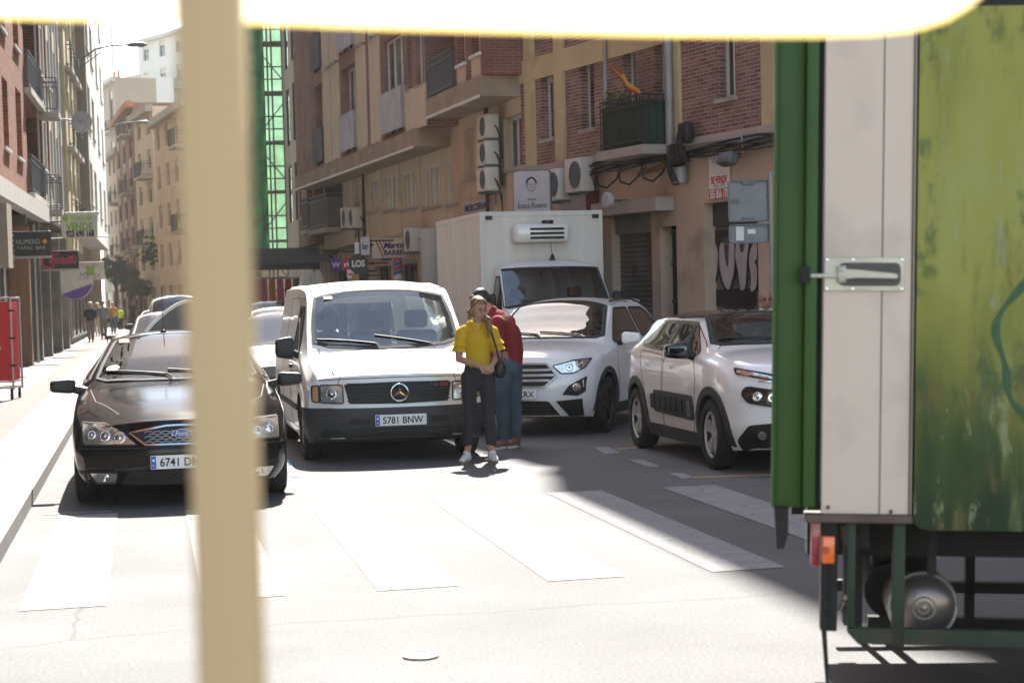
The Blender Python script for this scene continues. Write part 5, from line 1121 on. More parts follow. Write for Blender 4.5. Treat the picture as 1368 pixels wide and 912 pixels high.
b.build('spiral', ('ink_red', 'plate_blue'), o)
b = MB(); hb = F1.R(497, 501, 318, 348, .5); o = thing('shop_sign', 'narrow dark blue projecting sign left of the striped barber sign', 'sign', F1.w(hb[1], 0, hb[2])); o.rotation_euler.z = F1.root.rotation_euler.z; b.bb(-.1, .05, .0, .3, 0, hb[3] - hb[2]); b.build('board', 'plate_blue', o)
# ---- fourth right: brick recess corner block
F0 = Fac('corner_block', 'narrow pinkish block with an open maroon corner balcony, beyond the long block', (5.77, 60), (5.6, 64.4), 22)
F0.wall(0, F0.L, 0, 3.4, 0, [(1, 3, 0, 2.6)], 'stucco_pink', 'ground_floor_wall')
for h in ((1, 3, 0, 2.6),): F0.win(h, 0, 'frame_brown', sill=False)
F0.wall(0, F0.L, 3.4, 22, .3, [(.2, 1.8, 3.9 + k * 2.9, 6.1 + k * 2.9) for k in range(6)] + [(2.8, 3.8, 4.4 + k * 2.9, 6.0 + k * 2.9) for k in range(6)], 'brick_pale', 'bay_wall', rev=.2)
for k in range(6):
    b = MB(); b.bb(.2, 1.8, .1, .12, 3.9 + k * 2.9, 6.1 + k * 2.9); b.build('recess_lining', 'maroon', F0.root); F0.rail(.22, 1.78, 3.9 + k * 2.9, 4.95 + k * 2.9, .2, .5, 'rail_grey', slab=True); F0.win((2.8, 3.8, 4.4 + k * 2.9, 6.0 + k * 2.9), .3, 'frame_white', .3, rev=.1)
# ---- fifth right: pale block with narrow dark windows, behind the scaffold
F5 = Fac('slit_window_block', 'pale block with narrow black upright windows beside the green scaffold', (5.8, 64.5), (5.68, 74.5), 22)
hs5 = [(x, x + .42, 4.6 + k * 3, 6.8 + k * 3) for k in range(5) for x in (.3, 2.5, 4.7, 7.4)]
F5.wall(0, F5.L, 0, 22, 0, [(a, a + 1.4, c, d) for a, _, c, d in hs5], 'stucco_white', rev=.06)
for h in hs5: F5.win((h[0], h[0] + 1.4, h[2], h[3]), 0, 'rail_black', sill=False, div=1, rev=.04, pane='black_gloss', fw=.03)
# ---- scaffold house
F6 = Fac('tan_house', 'tan house set back behind the green scaffold', (7.3, 75), (6.9, 83.5), 24)
F6.wall(0, F6.L, 0, 24, 0, [(x, x + 1.2, 4 + k * 3, 5.8 + k * 3) for k in range(6) for x in (1, 4, 7)], 'stucco_tan')
for k in range(6):
    for x in (1, 4, 7): F6.win((x, x + 1.2, 4 + k * 3, 5.8 + k * 3), 0, 'frame_white', .4)
sc = thing('scaffold', 'tall steel scaffold wrapped in green netting on the right side of the street', 'scaffolding', (0, 0, 0)); mat('steel_tube', (.22, .21, .20), .6, metal=.4); mat('plank', (.28, .24, .2), .8)
tx0, tx1, sy0, sy1 = 4.5, 6.1, 75.2, 80.3
b = MB(); rs = random.Random(5)
for x in (tx0 + .05, (tx0 + tx1) / 2, tx1):
    for y in (sy0, sy0 + 2.5, sy0 + 5): b.tube([(x, y, 0), (x, y, 27)], .035, 6)
for k in range(14):
    z = 2 + k * 2
    for zz in (z, z + .5, z + 1.0):
        b.tube([(tx0, sy0, zz), (tx1 + .2, sy0, zz)], .03, 6); b.tube([(tx0, sy0, zz), (tx0, sy1, zz)], .03, 6)
    b.tube([(tx0, sy0 - .01, z), (tx1, sy0 - .01, z + 2)] if k % 2 else [(tx1, sy0 - .01, z), (tx0, sy0 - .01, z + 2)], .025, 6)
b.build('tube_frame', 'steel_tube', sc); b = MB()
for k in range(14): b.bb(tx0 + .5, tx1, sy0, sy0 + 1.2, 1.95 + k * 2, 1.99 + k * 2)
b.each('plank_deck', 'plank', sc)
nm = mat('green_net', (.15, .33, .19), .8, noise=.25, scale=2, trans=.6)
nt = nm.node_tree; o_ = nt.nodes['Material Output']; src = o_.inputs[0].links[0].from_socket; tp = nt.nodes.new('ShaderNodeBsdfTransparent'); mxs = nt.nodes.new('ShaderNodeMixShader'); mxs.inputs[0].default_value = .33; nt.links.new(src, mxs.inputs[1]); nt.links.new(tp.outputs[0], mxs.inputs[2]); nt.links.new(mxs.outputs[0], o_.inputs[0])
b = MB(); N = 60
def net(xa, ya, xb, yb, z0, z1, nx, nz, amp):
    vs = []; dx, dy = xb - xa, yb - ya; L = math.hypot(dx, dy)
    for i in range(nx + 1):
        for j in range(nz + 1):
            w_ = amp * math.sin(i * 1.7 + j * .3) * math.sin(j * .9) + rs.uniform(-.02, .02); vs.append((xa + dx * i / nx - dy / L * w_, ya + dy * i / nx + dx / L * w_, z0 + (z1 - z0) * j / nz))
    b.add(vs, [(i * (nz + 1) + j, (i + 1) * (nz + 1) + j, (i + 1) * (nz + 1) + j + 1, i * (nz + 1) + j + 1) for i in range(nx) for j in range(nz)])
net(tx0 - .07, sy0 - .1, tx0 - .07, sy1, 4.0, 27, 30, 60, .07); net(tx0, sy1 + .1, tx1, sy1 + .1, 3.0, 19, 6, 60, .05); net(tx0 - .12, sy0 - .12, tx0 + .45, sy0 - .14, 3.8, 27, 3, 60, .05)
b.build('netting', 'green_net', sc, 60); b = MB(); net(tx0 - .16, sy0 - .2, tx0 + .42, sy0 - .25, 3.6, 27, 5, 80, .06); net(tx0 - .16, sy0 - .2, tx0 - .1, sy1, 3.6, 27, 20, 60, .08); b.build('folded_netting', mat('green_net_dense', (.09, .27, .13), .85, noise=.25, scale=2, trans=.3), sc, 60)
# ---------------------------------------------------------------- left side of the street (facade lines run from far to near)
def LX(s): return -3.1 + .02 * (s - 42)
L1 = Fac('left_brick_house', 'orange brick apartment house with recessed balconies and a white fascia over shops, far left', (LX(54), 54), (LX(0), 0), 24)
ft = L1.m(60, 283)[1]; fb = L1.m(60, 300)[1]
def lr(F, px0, px1, y0, y1, off=0): return F.R(px0, px1, y0, y1, off)
hl = []; fhl = 2.75
base = [lr(L1, 2, 9, 105, 195), lr(L1, 20, 27, 120, 208), (lr(L1, 33, 50, 140, 222)), lr(L1, 55, 60, 155, 224), lr(L1, 64, 69, 163, 233)]
for k in range(-1, 6):
    for h in base:
        z0, z1 = h[2] + k * fhl, h[3] + k * fhl
        if z0 > ft + .1: hl.append((h[0], h[1], z0, z1, base.index(h)))
for x in range(14, 54, 4):
    for k in range(6): hl.append((x + .5, x + 1.6, ft + .9 + k * fhl, ft + 2.2 + k * fhl, 9))
bz = lr(L1, 33, 51, 118, 290); bzw = (bz[0], bz[1])
hl = [h for h in hl if h[4] != 2] + [(bzw[0], bzw[1], ft + .25 + k * fhl, ft + 2.55 + k * fhl, 2) for k in range(6)]
L1.wall(0, L1.L, ft, 24, 0, hl, 'brick_left', rev=.35)
for h in hl:
    if h[4] == 2: L1.win(h[:4], 0, 'frame_brown', .0, sill=False, rev=.33, pane='window_glass'); L1.rail(h[0] + .01, h[1] - .01, h[2], h[2] + 1.0, -.1, .12, 'rail_grey', slab=True, slabm='stucco_white', panel_m='frame_brown')
    else: L1.win(h[:4], 0, 'frame_brown', .35, sillm='stucco_white', rev=.3)
b = MB(); b.bb(0, L1.L, -.1, .22, fb, ft - .004)
i = 0
while i * 1.1 < L1.L - 1: b.bb(i * 1.1 + .015, i * 1.1 + 1.085, .221, .245, fb - .02, ft + .02); i += 1
b.build('fascia', 'stucco_white', L1.root)
sh_ = [(x, x + 2.6, .35, 2.9) for x in (1.2, 5, 9, 13, 17, 21, 25, 29, 33, 37, 41, 45, 49)]
L1.wall(0, L1.L, .1, fb, -.5, sh_, 'marble_dark', 'shopfront_wall', rev=.12)
for h in sh_: L1.win(h, -.5, 'frame_grey', sill=False, rev=.1, pane='window_glass')
b = MB()
for px in (36, 53, 66, 80, 90): x = L1.m(px, 450, -.1)[0]; b.bb(x - .28, x + .05, -.48, -.02, .1, fb - .003)
for x in (16, 20, 24, 28, 32, 36, 40): b.bb(x - .2, x + .2, -.48, -.02, .1, fb - .003)
b.each('shopfront_pier', 'marble_dark', L1.root)
b = MB(); x = L1.m(40, 450, 0)[0]; b.bb(x - .22, x + .22, -.46, .06, .1, fb - .3); b.build('timber_post', 'wood_brown', L1.root)
b = MB(); x = L1.m(46, 450, 0)[0]; b.tube([(x, .08, .1), (x, .08, fb - .2)], .04); x = L1.m(6, 450, 0)[0]; b.tube([(x, .05, .1), (x, .05, fb - .2)], .05); b.each('steel_post', 'alloy', L1.root, 50)
b = MB(); x = L1.m(6, 400, .1)[0]; b.bb(x - .2, x + .9, .0, .3, L1.m(6, 360)[1], fb - .15)
for q in range(7): b.bb(x - .25, x - .2, .0, .32, L1.m(6, 358)[1] + q * .11, L1.m(6, 358)[1] + q * .11 + .05)
b.build('vent_cabinet', 'stucco_tan', L1.root)
# striped block
L2 = Fac('striped_block', 'narrow block of white ribs and dark bays, left side beyond the brick house', (LX(66), 66), (LX(54.1), 54.1), 27)
z2 = 4.2
hs2 = [(x + .1, x + .85, z2 + .8 + k * 2.8, z2 + 2.5 + k * 2.8) for k in range(8) for x in (.4, 1.8, 3.2, 4.6, 6, 7.4, 8.8, 10.2)]
L2.wall(0, L2.L, z2, 27, -.1, hs2, 'maroon', rev=.1); L2.wall(0, L2.L, .1, z2, -.5, [(x, x + 1.8, .3, 3) for x in (1, 4, 7, 9.5)], 'stucco_tan', 'shopfront_wall')
for h in hs2: L2.win(h, -.1, 'frame_brown', random.choice((0, .4, .8)), sill=False, div=1, rev=.08)
b = MB()
for x in (0, 1.25, 2.7, 4.1, 5.5, 6.9, 8.3, 9.7, 11.2): b.bb(x, x + .2, -.09, .0, z2, 27)
b.each('rib', 'stucco_white', L2.root); b = MB()
for k in range(8):
    for x in (.35, 3.1, 5.9, 8.7): b.bb(x, x + .85, -.09, -.02, z2 + .1 + k * 2.8, z2 + .75 + k * 2.8)
b.each('bay_panel', 'stucco_yellow', L2.root)
for k in range(8):
    for x in (10.0,): L2.rail(x, x + 1.1, z2 + .2 + k * 2.8, z2 + 1.2 + k * 2.8, -.05, .5, 'rail_grey')
L3 = Fac('yellow_block', 'yellow rendered block with dark balconies, left side before the white gable', (LX(74), 74), (LX(66.1), 66.1), 24)
hs3 = [(x, x + 1.0, 4.6 + k * 2.8, 6.4 + k * 2.8) for k in range(6) for x in (1, 3.4, 5.8)]
L3.wall(0, L3.L, 3.6, 24, .1, hs3, 'stucco_yellow'); L3.wall(0, L3.L, .1, 3.6, -.4, [(1, 3, .3, 2.8), (4.5, 7, .3, 2.8)], 'stucco_tan', 'shopfront_wall')
for h in hs3: L3.win(h, .1, 'frame_brown', .5); L3.rail(h[0] - .1, h[1] + .1, h[2] - .2, h[2] + .75, .11, .28, 'rail_black')
# white block: end wall coloured tan for its shade, pale front on the street
pe = L3.m(126, 300)[0]
L4 = Fac('white_corner_block', 'cream block whose shaded tan end wall faces the camera, left side of the street', (-1.85, 100), (-2.0, 74.2), 30)
hs4 = [(x, x + 3.2, 5.6 + k * 3.1, 7.3 + k * 3.1) for k in range(8) for x in (3, 10, 17, 22.2)]
L4.wall(0, L4.L, 4.4, 30, .0, hs4, 'stucco_white')
for h in hs4: L4.win(h, 0, 'frame_white', .4, div=3)
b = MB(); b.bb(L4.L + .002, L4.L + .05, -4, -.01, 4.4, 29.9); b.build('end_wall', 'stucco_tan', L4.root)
L4.wall(0, L4.L, .1, 4.4, -1.0, [(x, x + 2.4, .3, 3.4) for x in (2, 6, 10, 14, 18, 22)], 'marble_dark', 'shopfront_wall')
L5 = Fac('brown_corner_house', 'brown house beyond the white corner block, mostly behind the trees', (-7.5, 165), (-2.3, 101), 21)
hs5_ = [(x, x + 1.6, 4.6 + k * 3, 6.6 + k * 3) for k in range(5) for x in range(3, 60, 5)]
L5.wall(0, L5.L, 0, 21, 0, hs5_, 'stucco_tan')
for h in hs5_[-30:]: L5.win(h, 0, 'frame_brown', .3, sill=False)
# ---- far end of the street
def far_block(name, label, pxl, pxr, depth_l, depth_r, ytop, wall, hx, roof=None, frame='frame_brown', nwin=(4, 5), top=None, ribs=False):
    A_ = D(pxr, 400, depth_r); B_ = D(pxl, 400, depth_l); H = D((pxl + pxr) / 2, ytop, (depth_l + depth_r) / 2).z
    F = Fac(name, label, A_[:2], B_[:2], H, 4); nx, nz = nwin; w_ = F.L / nx; fh_ = (H - 3.2) / nz
    hs = [(w_ * (i + .32), w_ * (i + .68), 3.2 + fh_ * (k + .25), 3.2 + fh_ * (k + .82)) for i in range(nx) for k in range(nz)] + [(w_ * (i + .2), w_ * (i + .8), 0.1, 2.6) for i in range(nx)]
    F.wall(0, F.L, 0, H, 0, hs, wall)
    for h in hs: F.win(h, 0, frame, .3, sill=False)
    if ribs:
        b = MB()
        for i in range(nx):
            for k in range(nz): b.bb(w_ * (i + .32), w_ * (i + .68), .003, .06, 3.2 + fh_ * (k - .1), 3.2 + fh_ * (k + .2))
        b.each('spandrel', 'stucco_far', F.root)
    b = MB(); b.bb(-.2, F.L + .2, .002, .5, H - .35, H + .1); b.build('eaves', roof or 'concrete', F.root)
    for k in range(1, nz, 2): F.rail(w_ * .2, w_ * .9, 3.2 + fh_ * k, 3.2 + fh_ * k + 1.0, .01, .8, 'rail_black')
    return F
far_block('cream_far_house', 'cream house with small paired windows at the far bend, left of the pink brick house', 150, 168, 160, 150, 205, 'stucco_far', 0, nwin=(3, 5))
far_block('pink_brick_house', 'pink brick house with pale spandrels at the far bend of the street', 162, 186, 150, 134, 152, 'brick_pale', 0, nwin=(3, 6), ribs=True, roof='roof_tile')
far_block('gabled_far_house', 'narrow cream house with green plants on its balcony at the far bend', 187, 212, 132, 124, 150, 'stucco_cream', 0, nwin=(2, 5))
far_block('yellow_far_house', 'yellow rendered house left of the beige post, right side of the far street', 213, 262, 120, 106, 150, 'stucco_beige', 0, nwin=(4, 4))
far_block('ochre_far_house', 'ochre house seen between the beige post and the green scaffold', 262, 352, 104, 92, 205, 'stucco_tan', 0, nwin=(6, 3), frame='frame_white')
far_block('grey_brick_far_block', 'plain grey brown block rising above the far bend, under a red chimney', 140, 164, 190, 180, 112, 'stucco_tan', 0, nwin=(2, 4))
far_block('white_far_block', 'low white block between the red chimney and the tall white tower', 162, 198, 205, 200, 105, 'stucco_white', 0, nwin=(3, 6), frame='rail_grey')
far_block('white_tower', 'tallest white tower block on the skyline left of the beige post', 196, 262, 215, 205, 47, 'stucco_white', 0, nwin=(3, 9), frame='rail_grey')
far_block('pale_roofed_block', 'pale block between the beige post and the scaffold, with a corrugated roof below', 262, 356, 135, 120, 42, 'stucco_white', 0, nwin=(4, 7), frame='frame_white')
p = D(157, 110, 183); o = thing('chimney', 'red chimney pots with a thin mast on the far skyline', 'chimney', p); b = MB(); b.bb(-.5, .35, -.4, .4, -.5, .5); b.lathe([(.15, .5), (.12, 1.1)], (-.3, 0, 0), n=8); b.lathe([(.15, .5), (.12, 1.2)], (.12, 0, 0), n=8); b.build('stack', mat('chimney_red', (.4, .12, .06), .8), o); b = MB(); b.tube([(-.4, 0, 1.2), (-.4, 0, 6)], .08, 5); b.build('mast', 'rail_black', o)
b = MB(); A_, B_ = D(331, 150, 100), D(354, 150, 100)
for i in range(8): q = A_.lerp(B_, i / 8); q2 = A_.lerp(B_, (i + .5) / 8); q3 = A_.lerp(B_, (i + 1) / 8); b.add([q + Vector((0, 0, 0)), q2 + Vector((0, -.1, 0)), q3, Vector(q3) + Vector((0, -1.6, -1.9)), q2 + Vector((0, -1.7, -1.9)), q + Vector((0, -1.6, -1.9))], [(0, 1, 4, 5), (1, 2, 3, 4)])
tag(b.build('corrugated_roof', mat('sheet_pink', (.48, .40, .36), .6)), 'pale corrugated roof beside the green scaffold', 'roof')
b = MB(); b.bb(-1.3, 1.3, -.4, .4, 0, 8.6); tag(b.build('roof_pier', 'stucco_tan', None, 0, tuple(Vector((A_.x, A_.y + .6, 0)).lerp(Vector((B_.x, B_.y + .6, 0)), .5))), 'plain tan pier of wall under the corrugated roof', 'wall')
leafy('balcony_plant', 'green bush on the balcony of the narrow cream far house', 'plant', [(D(204, 335, 122), 1.0), (D(200, 340, 122), .8)], size=.25, n=70)
mat('leaf_dark', (.022, .036, .018), .7, noise=.4, scale=2); mat('leaf_olive', (.06, .06, .035), .7, noise=.4, scale=2)
def tree(label, base_px, depth, ztop, r, m='leaf_dark', n=380, size=.22):
    p = D(base_px, 400, depth); p.z = 0; o = thing('street_tree', label, 'tree', p); b = MB(); b.tube([(0, 0, 0), (.1, 0, ztop * .5), (-.1, .1, ztop * .8)], [.16, .11, .05], 8)
    for q in range(5): a = q * 1.3; b.tube([(.1, 0, ztop * .5), (math.cos(a) * r * .6, math.sin(a) * r * .6, ztop * .8)], [.06, .02], 6)
    b.build('trunk', mat('bark', (.08, .06, .045), .9), o, 60); rnd = random.Random(int(base_px)); b = MB()
    for cl in range(16):
        c = Vector((rnd.uniform(-1, 1) * r * .75, rnd.uniform(-1, 1) * r * .75, ztop * .78 + rnd.uniform(-1, 1) * r * .9)); rr = r * rnd.uniform(.25, .5)
        for _ in range(n // 8):
            v = Vector((rnd.gauss(0, 1), rnd.gauss(0, 1), rnd.gauss(0, 1))).normalized() * rr * rnd.random() ** .35; q = Euler((rnd.random() * 6, rnd.random() * 6, 0)).to_matrix(); L = size * rnd.uniform(.5, 1.2)
            b.add([c + v + q @ Vector(w) for w in ((-L * .4, 0, 0), (0, -L * .5, 0), (L * .4, 0, 0), (0, L * .6, 0))], [(0, 1, 2, 3)])
    b.build('crown', m, o)
tree('dark green tree against the cream end block on the left', 154, 120, 4.8, .8)
tree('dusty olive tree in front of the pink brick house', 173, 128, 4.0, .9, 'leaf_olive')
tree('small leafy tree at the right end of the far street, left of the post', 187, 126, 3.7, .8, 'leaf_olive')
tree('yellow green tree peeping out between the beige post and the scaffold', 344, 88, 8.6, 1.1, 'leaf_yellow')
# satellite dish, lamps
far_block('pale_distant_block', 'pale distant block seen through the green scaffold', 345, 402, 128, 118, 190, 'stucco_white', 0, nwin=(4, 5), frame='rail_grey')
p = D(109, 163, 57); o = thing('satellite_dish', 'grey round satellite dish on the left facades', 'satellite dish', p); b = MB()
ax = (CP - p).normalized() + Vector((.35, 0, -.1)); b.lathe([(0, -.06), (.2, -.045), (.33, .0), (.335, .01), (.2, -.035), (0, -.05)], (0, 0, 0), ax, 28); b.build('bowl', mat('dish_grey', (.34, .34, .34), .5), o, 50)
b = MB(); b.tube([(0, 0, 0), (-.5, .2, .1), (-1.2, .4, .1)], .03); b.tube([(0, 0, -.3), Vector(ax).normalized() * .45 + Vector((0, 0, -.12))], .015); b.build('mount', 'pipe_grey', o, 50)
def wall_lamp(px, py, depth, px2, py2, label):
    p = D(px, py, depth); q = D(px2, py2, depth); o = thing('street_lamp', label, 'street lamp', p, 0, 'wall mounted street lamps'); v = q - p; v.z = 0
    b = MB(); b.tube([(-.3, 0, -.35), (0, 0, 0), v * .2 + Vector((0, 0, .3)), v * .45 + Vector((0, 0, .42)), v * .85 + Vector((0, 0, .45))], .035, 8); b.tube([(-.3, 0, -.5), v * .35 + Vector((0, 0, .28))], .02, 6); b.bb(-.4, -.2, -.1, .1, -.6, -.2)
    b.build('arm', 'rail_grey', o, 50); b = MB(); e = v * .92 + Vector((0, 0, .44)); b.lathe([(.03, -.45), (.09, -.25), (.1, .2), (.02, .4)], e, v, 10); b.build('lamp_head', 'rail_grey', o, 50)
wall_lamp(112, 77, 72, 190, 66, 'upper curved wall lamp reaching over the street from the left facades'); wall_lamp(140, 175, 104, 195, 163, 'lower and farther curved wall lamp over the street, left')
# left signs
def hang_sign(name, label, px0, px1, y0, y1, depth, m, arm=True, frame='alloy', th=.12):
    a, c = D(px0, (y0 + y1) / 2, depth), D(px1, (y0 + y1) / 2, depth); z1, z0 = D((px0 + px1) / 2, y0, depth).z, D((px0 + px1) / 2, y1, depth).z
    o = thing(name, label, 'sign', Vector(((a.x + c.x) / 2, (a.y + c.y) / 2, z0)), math.atan2((c - a).y, (c - a).x), 'shop signs projecting from the left facades'); w_ = math.hypot((c - a).x, (c - a).y); h_ = z1 - z0
    b = MB(); b.bb(-w_ / 2, w_ / 2, -th / 2, th / 2, 0, h_, 0, .01); b.build('board', m, o)
    if frame: b = MB(); b.bb(-w_ / 2 - .01, w_ / 2 + .01, -th / 2 - .012, th / 2 + .012, -.05, -.004); b.build('frame', frame, o)
    if arm: b = MB(); b.tube([(-w_ / 2, 0, h_ * .7), (-w_ / 2 - .8, 0, h_ * .7)], .025); b.build('arm', 'rail_black', o)
    return o, w_, h_
mat('sign_black', (.02, .02, .022), .4); mat('sign_cream', (.62, .58, .48), .5, dirt=((.5, .42, .3), .5, 2, .55)); mat('letter_grey', (.32, .32, .3), .5); mat('letter_green', (.25, .40, .06), .5); mat('letter_pink', (.5, .03, .07), .5); mat('letter_orange', (.6, .25, .02), .5)
o, w_, h_ = hang_sign('shop_sign', 'black hanging sign with thin grey capitals and an orange dot, leftmost of the signs', 17, 68, 309, 342, 42, 'sign_black'); b = MB(); letters(b, 'NUMERO', .16, (-w_ * .08, -.062, h_ * .58), k=0, width=w_ * .62, depth=.006); letters(b, 'TAPAS  BAR', .1, (0, -.062, h_ * .33), k=0, width=w_ * .75, depth=.006); b.lathe([(.05, 0), (.05, .01)], (w_ * .36, -.068, h_ * .58), (0, 1, 0), 12, 1); b.build('lettering', ('letter_grey', 'letter_orange'), o)
o, w_, h_ = hang_sign('shop_sign', 'black hanging sign with red script, second from the left', 57, 105, 335, 359, 49, 'sign_black'); b = MB(); letters(b, 'iciminiKi', .3, (w_ * .08, -.062, h_ * .5), k=0, width=w_ * .75, bold=.008, depth=.006); letters(b, 'C', .62, (-w_ * .36, -.062, h_ * .45), k=0, depth=.006); letters(b, 'Salon', .15, (-w_ * .2, -.062, h_ * .86), k=0, depth=.006, shear=.3); b.build('lettering', 'letter_pink', o)
o, w_, h_ = hang_sign('shop_sign', 'pale oval and square hairdresser sign with a green flower and faint script', 92, 139, 350, 374, 62, 'sign_cream', frame=None); b = MB(); letters(b, 'PELUQUERIA', .2, (w_ * .1, -.062, h_ * .8), k=0, width=w_ * .5, depth=.006); letters(b, 'Marian', .34, (w_ * .1, -.062, h_ * .25), k=2, width=w_ * .6, depth=.006, shear=.3)
for q in range(4): a = q * math.pi / 2 + .78; b.lathe([(.09, 0), (.09, .008)], (w_ * .12 + math.cos(a) * .1, -.066, h_ * .52 + math.sin(a) * .1), (0, 1, 0), 10, 1)
b.build('lettering', (mat('letter_rose', (.45, .2, .2)), 'letter_green', mat('letter_mauve', (.3, .24, .27))), o); b = MB(); b.lathe([(.62, -.05), (.62, .05)], (-w_ * .34, .0, -.02), (0, 1, 0), 32); b.build('disc', 'sign_cream', o); b = MB(); b.prism([(math.cos(a) * .6 - w_ * .34, math.sin(a) * .6 - .03) for a in [math.pi * (1.25 + .7 * i / 12) for i in range(13)]], -.07, -.055); b.build('purple_crescent', mat('purple', (.13, .05, .3)), o)
o, w_, h_ = hang_sign('sale_sign', 'white and green for sale board above the hanging signs on the left', 82, 130, 285, 318, 56, 'sign_cream', frame=None, th=.04); b = MB(); letters(b, 'TECNOCASA', .2, (w_ * .05, -.022, h_ * .82), k=0, width=w_ * .66, bold=.006, depth=.006); letters(b, 'VENDE', .3, (0, -.022, h_ * .46), k=0, width=w_ * .76, bold=.015, depth=.006); letters(b, '923 690 168', .26, (w_ * .02, -.022, h_ * .18), k=1, width=w_ * .78, bold=.012, depth=.006); b.bb(-w_ * .45, w_ * .45, -.028, -.02, h_ * .66, h_ * .67, 0); b.lathe([(.1, 0), (.1, .008)], (-w_ * .38, -.026, h_ * .82), (0, 1, 0), 6, 0); b.build('lettering', ('letter_green', 'ink_black'), o)
b = MB(); b.tube([(w_ / 2 + .35, 0, h_ * .05), (-w_ / 2 - .4, 0, h_ * .0)], .02); b.tube([(w_ / 2 + .1, 0, h_ + .02), (-w_ / 2 - .4, 0, h_ + .02)], .02); b.build('hanging_rod', 'alloy', o)
# red cage trolley
p = G(27, 532, .12); o = thing('roll_cage', 'wheeled cage trolley with a red fabric cover on the left pavement', 'roll cage', (p.x - .42, p.y, .12), R_(-8)); H_ = 1.62; b = MB()
for x in (-.4, .4):
    for y in (-.35, .35): b.tube([(x, y, .16), (x, y, H_ + .08)], .018)
for z in (.2, .3, H_ + .06): b.tube([(-.4, -.35, z), (.4, -.35, z), (.4, .35, z), (-.4, .35, z), (-.4, -.35, z)], .015)
b.build('frame', 'alloy', o, 50); b = MB(); b.bb(-.375, .375, -.375, -.36, .32, H_, 0, .004)
for z in (.75, 1.15): b.bb(-.376, .376, -.378, -.374, z, z + .012, 0)
b.bb(.36, .375, -.34, .34, .32, H_, 0); b.build('cover', mat('cover_red', (.50, .015, .02), .7, noise=.08), o); b = MB(); b.lathe([(.12, 0), (.12, .004)], (-.12, -.381, 1.0), (0, 1, 0), 24); b.v = [(x, y, 1.0 + (z - 1.0) * .5) for x, y, z in b.v]; letters(b, 'TRANSPORTES', .07, (-.02, -.378, .86), k=0, width=.5, depth=.003); b.build('logo', 'plate_white', o)
for x in (-.36, .36):
    for y in (-.3, .3): b = MB(); b.cyl((x, y, .06), .06, .03, (1, 0, 0), 14); b.bb(x - .02, x + .02, y - .02, y + .02, .07, .2); b.build('castor', 'rubber', o)
b = MB()
for z in (.55, 1.0, 1.45): b.bb(.36, .47, -.39, -.37, z, z + .035)
b.build('strap', 'black_plastic', o)
# ---- far right street level clutter
def px_thing(name, label, cat, px, py, depth): p = D(px, py, depth); return thing(name, label, cat, p)
g = thing('cafe_parasol', 'closed cream cafe parasols standing together by the far right shops', 'parasol', (0, 0, 0))
COL.objects.unlink(g); bpy.data.objects.remove(g)
for i, (px, lb) in enumerate(((408, 'left'), (416, 'middle'), (426, 'right'))):
    p = D(px, 400, 52 + i * .5); p.z = 0; o = thing('cafe_parasol', lb + ' one of three closed cream parasols beyond the white van', 'parasol', p, 0, 'closed cream parasols'); b = MB(); n_ = 12; prof = [(.05, 2.45), (.12, 2.3), (.2, 1.9), (.24, 1.5), (.28, 1.0), (.2, .95)]; vs = []
    for r, z in prof:
        for j in range(n_ * 2): a = j * math.pi / n_; rr = r * (1 - .3 * (j % 2)); vs.append((rr * math.cos(a), rr * math.sin(a), z))
    N2 = n_ * 2; b.add(vs, [(i_ * N2 + j, i_ * N2 + (j + 1) % N2, (i_ + 1) * N2 + (j + 1) % N2, (i_ + 1) * N2 + j) for i_ in range(len(prof) - 1) for j in range(N2)] + [tuple(range(N2))]); b.build('canopy', 'sign_cream', o, 60); b = MB(); b.tube([(0, 0, 0), (0, 0, 1.0)], .03); b.build('pole', 'alloy', o)
o = px_thing('shop_stall', 'dark clothes stall with hanging pink garments below the green scaffold', 'stall', 378, 400, 62); o.location.z = 0; b = MB()
for x in (-2.2, 2.0): b.tube([(x, 0, 0), (x, 0, 3.3)], .05)
b.bb(-2.3, 2.2, -1, .6, 3.2, 3.32); b.bb(-2.3, 2.2, -1.0, -.94, 2.6, 3.2); b.build('stall_frame', 'sign_black', o); rg = random.Random(9)
cols = [mat('garment_pink', (.5, .08, .12)), mat('garment_red', (.4, .02, .03)), mat('garment_white', (.6, .55, .5)), mat('garment_dark', (.05, .03, .05)), mat('garment_orange', (.5, .16, .05))]
for q in range(16):
    x = -2.0 + q * .27; b = MB(); w_ = .2; b.add([(x - w_ / 2, -.5, 2.3), (x + w_ / 2, -.5, 2.3), (x + w_ / 2 + .03, -.5, 1.2), (x - w_ / 2 - .03, -.52, 1.2), (x - w_ / 2, -.42, 2.3), (x + w_ / 2, -.42, 2.3), (x + w_ / 2 + .03, -.4, 1.2), (x - w_ / 2 - .03, -.4, 1.2)], [(0, 1, 2, 3), (4, 7, 6, 5), (0, 3, 7, 4), (1, 5, 6, 2), (0, 4, 5, 1), (3, 2, 6, 7)]); b.build('garment', cols[rg.choice((0, 0, 1, 2, 3, 4))], o)
b = MB(); b.tube([(-2.2, -.46, 2.33), (2, -.46, 2.33)], .02); b.build('hanging_rail', 'alloy', o)
def disc_sign(label, px, py, depth, r, m, txt, tm, name='shop_sign'):
    p = D(px, py, depth); o = thing(name, label, 'sign', p, YAWZ := -YAW, None); b = MB(); b.lathe([(r, -.05), (r, .05)], (0, 0, 0), (0, 1, 0), 28); b.build('disc', m, o); b = MB(); letters(b, txt, r * .9, (0, -.052, 0), k=0, bold=.01, width=r * 1.3); b.build('lettering', tm, o); b = MB(); b.tube([(r, 0, 0), (r + .5, .1, 0)], .02); b.build('arm', 'rail_black', o)
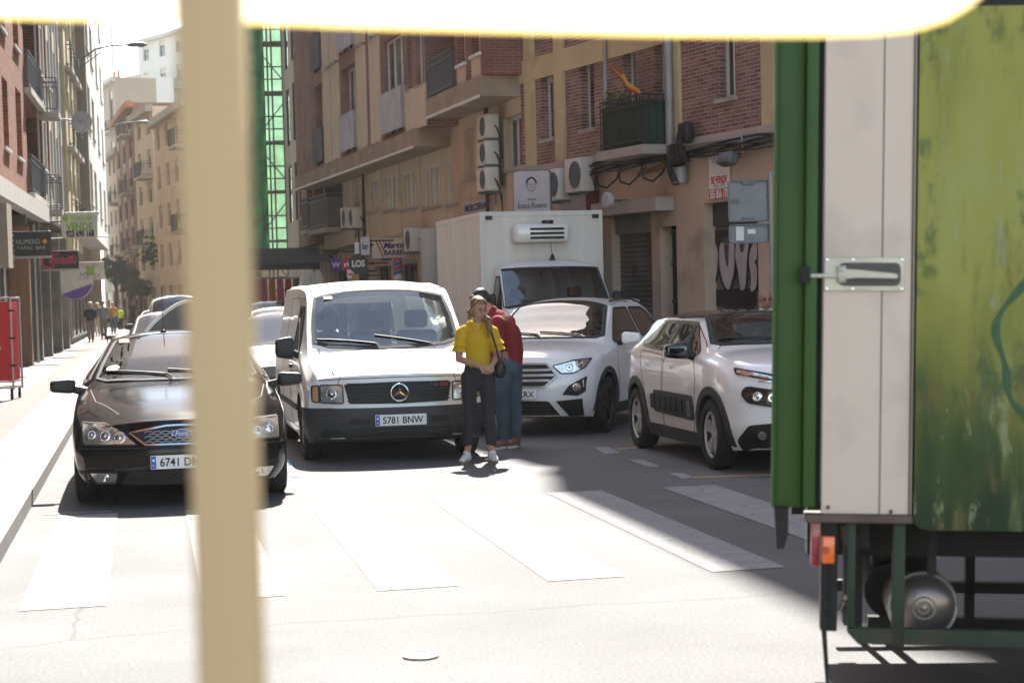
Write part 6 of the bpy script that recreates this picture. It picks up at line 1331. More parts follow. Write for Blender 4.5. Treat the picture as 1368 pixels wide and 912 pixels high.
disc_sign('round black shop sign with a white monogram beyond the van', 479, 352, 48, .26, 'sign_black', 'LOS', 'plate_white'); disc_sign('round red shop sign left of the black monogram sign', 466, 353, 52, .2, 'ink_red', 'rk', 'plate_white')
def board(label, px0, px1, y0, y1, depth, m, txt=None, tm='plate_white', name='shop_sign'):
    a, c = D(px0, (y0 + y1) / 2, depth), D(px1, (y0 + y1) / 2, depth); z1, z0 = D(px0, y0, depth).z, D(px0, y1, depth).z; w_ = (c - a).length; o = thing(name, label, 'sign', Vector(((a.x + c.x) / 2, (a.y + c.y) / 2, z0)), -YAW)
    b = MB(); b.bb(-w_ / 2, w_ / 2, -.04, .04, 0, z1 - z0, 0, .008); b.build('board', m, o)
    if txt: b = MB(); letters(b, txt, (z1 - z0) * .5, (0, -.042, (z1 - z0) / 2), k=0, width=w_ * .7, bold=.006); b.build('lettering', tm, o)
    b = MB(); b.tube([(w_ / 2, 0, (z1 - z0) * .8), (w_ / 2 + .6, .3, (z1 - z0) * .8)], .02); b.build('arm', 'rail_black', o)
board('small purple shop sign under the maroon corner balcony', 441, 457, 345, 363, 56, 'purple', 'W'); board('yellow square sign low beside the black shop column', 470, 480, 366, 377, 47, 'sticker_yellow' if 'sticker_yellow' in M else 'yellow_paint'); board('white notice above the yellow square sign', 464, 472, 360, 372, 48, 'plate_white', 'ok', 'ink_red')
board('lilac and yellow shop sign left of the blue projecting sign', 482, 494, 317, 341, 47, 'rail_white', 'bar', 'ink_blue'); board('small white menu sign beside the lilac shop sign', 474, 480, 324, 340, 48, 'plate_white')
b = MB(); p = D(484, 400, 48); b.bb(-.18, .18, -.1, .1, 0, 2.4); tag(b.build('advert_column', 'sign_black', None, 0, (p.x, p.y, 0)), 'narrow black shop column under the round monogram sign', 'column')
b = MB(); A_ = D(340, 345, 58); B_ = D(440, 335, 58); b.bb(0, (B_ - A_).length, 0, 1.6, -.1, .0); b.bb(0, (B_ - A_).length, -.02, .0, -.25, .02); tag(b.build('shop_awning', 'shutter_dark', None, 0, (A_.x, A_.y, 3.0), (0, 0, -YAW)), 'long dark awning over the clothes stall', 'awning')
b = MB(); p = D(576, 360, 43.0); pipe('sheet_hoarding', 'pale plain hoarding between the barber sign and the box truck', [(p.x, p.y, .1), (p.x, p.y, 3.2)], .24, 'stucco_white', 'hoarding')
# blank traffic sign backs on a pole at the right
p = D(1033, 440, 23.5); o = thing('traffic_sign_back', 'grey backs of two traffic signs on one pole, right of the graffiti shutter', 'traffic sign', (p.x, p.y, 0), -YAW); s_ = 23.5 / FPX; zt = D(1005, 240, 23.5).z; zb_ = D(1005, 297, 23.5).z; z3 = D(1005, 325, 23.5).z
b = MB(); b.tube([(-.0, 0, 0), (-.0, 0, zt + .1)], .035, 10); b.build('pole', 'pipe_grey', o, 60)
b = MB(); b.prism(rounded([(-.54, zb_ + .01), (.02, zb_ + .01), (.02, zt), (-.54, zt)], .05), .05, .07); b.prism(rounded([(-.53, z3), (-.0, z3), (-.0, zb_ - .02), (-.53, zb_ - .02)], .02), .05, .07); b.build('panel', mat('sign_back', (.17, .175, .19), .45, metal=.4), o)
b = MB()
for z in (zt - .04, zb_ + .05): b.bb(-.36, -.22, .0, .05, z - .02, z + .02)
for z0_, z1_ in ((zb_ + .01, zt), (z3, zb_ - .02)):
    for x in (-.545, .005): b.bb(x, x + .02, .0, .05, z0_ + .03, z1_ - .03)
    for z in (z0_, z1_ - .02): b.bb(-.51, -.01, .0, .05, z, z + .02)
b.bb(-.5, -.4, .03, .049, zb_ + .25, zb_ + .3); b.bb(-.06, -.02, .03, .049, zb_ + .3, zb_ + .34); b.build('clamp', 'rail_grey', o); b = MB(); b.bb(-.45, -.35, .03, .049, z3 + .04, z3 + .22); b.bb(-.3, -.2, .03, .049, z3 + .12, z3 + .18); b.build('sticker', 'plate_white', o)
# ---------------------------------------------------------------- vehicles
make_van(); make_black_car(); make_suv(); make_hatch(); make_box_truck()
simple_car('silver_car', 'light car with a raised grey tailgate queueing behind the black car', .45, 31, R_(-90), 'white_paint', H=1.5)
sc_ = [o for o in COL.objects if o.name.startswith('silver_car')][-1]; iv = (Matrix.Translation(sc_.location) @ Matrix.Rotation(sc_.rotation_euler.z, 4, 'Z')).inverted()
for q_, (dd, off_) in enumerate(((27.5, (0, 0)), (33., (-22, -4)))):
    P_ = [(195, 443), (203, 434), (213, 424), (224, 415), (236, 407), (248, 403), (262, 402), (285, 405), (310, 415), (315, 443)]; P_ = [(x - off_[0], y + off_[1]) for x, y in P_]
    b = MB(); v_ = [D(x, y, dd) for x, y in P_] + [D(x, y, dd) + FWD * .05 for x, y in P_]; n_ = len(P_)
    b.add([iv @ v for v in v_], [tuple(range(n_)), tuple(range(n_, 2 * n_))] + [(i, (i + 1) % n_, (i + 1) % n_ + n_, i + n_) for i in range(n_)]); pn = b.build('raised_tailgate', mat('tailgate_grey', (.13, .13, .13), .5), sc_, 40)
    b = MB(); b.tube([iv @ (D(x, y, dd) - FWD * .01) for x, y in P_[:-1]], .028, 8); b.build('rim', 'white_paint', pn, 60)
simple_car('people_carrier', 'tall grey people carrier farther back in the queue, left of the post', .75, 40, R_(-90), 'silver_paint', H=1.8, Wd=.92, L=4.6)
simple_car('white_sedan', 'small white car parked nose on beside the left kerb behind the black car', .5, 49, R_(-90), 'white_paint', H=1.48, L=4.0)
simple_car('distant_car', 'distant grey car at the far end of the left queue', .9, 62, R_(-90), 'silver_paint', H=1.7, L=4.4)
simple_car('white_car', 'white car between the beige post and the white van, farther back', 2.75, 36.5, R_(-91), 'white_paint', H=1.5, L=4.4)
simple_car('dark_car', 'dark silver car half hidden behind the left mirror of the white van', 2.0, 24.4, R_(-92), 'grey_paint', H=1.5, L=4.3)
simple_car('blue_car', 'small blue car with a person beside it, far behind the white van', 3.6, 52, R_(-91), mat('blue_car_paint', (.12, .2, .32), .3, coat=.8), H=1.6, L=4.3)
# ---------------------------------------------------------------- people
class Fig:
    """tapered capsules merged into one continuous surface"""
    def __init__(s): s.b = MB()
    def cap(s, p0, p1, r0, r1, flat=1., side=None, n=14):
        p0, p1 = Vector(p0), Vector(p1); d = p1 - p0; L = d.length; d = d.normalized() if L > 1e-6 else Vector((0, 0, 1)); a = Vector(side) if side else (Vector((1, 0, 0)) if abs(d.x) < .8 else Vector((0, 1, 0)))
        a = (a - d * a.dot(d)).normalized(); c = d.cross(a); prof = [(-r0, .02)] + [(-r0 * math.cos(t), r0 * math.sin(t)) for t in (.4, .8, 1.2)] + [(L * k / 4, r0 + (r1 - r0) * k / 4) for k in range(5)] + [(L + r1 * math.cos(t), r1 * math.sin(t)) for t in (1.2, .8, .4)] + [(L + r1, .02)]
        vs = []
        for h, r in prof:
            for j in range(n): w = 2 * math.pi * j / n; vs.append(p0 + d * h + a * math.cos(w) * r + c * math.sin(w) * r * flat)
        m = len(prof); s.b.add(vs, [(i * n + j, i * n + (j + 1) % n, (i + 1) * n + (j + 1) % n, (i + 1) * n + j) for i in range(m - 1) for j in range(n)] + [tuple(reversed(range(n))), tuple((m - 1) * n + j for j in range(n))]); return s
    def chain(s, pts, rs, flat=1., side=None):
        for i in range(len(pts) - 1): s.cap(pts[i], pts[i + 1], rs[i], rs[i + 1], flat, side)
        return s
    def ell(s, c, r, M3=None):
        c = Vector(c); vs = []; n, m = 16, 12
        for i in range(1, m):
            for j in range(n): t, w = math.pi * i / m, 2 * math.pi * j / n; v = Vector((r[0] * math.sin(t) * math.cos(w), r[1] * math.sin(t) * math.sin(w), r[2] * math.cos(t))); vs.append(c + (M3 @ v if M3 else v))
        k = len(vs); vs += [c + (M3 @ Vector((0, 0, q)) if M3 else Vector((0, 0, q))) for q in (r[2], -r[2])]
        fs = [(i * n + j, i * n + (j + 1) % n, (i + 1) * n + (j + 1) % n, (i + 1) * n + j) for i in range(m - 2) for j in range(n)] + [(k, (j + 1) % n, j) for j in range(n)] + [(k + 1, (m - 2) * n + j, (m - 2) * n + (j + 1) % n) for j in range(n)]
        s.b.add(vs, fs); return s
    def build(s, name, m, parent, vox=.008, smooth=2):
        me = s.b.mesh(name, m)
        me = evaluated(me, None, [('REMESH', dict(mode='VOXEL', voxel_size=vox, use_smooth_shade=True)), ('SMOOTH', dict(iterations=smooth, factor=.5))], 180)
        me.materials.clear(); me.materials.append(M[m] if isinstance(m, str) else m); return link(name, me, parent)
def head_frame(f, up=(0, 0, 1)):
    f = Vector(f).normalized(); u = Vector(up); x = f.cross(u).normalized(); u = x.cross(f).normalized()      # x: viewer's right when facing along f
    return Matrix((x, -f, u)).transposed()                                                                    # local: +x side, -y face, +z crown
def add_head(F, c, fr, k=1.):
    c = Vector(c); P = lambda x, y, z: c + fr @ Vector((x * k, y * k, z * k)); S = lambda r: [q * k for q in r]
    F.ell(P(0, .012, .03), S((.073, .092, .088)), fr); F.ell(P(0, -.03, -.035), S((.058, .060, .078)), fr); F.ell(P(0, -.055, -.088), S((.028, .026, .024)), fr)
    F.cap(P(0, -.088, .012), P(0, -.108, -.028), .009 * k, .0145 * k); F.ell(P(0, -.09, -.058), S((.024, .012, .008)), fr); F.ell(P(0, -.087, -.068), S((.02, .012, .007)), fr)
    for sx in (-1, 1): F.ell(P(sx * .076, .012, -.008), S((.010, .020, .032)), fr); F.ell(P(sx * .028, -.083, .026), S((.022, .010, .006)), fr)
def face_parts(c, fr, parent, k=1., brow='hair_dark', sunk=.0):
    c = Vector(c); P = lambda x, y, z: c + fr @ Vector((x * k, y * k, z * k)); b = MB()
    for sx in (-1, 1): b.tube([P(sx * .042, -.082, .008), P(sx * .03, -.0875, .007), P(sx * .018, -.086, .008)], .005 * k, 6); b.tube([P(sx * .045, -.083, .028), P(sx * .03, -.0935, .034), P(sx * .014, -.092, .03)], .004 * k, 6)
    b.build('eye', brow, parent, 60); b = MB(); b.tube([P(-.02, -.094, -.063), P(0, -.103, -.061), P(.02, -.094, -.063)], .005 * k, 6); b.build('lips', 'lip', parent, 60)
def hand(F, w, d, palm_n, curl=.5, thumb=1, k=1.):
    """w: wrist, d: direction of the hand, palm_n: palm normal, fingers curl towards it"""
    w, d, pn = Vector(w), Vector(d).normalized(), Vector(palm_n).normalized(); sd = d.cross(pn).normalized() * thumb
    F.cap(w, w + d * .075 * k, .022 * k, .034 * k, .5, sd)
    for i, L in enumerate((.068, .076, .070, .055)):
        r = w + d * .078 * k + sd * (.026 - .0175 * i) * k; q1 = (d * math.cos(curl * .6) + pn * math.sin(curl * .6)); q2 = (d * math.cos(curl * 1.5) + pn * math.sin(curl * 1.5)); q3 = (d * math.cos(curl * 2.3) + pn * math.sin(curl * 2.3))
        a = r + q1 * L * .45 * k; b_ = a + q2 * L * .32 * k; F.chain([r, a, b_, b_ + q3 * L * .23 * k], [.0088 * k, .0082 * k, .0075 * k, .006 * k])
    t0 = w + d * .02 * k + sd * .022 * k; t1 = t0 + (d * .6 + sd * .7 + pn * .3).normalized() * .042 * k; F.chain([t0, t1, t1 + (d * .8 + sd * .2 + pn * .5).normalized() * .032 * k], [.014 * k, .010 * k, .008 * k])
mat('skin', (.40, .22, .15), .55, noise=.06); mat('skin_tan', (.36, .19, .13), .55, noise=.06); mat('lip', (.28, .08, .07), .5); mat('hair_dark', (.015, .011, .009), .5, noise=.3, scale=20); mat('hair_blonde', (.17, .098, .048), .5, noise=.35, scale=14, stretch=(2, 2, .3)); mat('hair_brown', (.06, .035, .02), .5); mat('hair_pale', (.55, .42, .28), .6, noise=.2, trans=.3)
mat('cloth_yellow', (.60, .37, .01), .9, noise=.1, trans=.12, bump=1, scale=1.2, stretch=(1, 1, .35)); mat('denim_black', (.022, .023, .027), .9, noise=.3, scale=2, bump=1); mat('denim_blue', (.055, .085, .12), .9, noise=.3, scale=2.5, bump=1); mat('cloth_red', (.21, .009, .014), .9, noise=.15, bump=1, scale=1.2)
mat('shoe_white', (.62, .60, .57), .6); mat('sole_tan', (.30, .17, .10), .7); mat('shoe_brown', (.16, .055, .04), .6); mat('sole_white', (.5, .48, .46), .7); mat('leather_black', (.015, .014, .014), .35)
def shoe(root, heel, toe, r, m, sole, name='shoe', vox=.006):
    h, t = Vector(heel), Vector(toe); F = Fig(); d = (t - h).normalized(); mid = h.lerp(t, .45)
    F.cap(h + Vector((0, 0, r * .95)), mid + Vector((0, 0, r * .95)), r * .95, r * 1.0); F.cap(mid + Vector((0, 0, r * .9)), t + Vector((0, 0, r * .72)), r * 1.05, r * .78, .8, d.cross(Vector((0, 0, 1)))); F.cap(h + Vector((0, 0, r)), h + Vector((0, 0, r * 2.0)) + d * .02, r * .95, r * .9)
    o = F.build(name, m, root, vox, 1); b = MB(); sd = Vector((-d.y, d.x, 0)); pts = []
    for k in range(20): a = 2 * math.pi * k / 20; u = math.cos(a); v = math.sin(a); c = h.lerp(t, .5); L = (t - h).length / 2 + r * .95; w_ = r * (1.05 if u > 0 else .92); p = c + d * L * u + sd * w_ * v * (1 - .15 * abs(u)); pts.append(p)
    b.add([p + Vector((0, 0, .0)) for p in pts] + [p + Vector((0, 0, .028)) for p in pts], [tuple(range(20)), tuple(range(20, 40))] + [(i, (i + 1) % 20, (i + 1) % 20 + 20, i + 20) for i in range(20)]); b.build('sole', sole, o, 40)
    return o
# woman in yellow (local: x viewer's right, -y towards the camera)
p = G(640, 617); wo = thing('person', 'woman in yellow ruffled top and cropped black jeans standing in the road with clasped hands', 'person', (p.x, p.y, 0), -YAW)
fr = head_frame((.50, -.80, -.30)); hc = Vector((.035, -.01, 1.535)); F = Fig(); add_head(F, hc, fr, .98)
F.cap((.015, .02, 1.36), (.03, .01, 1.48), .05, .047)
F.chain([(.01, .02, 1.31), (.01, .02, 1.15), (.02, .02, 1.0), (.02, .02, .90)], [.10, .105, .095, .12], .75, (1, 0, 0))
sR, eR, wR = Vector((-.145, .02, 1.30)), Vector((-.175, .0, 1.04)), Vector((.03, -.17, .965)); sL, eL, wL = Vector((.175, .02, 1.30)), Vector((.215, .03, 1.06)), Vector((.165, -.13, .985))
F.chain([sR, sR.lerp(eR, .5), eR, eR.lerp(wR, .35), wR], [.048, .043, .036, .034, .024]); F.chain([sL, sL.lerp(eL, .5), eL, eL.lerp(wL, .4), wL], [.048, .043, .036, .033, .024])
hand(F, wR, (.9, -.15, -.15), (.2, .8, -.3), .75, -1, .95); hand(F, wL, (-.35, -.35, -.5), (-.3, .7, .2), .8, 1, .95)
for sx, kn, an in ((-1, (-.075, -.02, .48), (-.115, .03, .10)), (1, (.10, -.02, .48), (.125, .03, .10))): F.chain([(sx * .08 + .01, .02, .86), kn, an, (an[0], an[1], .05)], [.085, .05, .034, .032])
F.build('body', 'skin', wo, .006, 1)
bd = wo.children[0]; face_parts(hc, fr, bd, .98, 'hair_brown')
H = Fig(); P = lambda x, y, z: hc + fr @ Vector((x, y, z)); H.ell(P(0, .028, .045), (.078, .086, .080), fr); H.ell(P(0, -.002, .074), (.062, .070, .047), fr); H.ell(P(0, .1, .03), (.04, .035, .045), fr);
for sx in (-1, 1): H.chain([P(sx * .062, -.03, .07), P(sx * .074, .0, .03), P(sx * .076, .025, -.03), P(sx * .07, .035, -.10)], [.012, .014, .018, .022])
H.chain([P(.05, .04, -.05), Vector((.13, -.03, 1.42)), Vector((.14, -.09, 1.34)), Vector((.13, -.11, 1.25))], [.045, .035, .028, .010]); H.chain([P(-.03, .06, -.02), P(-.04, .07, -.12)], [.06, .04])
ho = H.build('hair', 'hair_blonde', wo, .006, 1)
T = Fig(); T.chain([(.015, .02, 1.32), (.015, .01, 1.22), (.015, .01, 1.08), (.02, .015, .96)], [.105, .135, .122, .138], .72, (1, 0, 0)); T.cap((-.115, .02, 1.325), (.145, .02, 1.325), .05, .05); T.cap((-.05, .02, 1.375), (.07, .02, 1.375), .045, .045)
for a_, b_ in ((sR, eR), (sL, eL)): T.chain([a_, a_.lerp(b_, .5)], [.056, .064])
tp = T.build('blouse', 'cloth_yellow', wo, .007, 2)
b = MB(); rw = random.Random(4)
for a_, b_, sx in ((sR, eR, -1), (sL, eL, 1)):
    for lev in range(2):
        c0 = a_.lerp(b_, .30 + .24 * lev); d = (b_ - a_).normalized(); u = Vector((1, 0, 0)); u = (u - d * u.dot(d)).normalized(); v = d.cross(u); n_ = 48; vs = []
        for k in range(3):
            for j in range(n_): w_ = 2 * math.pi * j / n_; rr = .055 + .015 * k + .012 * math.sin(j * 1.57 * 2) * k; vs.append(c0 + d * (.028 * k + .006 * math.sin(j * 2.1)) + (u * math.cos(w_) + v * math.sin(w_)) * rr)
        b.add(vs, [(k * n_ + j, k * n_ + (j + 1) % n_, (k + 1) * n_ + (j + 1) % n_, (k + 1) * n_ + j) for k in range(2) for j in range(n_)])
b.build('ruffle', 'cloth_yellow', tp, 180)
J = Fig(); J.chain([(.02, .02, .975), (.02, .02, .87)], [.140, .158], .72, (1, 0, 0))
for sx, kn, an in ((-1, (-.08, -.02, .49), (-.115, .03, .20)), (1, (.105, -.02, .49), (.128, .03, .20))): J.chain([(sx * .078 + .012, .02, .85), (kn[0], kn[1], .68), kn, an], [.098, .080, .062, .058])
J.build('jeans', 'denim_black', wo, .007, 2)
shoe(wo, (-.115, .045, 0), (-.165, -.135, 0), .044, 'shoe_white', 'sole_tan'); shoe(wo, (.125, .045, 0), (.165, -.13, 0), .044, 'shoe_white', 'sole_tan')
bg = Fig(); bg.ell((.235, .0, .93), (.07, .10, .10)); o = bg.build('handbag', 'leather_black', wo, .008, 1); b = MB(); b.tube([(.235, .05, 1.0), (.20, .11, 1.2), (.13, .06, 1.41), (.15, -.08, 1.33), (.20, -.10, 1.15), (.235, -.06, 1.0)], .010, 6); b.build('strap', 'leather_black', o, 60)
b = MB(); b.tube([(-.045, -.03, 1.39), (-.02, -.095, 1.335), (.015, -.115, 1.30), (.05, -.095, 1.335), (.07, -.03, 1.39)], .0025, 5); b.build('necklace', 'chrome', wo, 60)
# man in red behind her, head bent, side on
p = G(681, 598); mn = thing('person', 'dark haired man in a red jumper and blue jeans with head bent, behind the woman', 'person', (p.x, p.y, 0), -YAW)
fr = head_frame((-.72, -.25, -.65)); hc = Vector((-.27, .0, 1.60)); F = Fig(); add_head(F, hc, fr, 1.02); F.cap((-.13, .03, 1.45), (-.22, .02, 1.56), .058, .055)
F.chain([(-.06, .03, 1.36), (0, .03, 1.15), (.0, .03, .95)], [.14, .13, .13], .8, (0, 1, 0))
sR, eR, wR = Vector((-.10, -.17, 1.38)), Vector((-.08, -.20, 1.10)), Vector((-.28, -.14, .98)); sL, eL, wL = Vector((.03, .2, 1.37)), Vector((.06, .24, 1.08)), Vector((-.16, .2, .96))
for a_, b_, c_ in ((sR, eR, wR), (sL, eL, wL)): F.chain([a_, b_, c_], [.055, .043, .028]); hand(F, c_, c_ - b_, (0, 0, -1), .6, 1)
for sx, kn, an in ((-1, (-.06, -.05, .5), (-.06, .0, .09)), (1, (.05, .07, .5), (.05, .12, .09))): F.chain([(sx * .05, .03 + sx * .05, .9), kn, an], [.095, .06, .04])
F.build('body', 'skin_tan', mn, .007, 1); face_parts(hc, fr, mn.children[0], 1.02)
H = Fig(); P = lambda x, y, z: hc + fr @ Vector((x, y, z)); H.ell(P(0, .028, .052), (.088, .098, .085), fr); H.ell(P(0, -.045, .10), (.06, .04, .026), fr); H.cap(P(0, .06, -.01), P(0, .07, -.06), .07, .045)
for sx in (-1, 1): H.cap(P(sx * .075, -.01, .03), P(sx * .078, -.005, -.01), .014, .010)
H.build('hair', 'hair_dark', mn, .007, 1)
T = Fig(); T.chain([(-.10, .02, 1.37), (.0, .03, 1.22), (.03, .03, 1.05), (.02, .03, .93)], [.140, .158, .148, .142], .9, (1, 0, 0)); T.cap((-.10, -.12, 1.36), (.0, .15, 1.355), .085, .085); T.cap((-.13, .02, 1.44), (-.15, .02, 1.49), .075, .062)
T.chain([sR, eR, wR], [.068, .060, .045]); T.chain([sL, eL, wL], [.068, .060, .045]); T.build('jumper', 'cloth_red', mn, .008, 3)
J = Fig(); J.chain([(.01, .03, .97), (.01, .03, .87)], [.145, .155], .9, (1, 0, 0))
for kn, an, hp in (((-.07, -.05, .49), (-.075, -.0, .10), (-.04, -.03, .85)), ((.06, .07, .49), (.06, .11, .10), (.05, .08, .85))): J.chain([hp, (kn[0], kn[1], .68), kn, ((kn[0] + an[0]) / 2 + .01, (kn[1] + an[1]) / 2, .28), an], [.112, .096, .084, .072, .066])
J.build('jeans', 'denim_blue', mn, .008, 2)
shoe(mn, (-.05, .0, 0), (-.14, -.14, 0), .05, 'shoe_brown', 'sole_white'); shoe(mn, (.075, .10, 0), (.0, -.05, 0), .05, 'shoe_brown', 'sole_white')
# bald man in a suit behind the hatchback
p = D(1023, 405, 23.0); su = thing('person', 'bald man in a dark suit, white shirt and tie behind the white hatchback', 'person', (p.x, p.y, .12), -YAW); z0 = D(1023, 402, 23.0).z - .12 + .01
fr = head_frame((.1, -1, -.05)); hc = Vector((0, 0, z0)); F = Fig(); add_head(F, hc, fr, 1.05); F.cap((0, .03, z0 - .22), (0, .02, z0 - .08), .06, .056); F.chain([(0, .03, z0 - .3), (0, .03, .9)], [.14, .13], .8, (1, 0, 0))
for sx in (-1, 1): F.chain([(sx * .2, .03, z0 - .26), (sx * .25, .03, z0 - .56), (sx * .25, -.05, z0 - .80)], [.05, .045, .03]); hand(F, (sx * .25, -.05, z0 - .80), (0, -.1, -1), (-sx, 0, 0), .4, 1); F.chain([(sx * .09, .03, .85), (sx * .1, .02, .45), (sx * .1, .04, .05)], [.09, .06, .04])
F.build('body', 'skin_tan', su, .009, 1); face_parts(hc, fr, su.children[0], 1.05)
T = Fig(); T.cap((-.17, .03, z0 - .27), (.17, .03, z0 - .27), .085, .085); T.chain([(0, .03, z0 - .32), (0, .03, z0 - .8)], [.19, .18], .75, (1, 0, 0))
for sx in (-1, 1): T.chain([(sx * .21, .03, z0 - .28), (sx * .26, .03, z0 - .56), (sx * .26, -.05, z0 - .78)], [.075, .065, .05])
T.build('suit_jacket', mat('suit_navy', (.015, .018, .028), .8), su, .01, 2); b = MB(); b.prism([(-.075, z0 - .15), (.075, z0 - .15), (.06, z0 - .19), (.0, z0 - .42), (-.06, z0 - .19)], -.135, -.11); b.build('shirt', 'shoe_white', su); b = MB(); b.prism([(-.022, z0 - .18), (.022, z0 - .18), (.035, z0 - .40), (0, z0 - .44), (-.035, z0 - .40)], -.145, -.136); b.build('tie', 'ink_black', su)
b = MB(); C_ = Fig(); C_.cap((-.04, .02, z0 - .16), (.04, .02, z0 - .16), .068, .068); C_.build('collar', 'shoe_white', su, .01, 1)
J = Fig(); J.chain([(0, .03, .95), (0, .03, .85)], [.16, .16], .8, (1, 0, 0))
for sx in (-1, 1): J.chain([(sx * .09, .03, .85), (sx * .1, .02, .45), (sx * .1, .04, .1)], [.1, .075, .06])
J.build('trousers', 'suit_navy', su, .012, 1)
# distant walkers
def walker(label, px, py, top, hm, tm, tr, skin='skin', rz=0, stride=.12, sleeve=True, bag=None, skirt=False, group='people walking on the left pavement', z=.12, depth=None):
    p = G(px, py, z) if depth is None else D(px, 400, depth); h = D(px, top, p.dot(FWD)).z - z; k = h / 1.72; o = thing('person', label, 'person', (p.x, p.y, z), rz - YAW, group)
    fr = head_frame((0, -1, 0)); hc = Vector((0, 0, 1.60 * k)); V = lambda x, y, zz: (x * k, y * k, zz * k); F = Fig(); add_head(F, hc, fr, k); F.cap(V(0, .02, 1.4), V(0, .01, 1.52), .055 * k, .05 * k); F.chain([V(0, .02, 1.3), V(0, .02, .95)], [.13 * k, .13 * k], .75, (1, 0, 0))
    hands = ((-.27, -.08, .82), (.27, .05, .82))
    for sx, hd_ in zip((-1, 1), hands): F.chain([V(sx * .18, .02, 1.37), V(sx * .25, .04, 1.1), V(*hd_)], [.05 * k, .042 * k, .028 * k]); hand(F, V(*hd_), (0, -.1, -1), (-sx, 0, 0), .5, 1, k)
    for sx in (-1, 1): F.chain([V(sx * .09, .02, .88), V(sx * .1, -sx * stride * .6, .47), V(sx * .1, -sx * stride, .07)], [.085 * k, .055 * k, .038 * k]); F.cap(V(sx * .1, -sx * stride, .04), V(sx * .1, -sx * stride - .15, .03), .042 * k, .032 * k)
    F.build('body', skin, o, .016, 1)
    H = Fig(); vol = 1.35 if hm == 'hair_pale' else 1.0; H.ell(hc + Vector((0, .03 * k, .05 * k)), (.09 * k * vol, .095 * k * vol, .085 * k * vol))
    if vol > 1: H.ell(hc + Vector((0, .06 * k, -.03 * k)), (.13 * k, .09 * k, .10 * k))
    H.build('hair', hm, o, .016, 1)
    T = Fig(); T.cap(V(-.13, .02, 1.38), V(.13, .02, 1.38), .07 * k, .07 * k); T.chain([V(0, .02, 1.3), V(0, .02, .95)], [.165 * k, .165 * k], .75, (1, 0, 0))
    for sx in (-1, 1): T.chain([V(sx * .18, .02, 1.37), V(sx * .23, .035, 1.18)], [.072 * k, .07 * k])
    T.build('shirt', tm, o, .018, 1); J = Fig(); J.chain([V(0, .02, .95), V(0, .02, .86)], [.15 * k, .155 * k], .8, (1, 0, 0))
    if skirt: J.chain([V(0, .02, .86), V(0, .0, .5)], [.16 * k, .19 * k], .8, (1, 0, 0))
    else:
        for sx in (-1, 1): J.chain([V(sx * .09, .02, .86), V(sx * .1, -sx * stride * .6, .47), V(sx * .1, -sx * stride, .15)], [.105 * k, .08 * k, .065 * k])
    J.build('skirt' if skirt else 'trousers', tr, o, .018, 1)
    if bag: B = Fig(); B.ell(V(.26, .05, .85), (.07, .12, .13)); B.build('shoulder_bag', bag, o, .02, 1)
    return o
mat('trouser_taupe', (.22, .17, .14), .9); mat('trouser_khaki', (.20, .15, .10), .9); mat('shirt_grey', (.22, .21, .23), .9); mat('shirt_orange', (.5, .22, .04), .9); mat('hi_vis', (.50, .85, .02), .8); mat('cloth_black', (.015, .015, .016), .9)
walker('woman in a loose black top with pale fluffy hair, foremost of the left walkers', 122, 457, 404, 'hair_pale', 'cloth_black', 'trouser_taupe', skirt=False)
walker('person in grey shirt and khaki trousers beside the woman in black', 139, 453, 402, 'hair_dark', 'shirt_grey', 'trouser_khaki', bag='cloth_black')
walker('walker mostly hidden behind the woman in the black top', 131, 449, 405, 'hair_pale', 'trouser_taupe', 'shoe_white')
walker('walker in an orange shirt behind the grey shirted person', 152, 446, 404, 'hair_dark', 'shirt_orange', 'denim_blue')
walker('worker in a bright yellow high visibility jacket near the left kerb', 161, 443, 409, 'hair_dark', 'hi_vis', 'cloth_black', z=0)
walker('dark haired person with an orange bag, rightmost of the left walkers', 178, 436, 402, 'hair_dark', 'cloth_black', 'cloth_black', bag='shirt_orange', z=0)
p = G(149, 459, .12); o = thing('dog', 'small dark dog beside the grey shirted walker', 'dog', (p.x, p.y, .12), -YAW); F = Fig(); F.chain([(-.16, 0, .24), (.1, 0, .25)], [.085, .075]); F.cap((-.18, 0, .28), (-.25, 0, .36), .055, .05); F.cap((-.26, 0, .37), (-.34, 0, .34), .05, .025); F.cap((.16, 0, .29), (.26, 0, .38), .02, .012)
for x in (-.15, -.13): F.chain([(x, .05 if x == -.15 else -.05, .2), (x - .01, .05 if x == -.15 else -.05, .11), (x, .05 if x == -.15 else -.05, .02)], [.035, .02, .018])
for y in (-.05, .05): F.chain([(.12, y, .22), (.09, y, .15), (.16, y, .10), (.14, y, .02)], [.045, .03, .02, .018])
for y in (-.03, .03): F.cap((-.24, y, .40), (-.235, y * 1.3, .45), .018, .008)
F.build('body', 'hair_dark', o, .012, 1)
walker('distant pedestrian in the road beside the small blue car', 374, 0, 404, 'hair_dark', 'rail_white', 'denim_blue', depth=50, z=0, group='people far up the street')
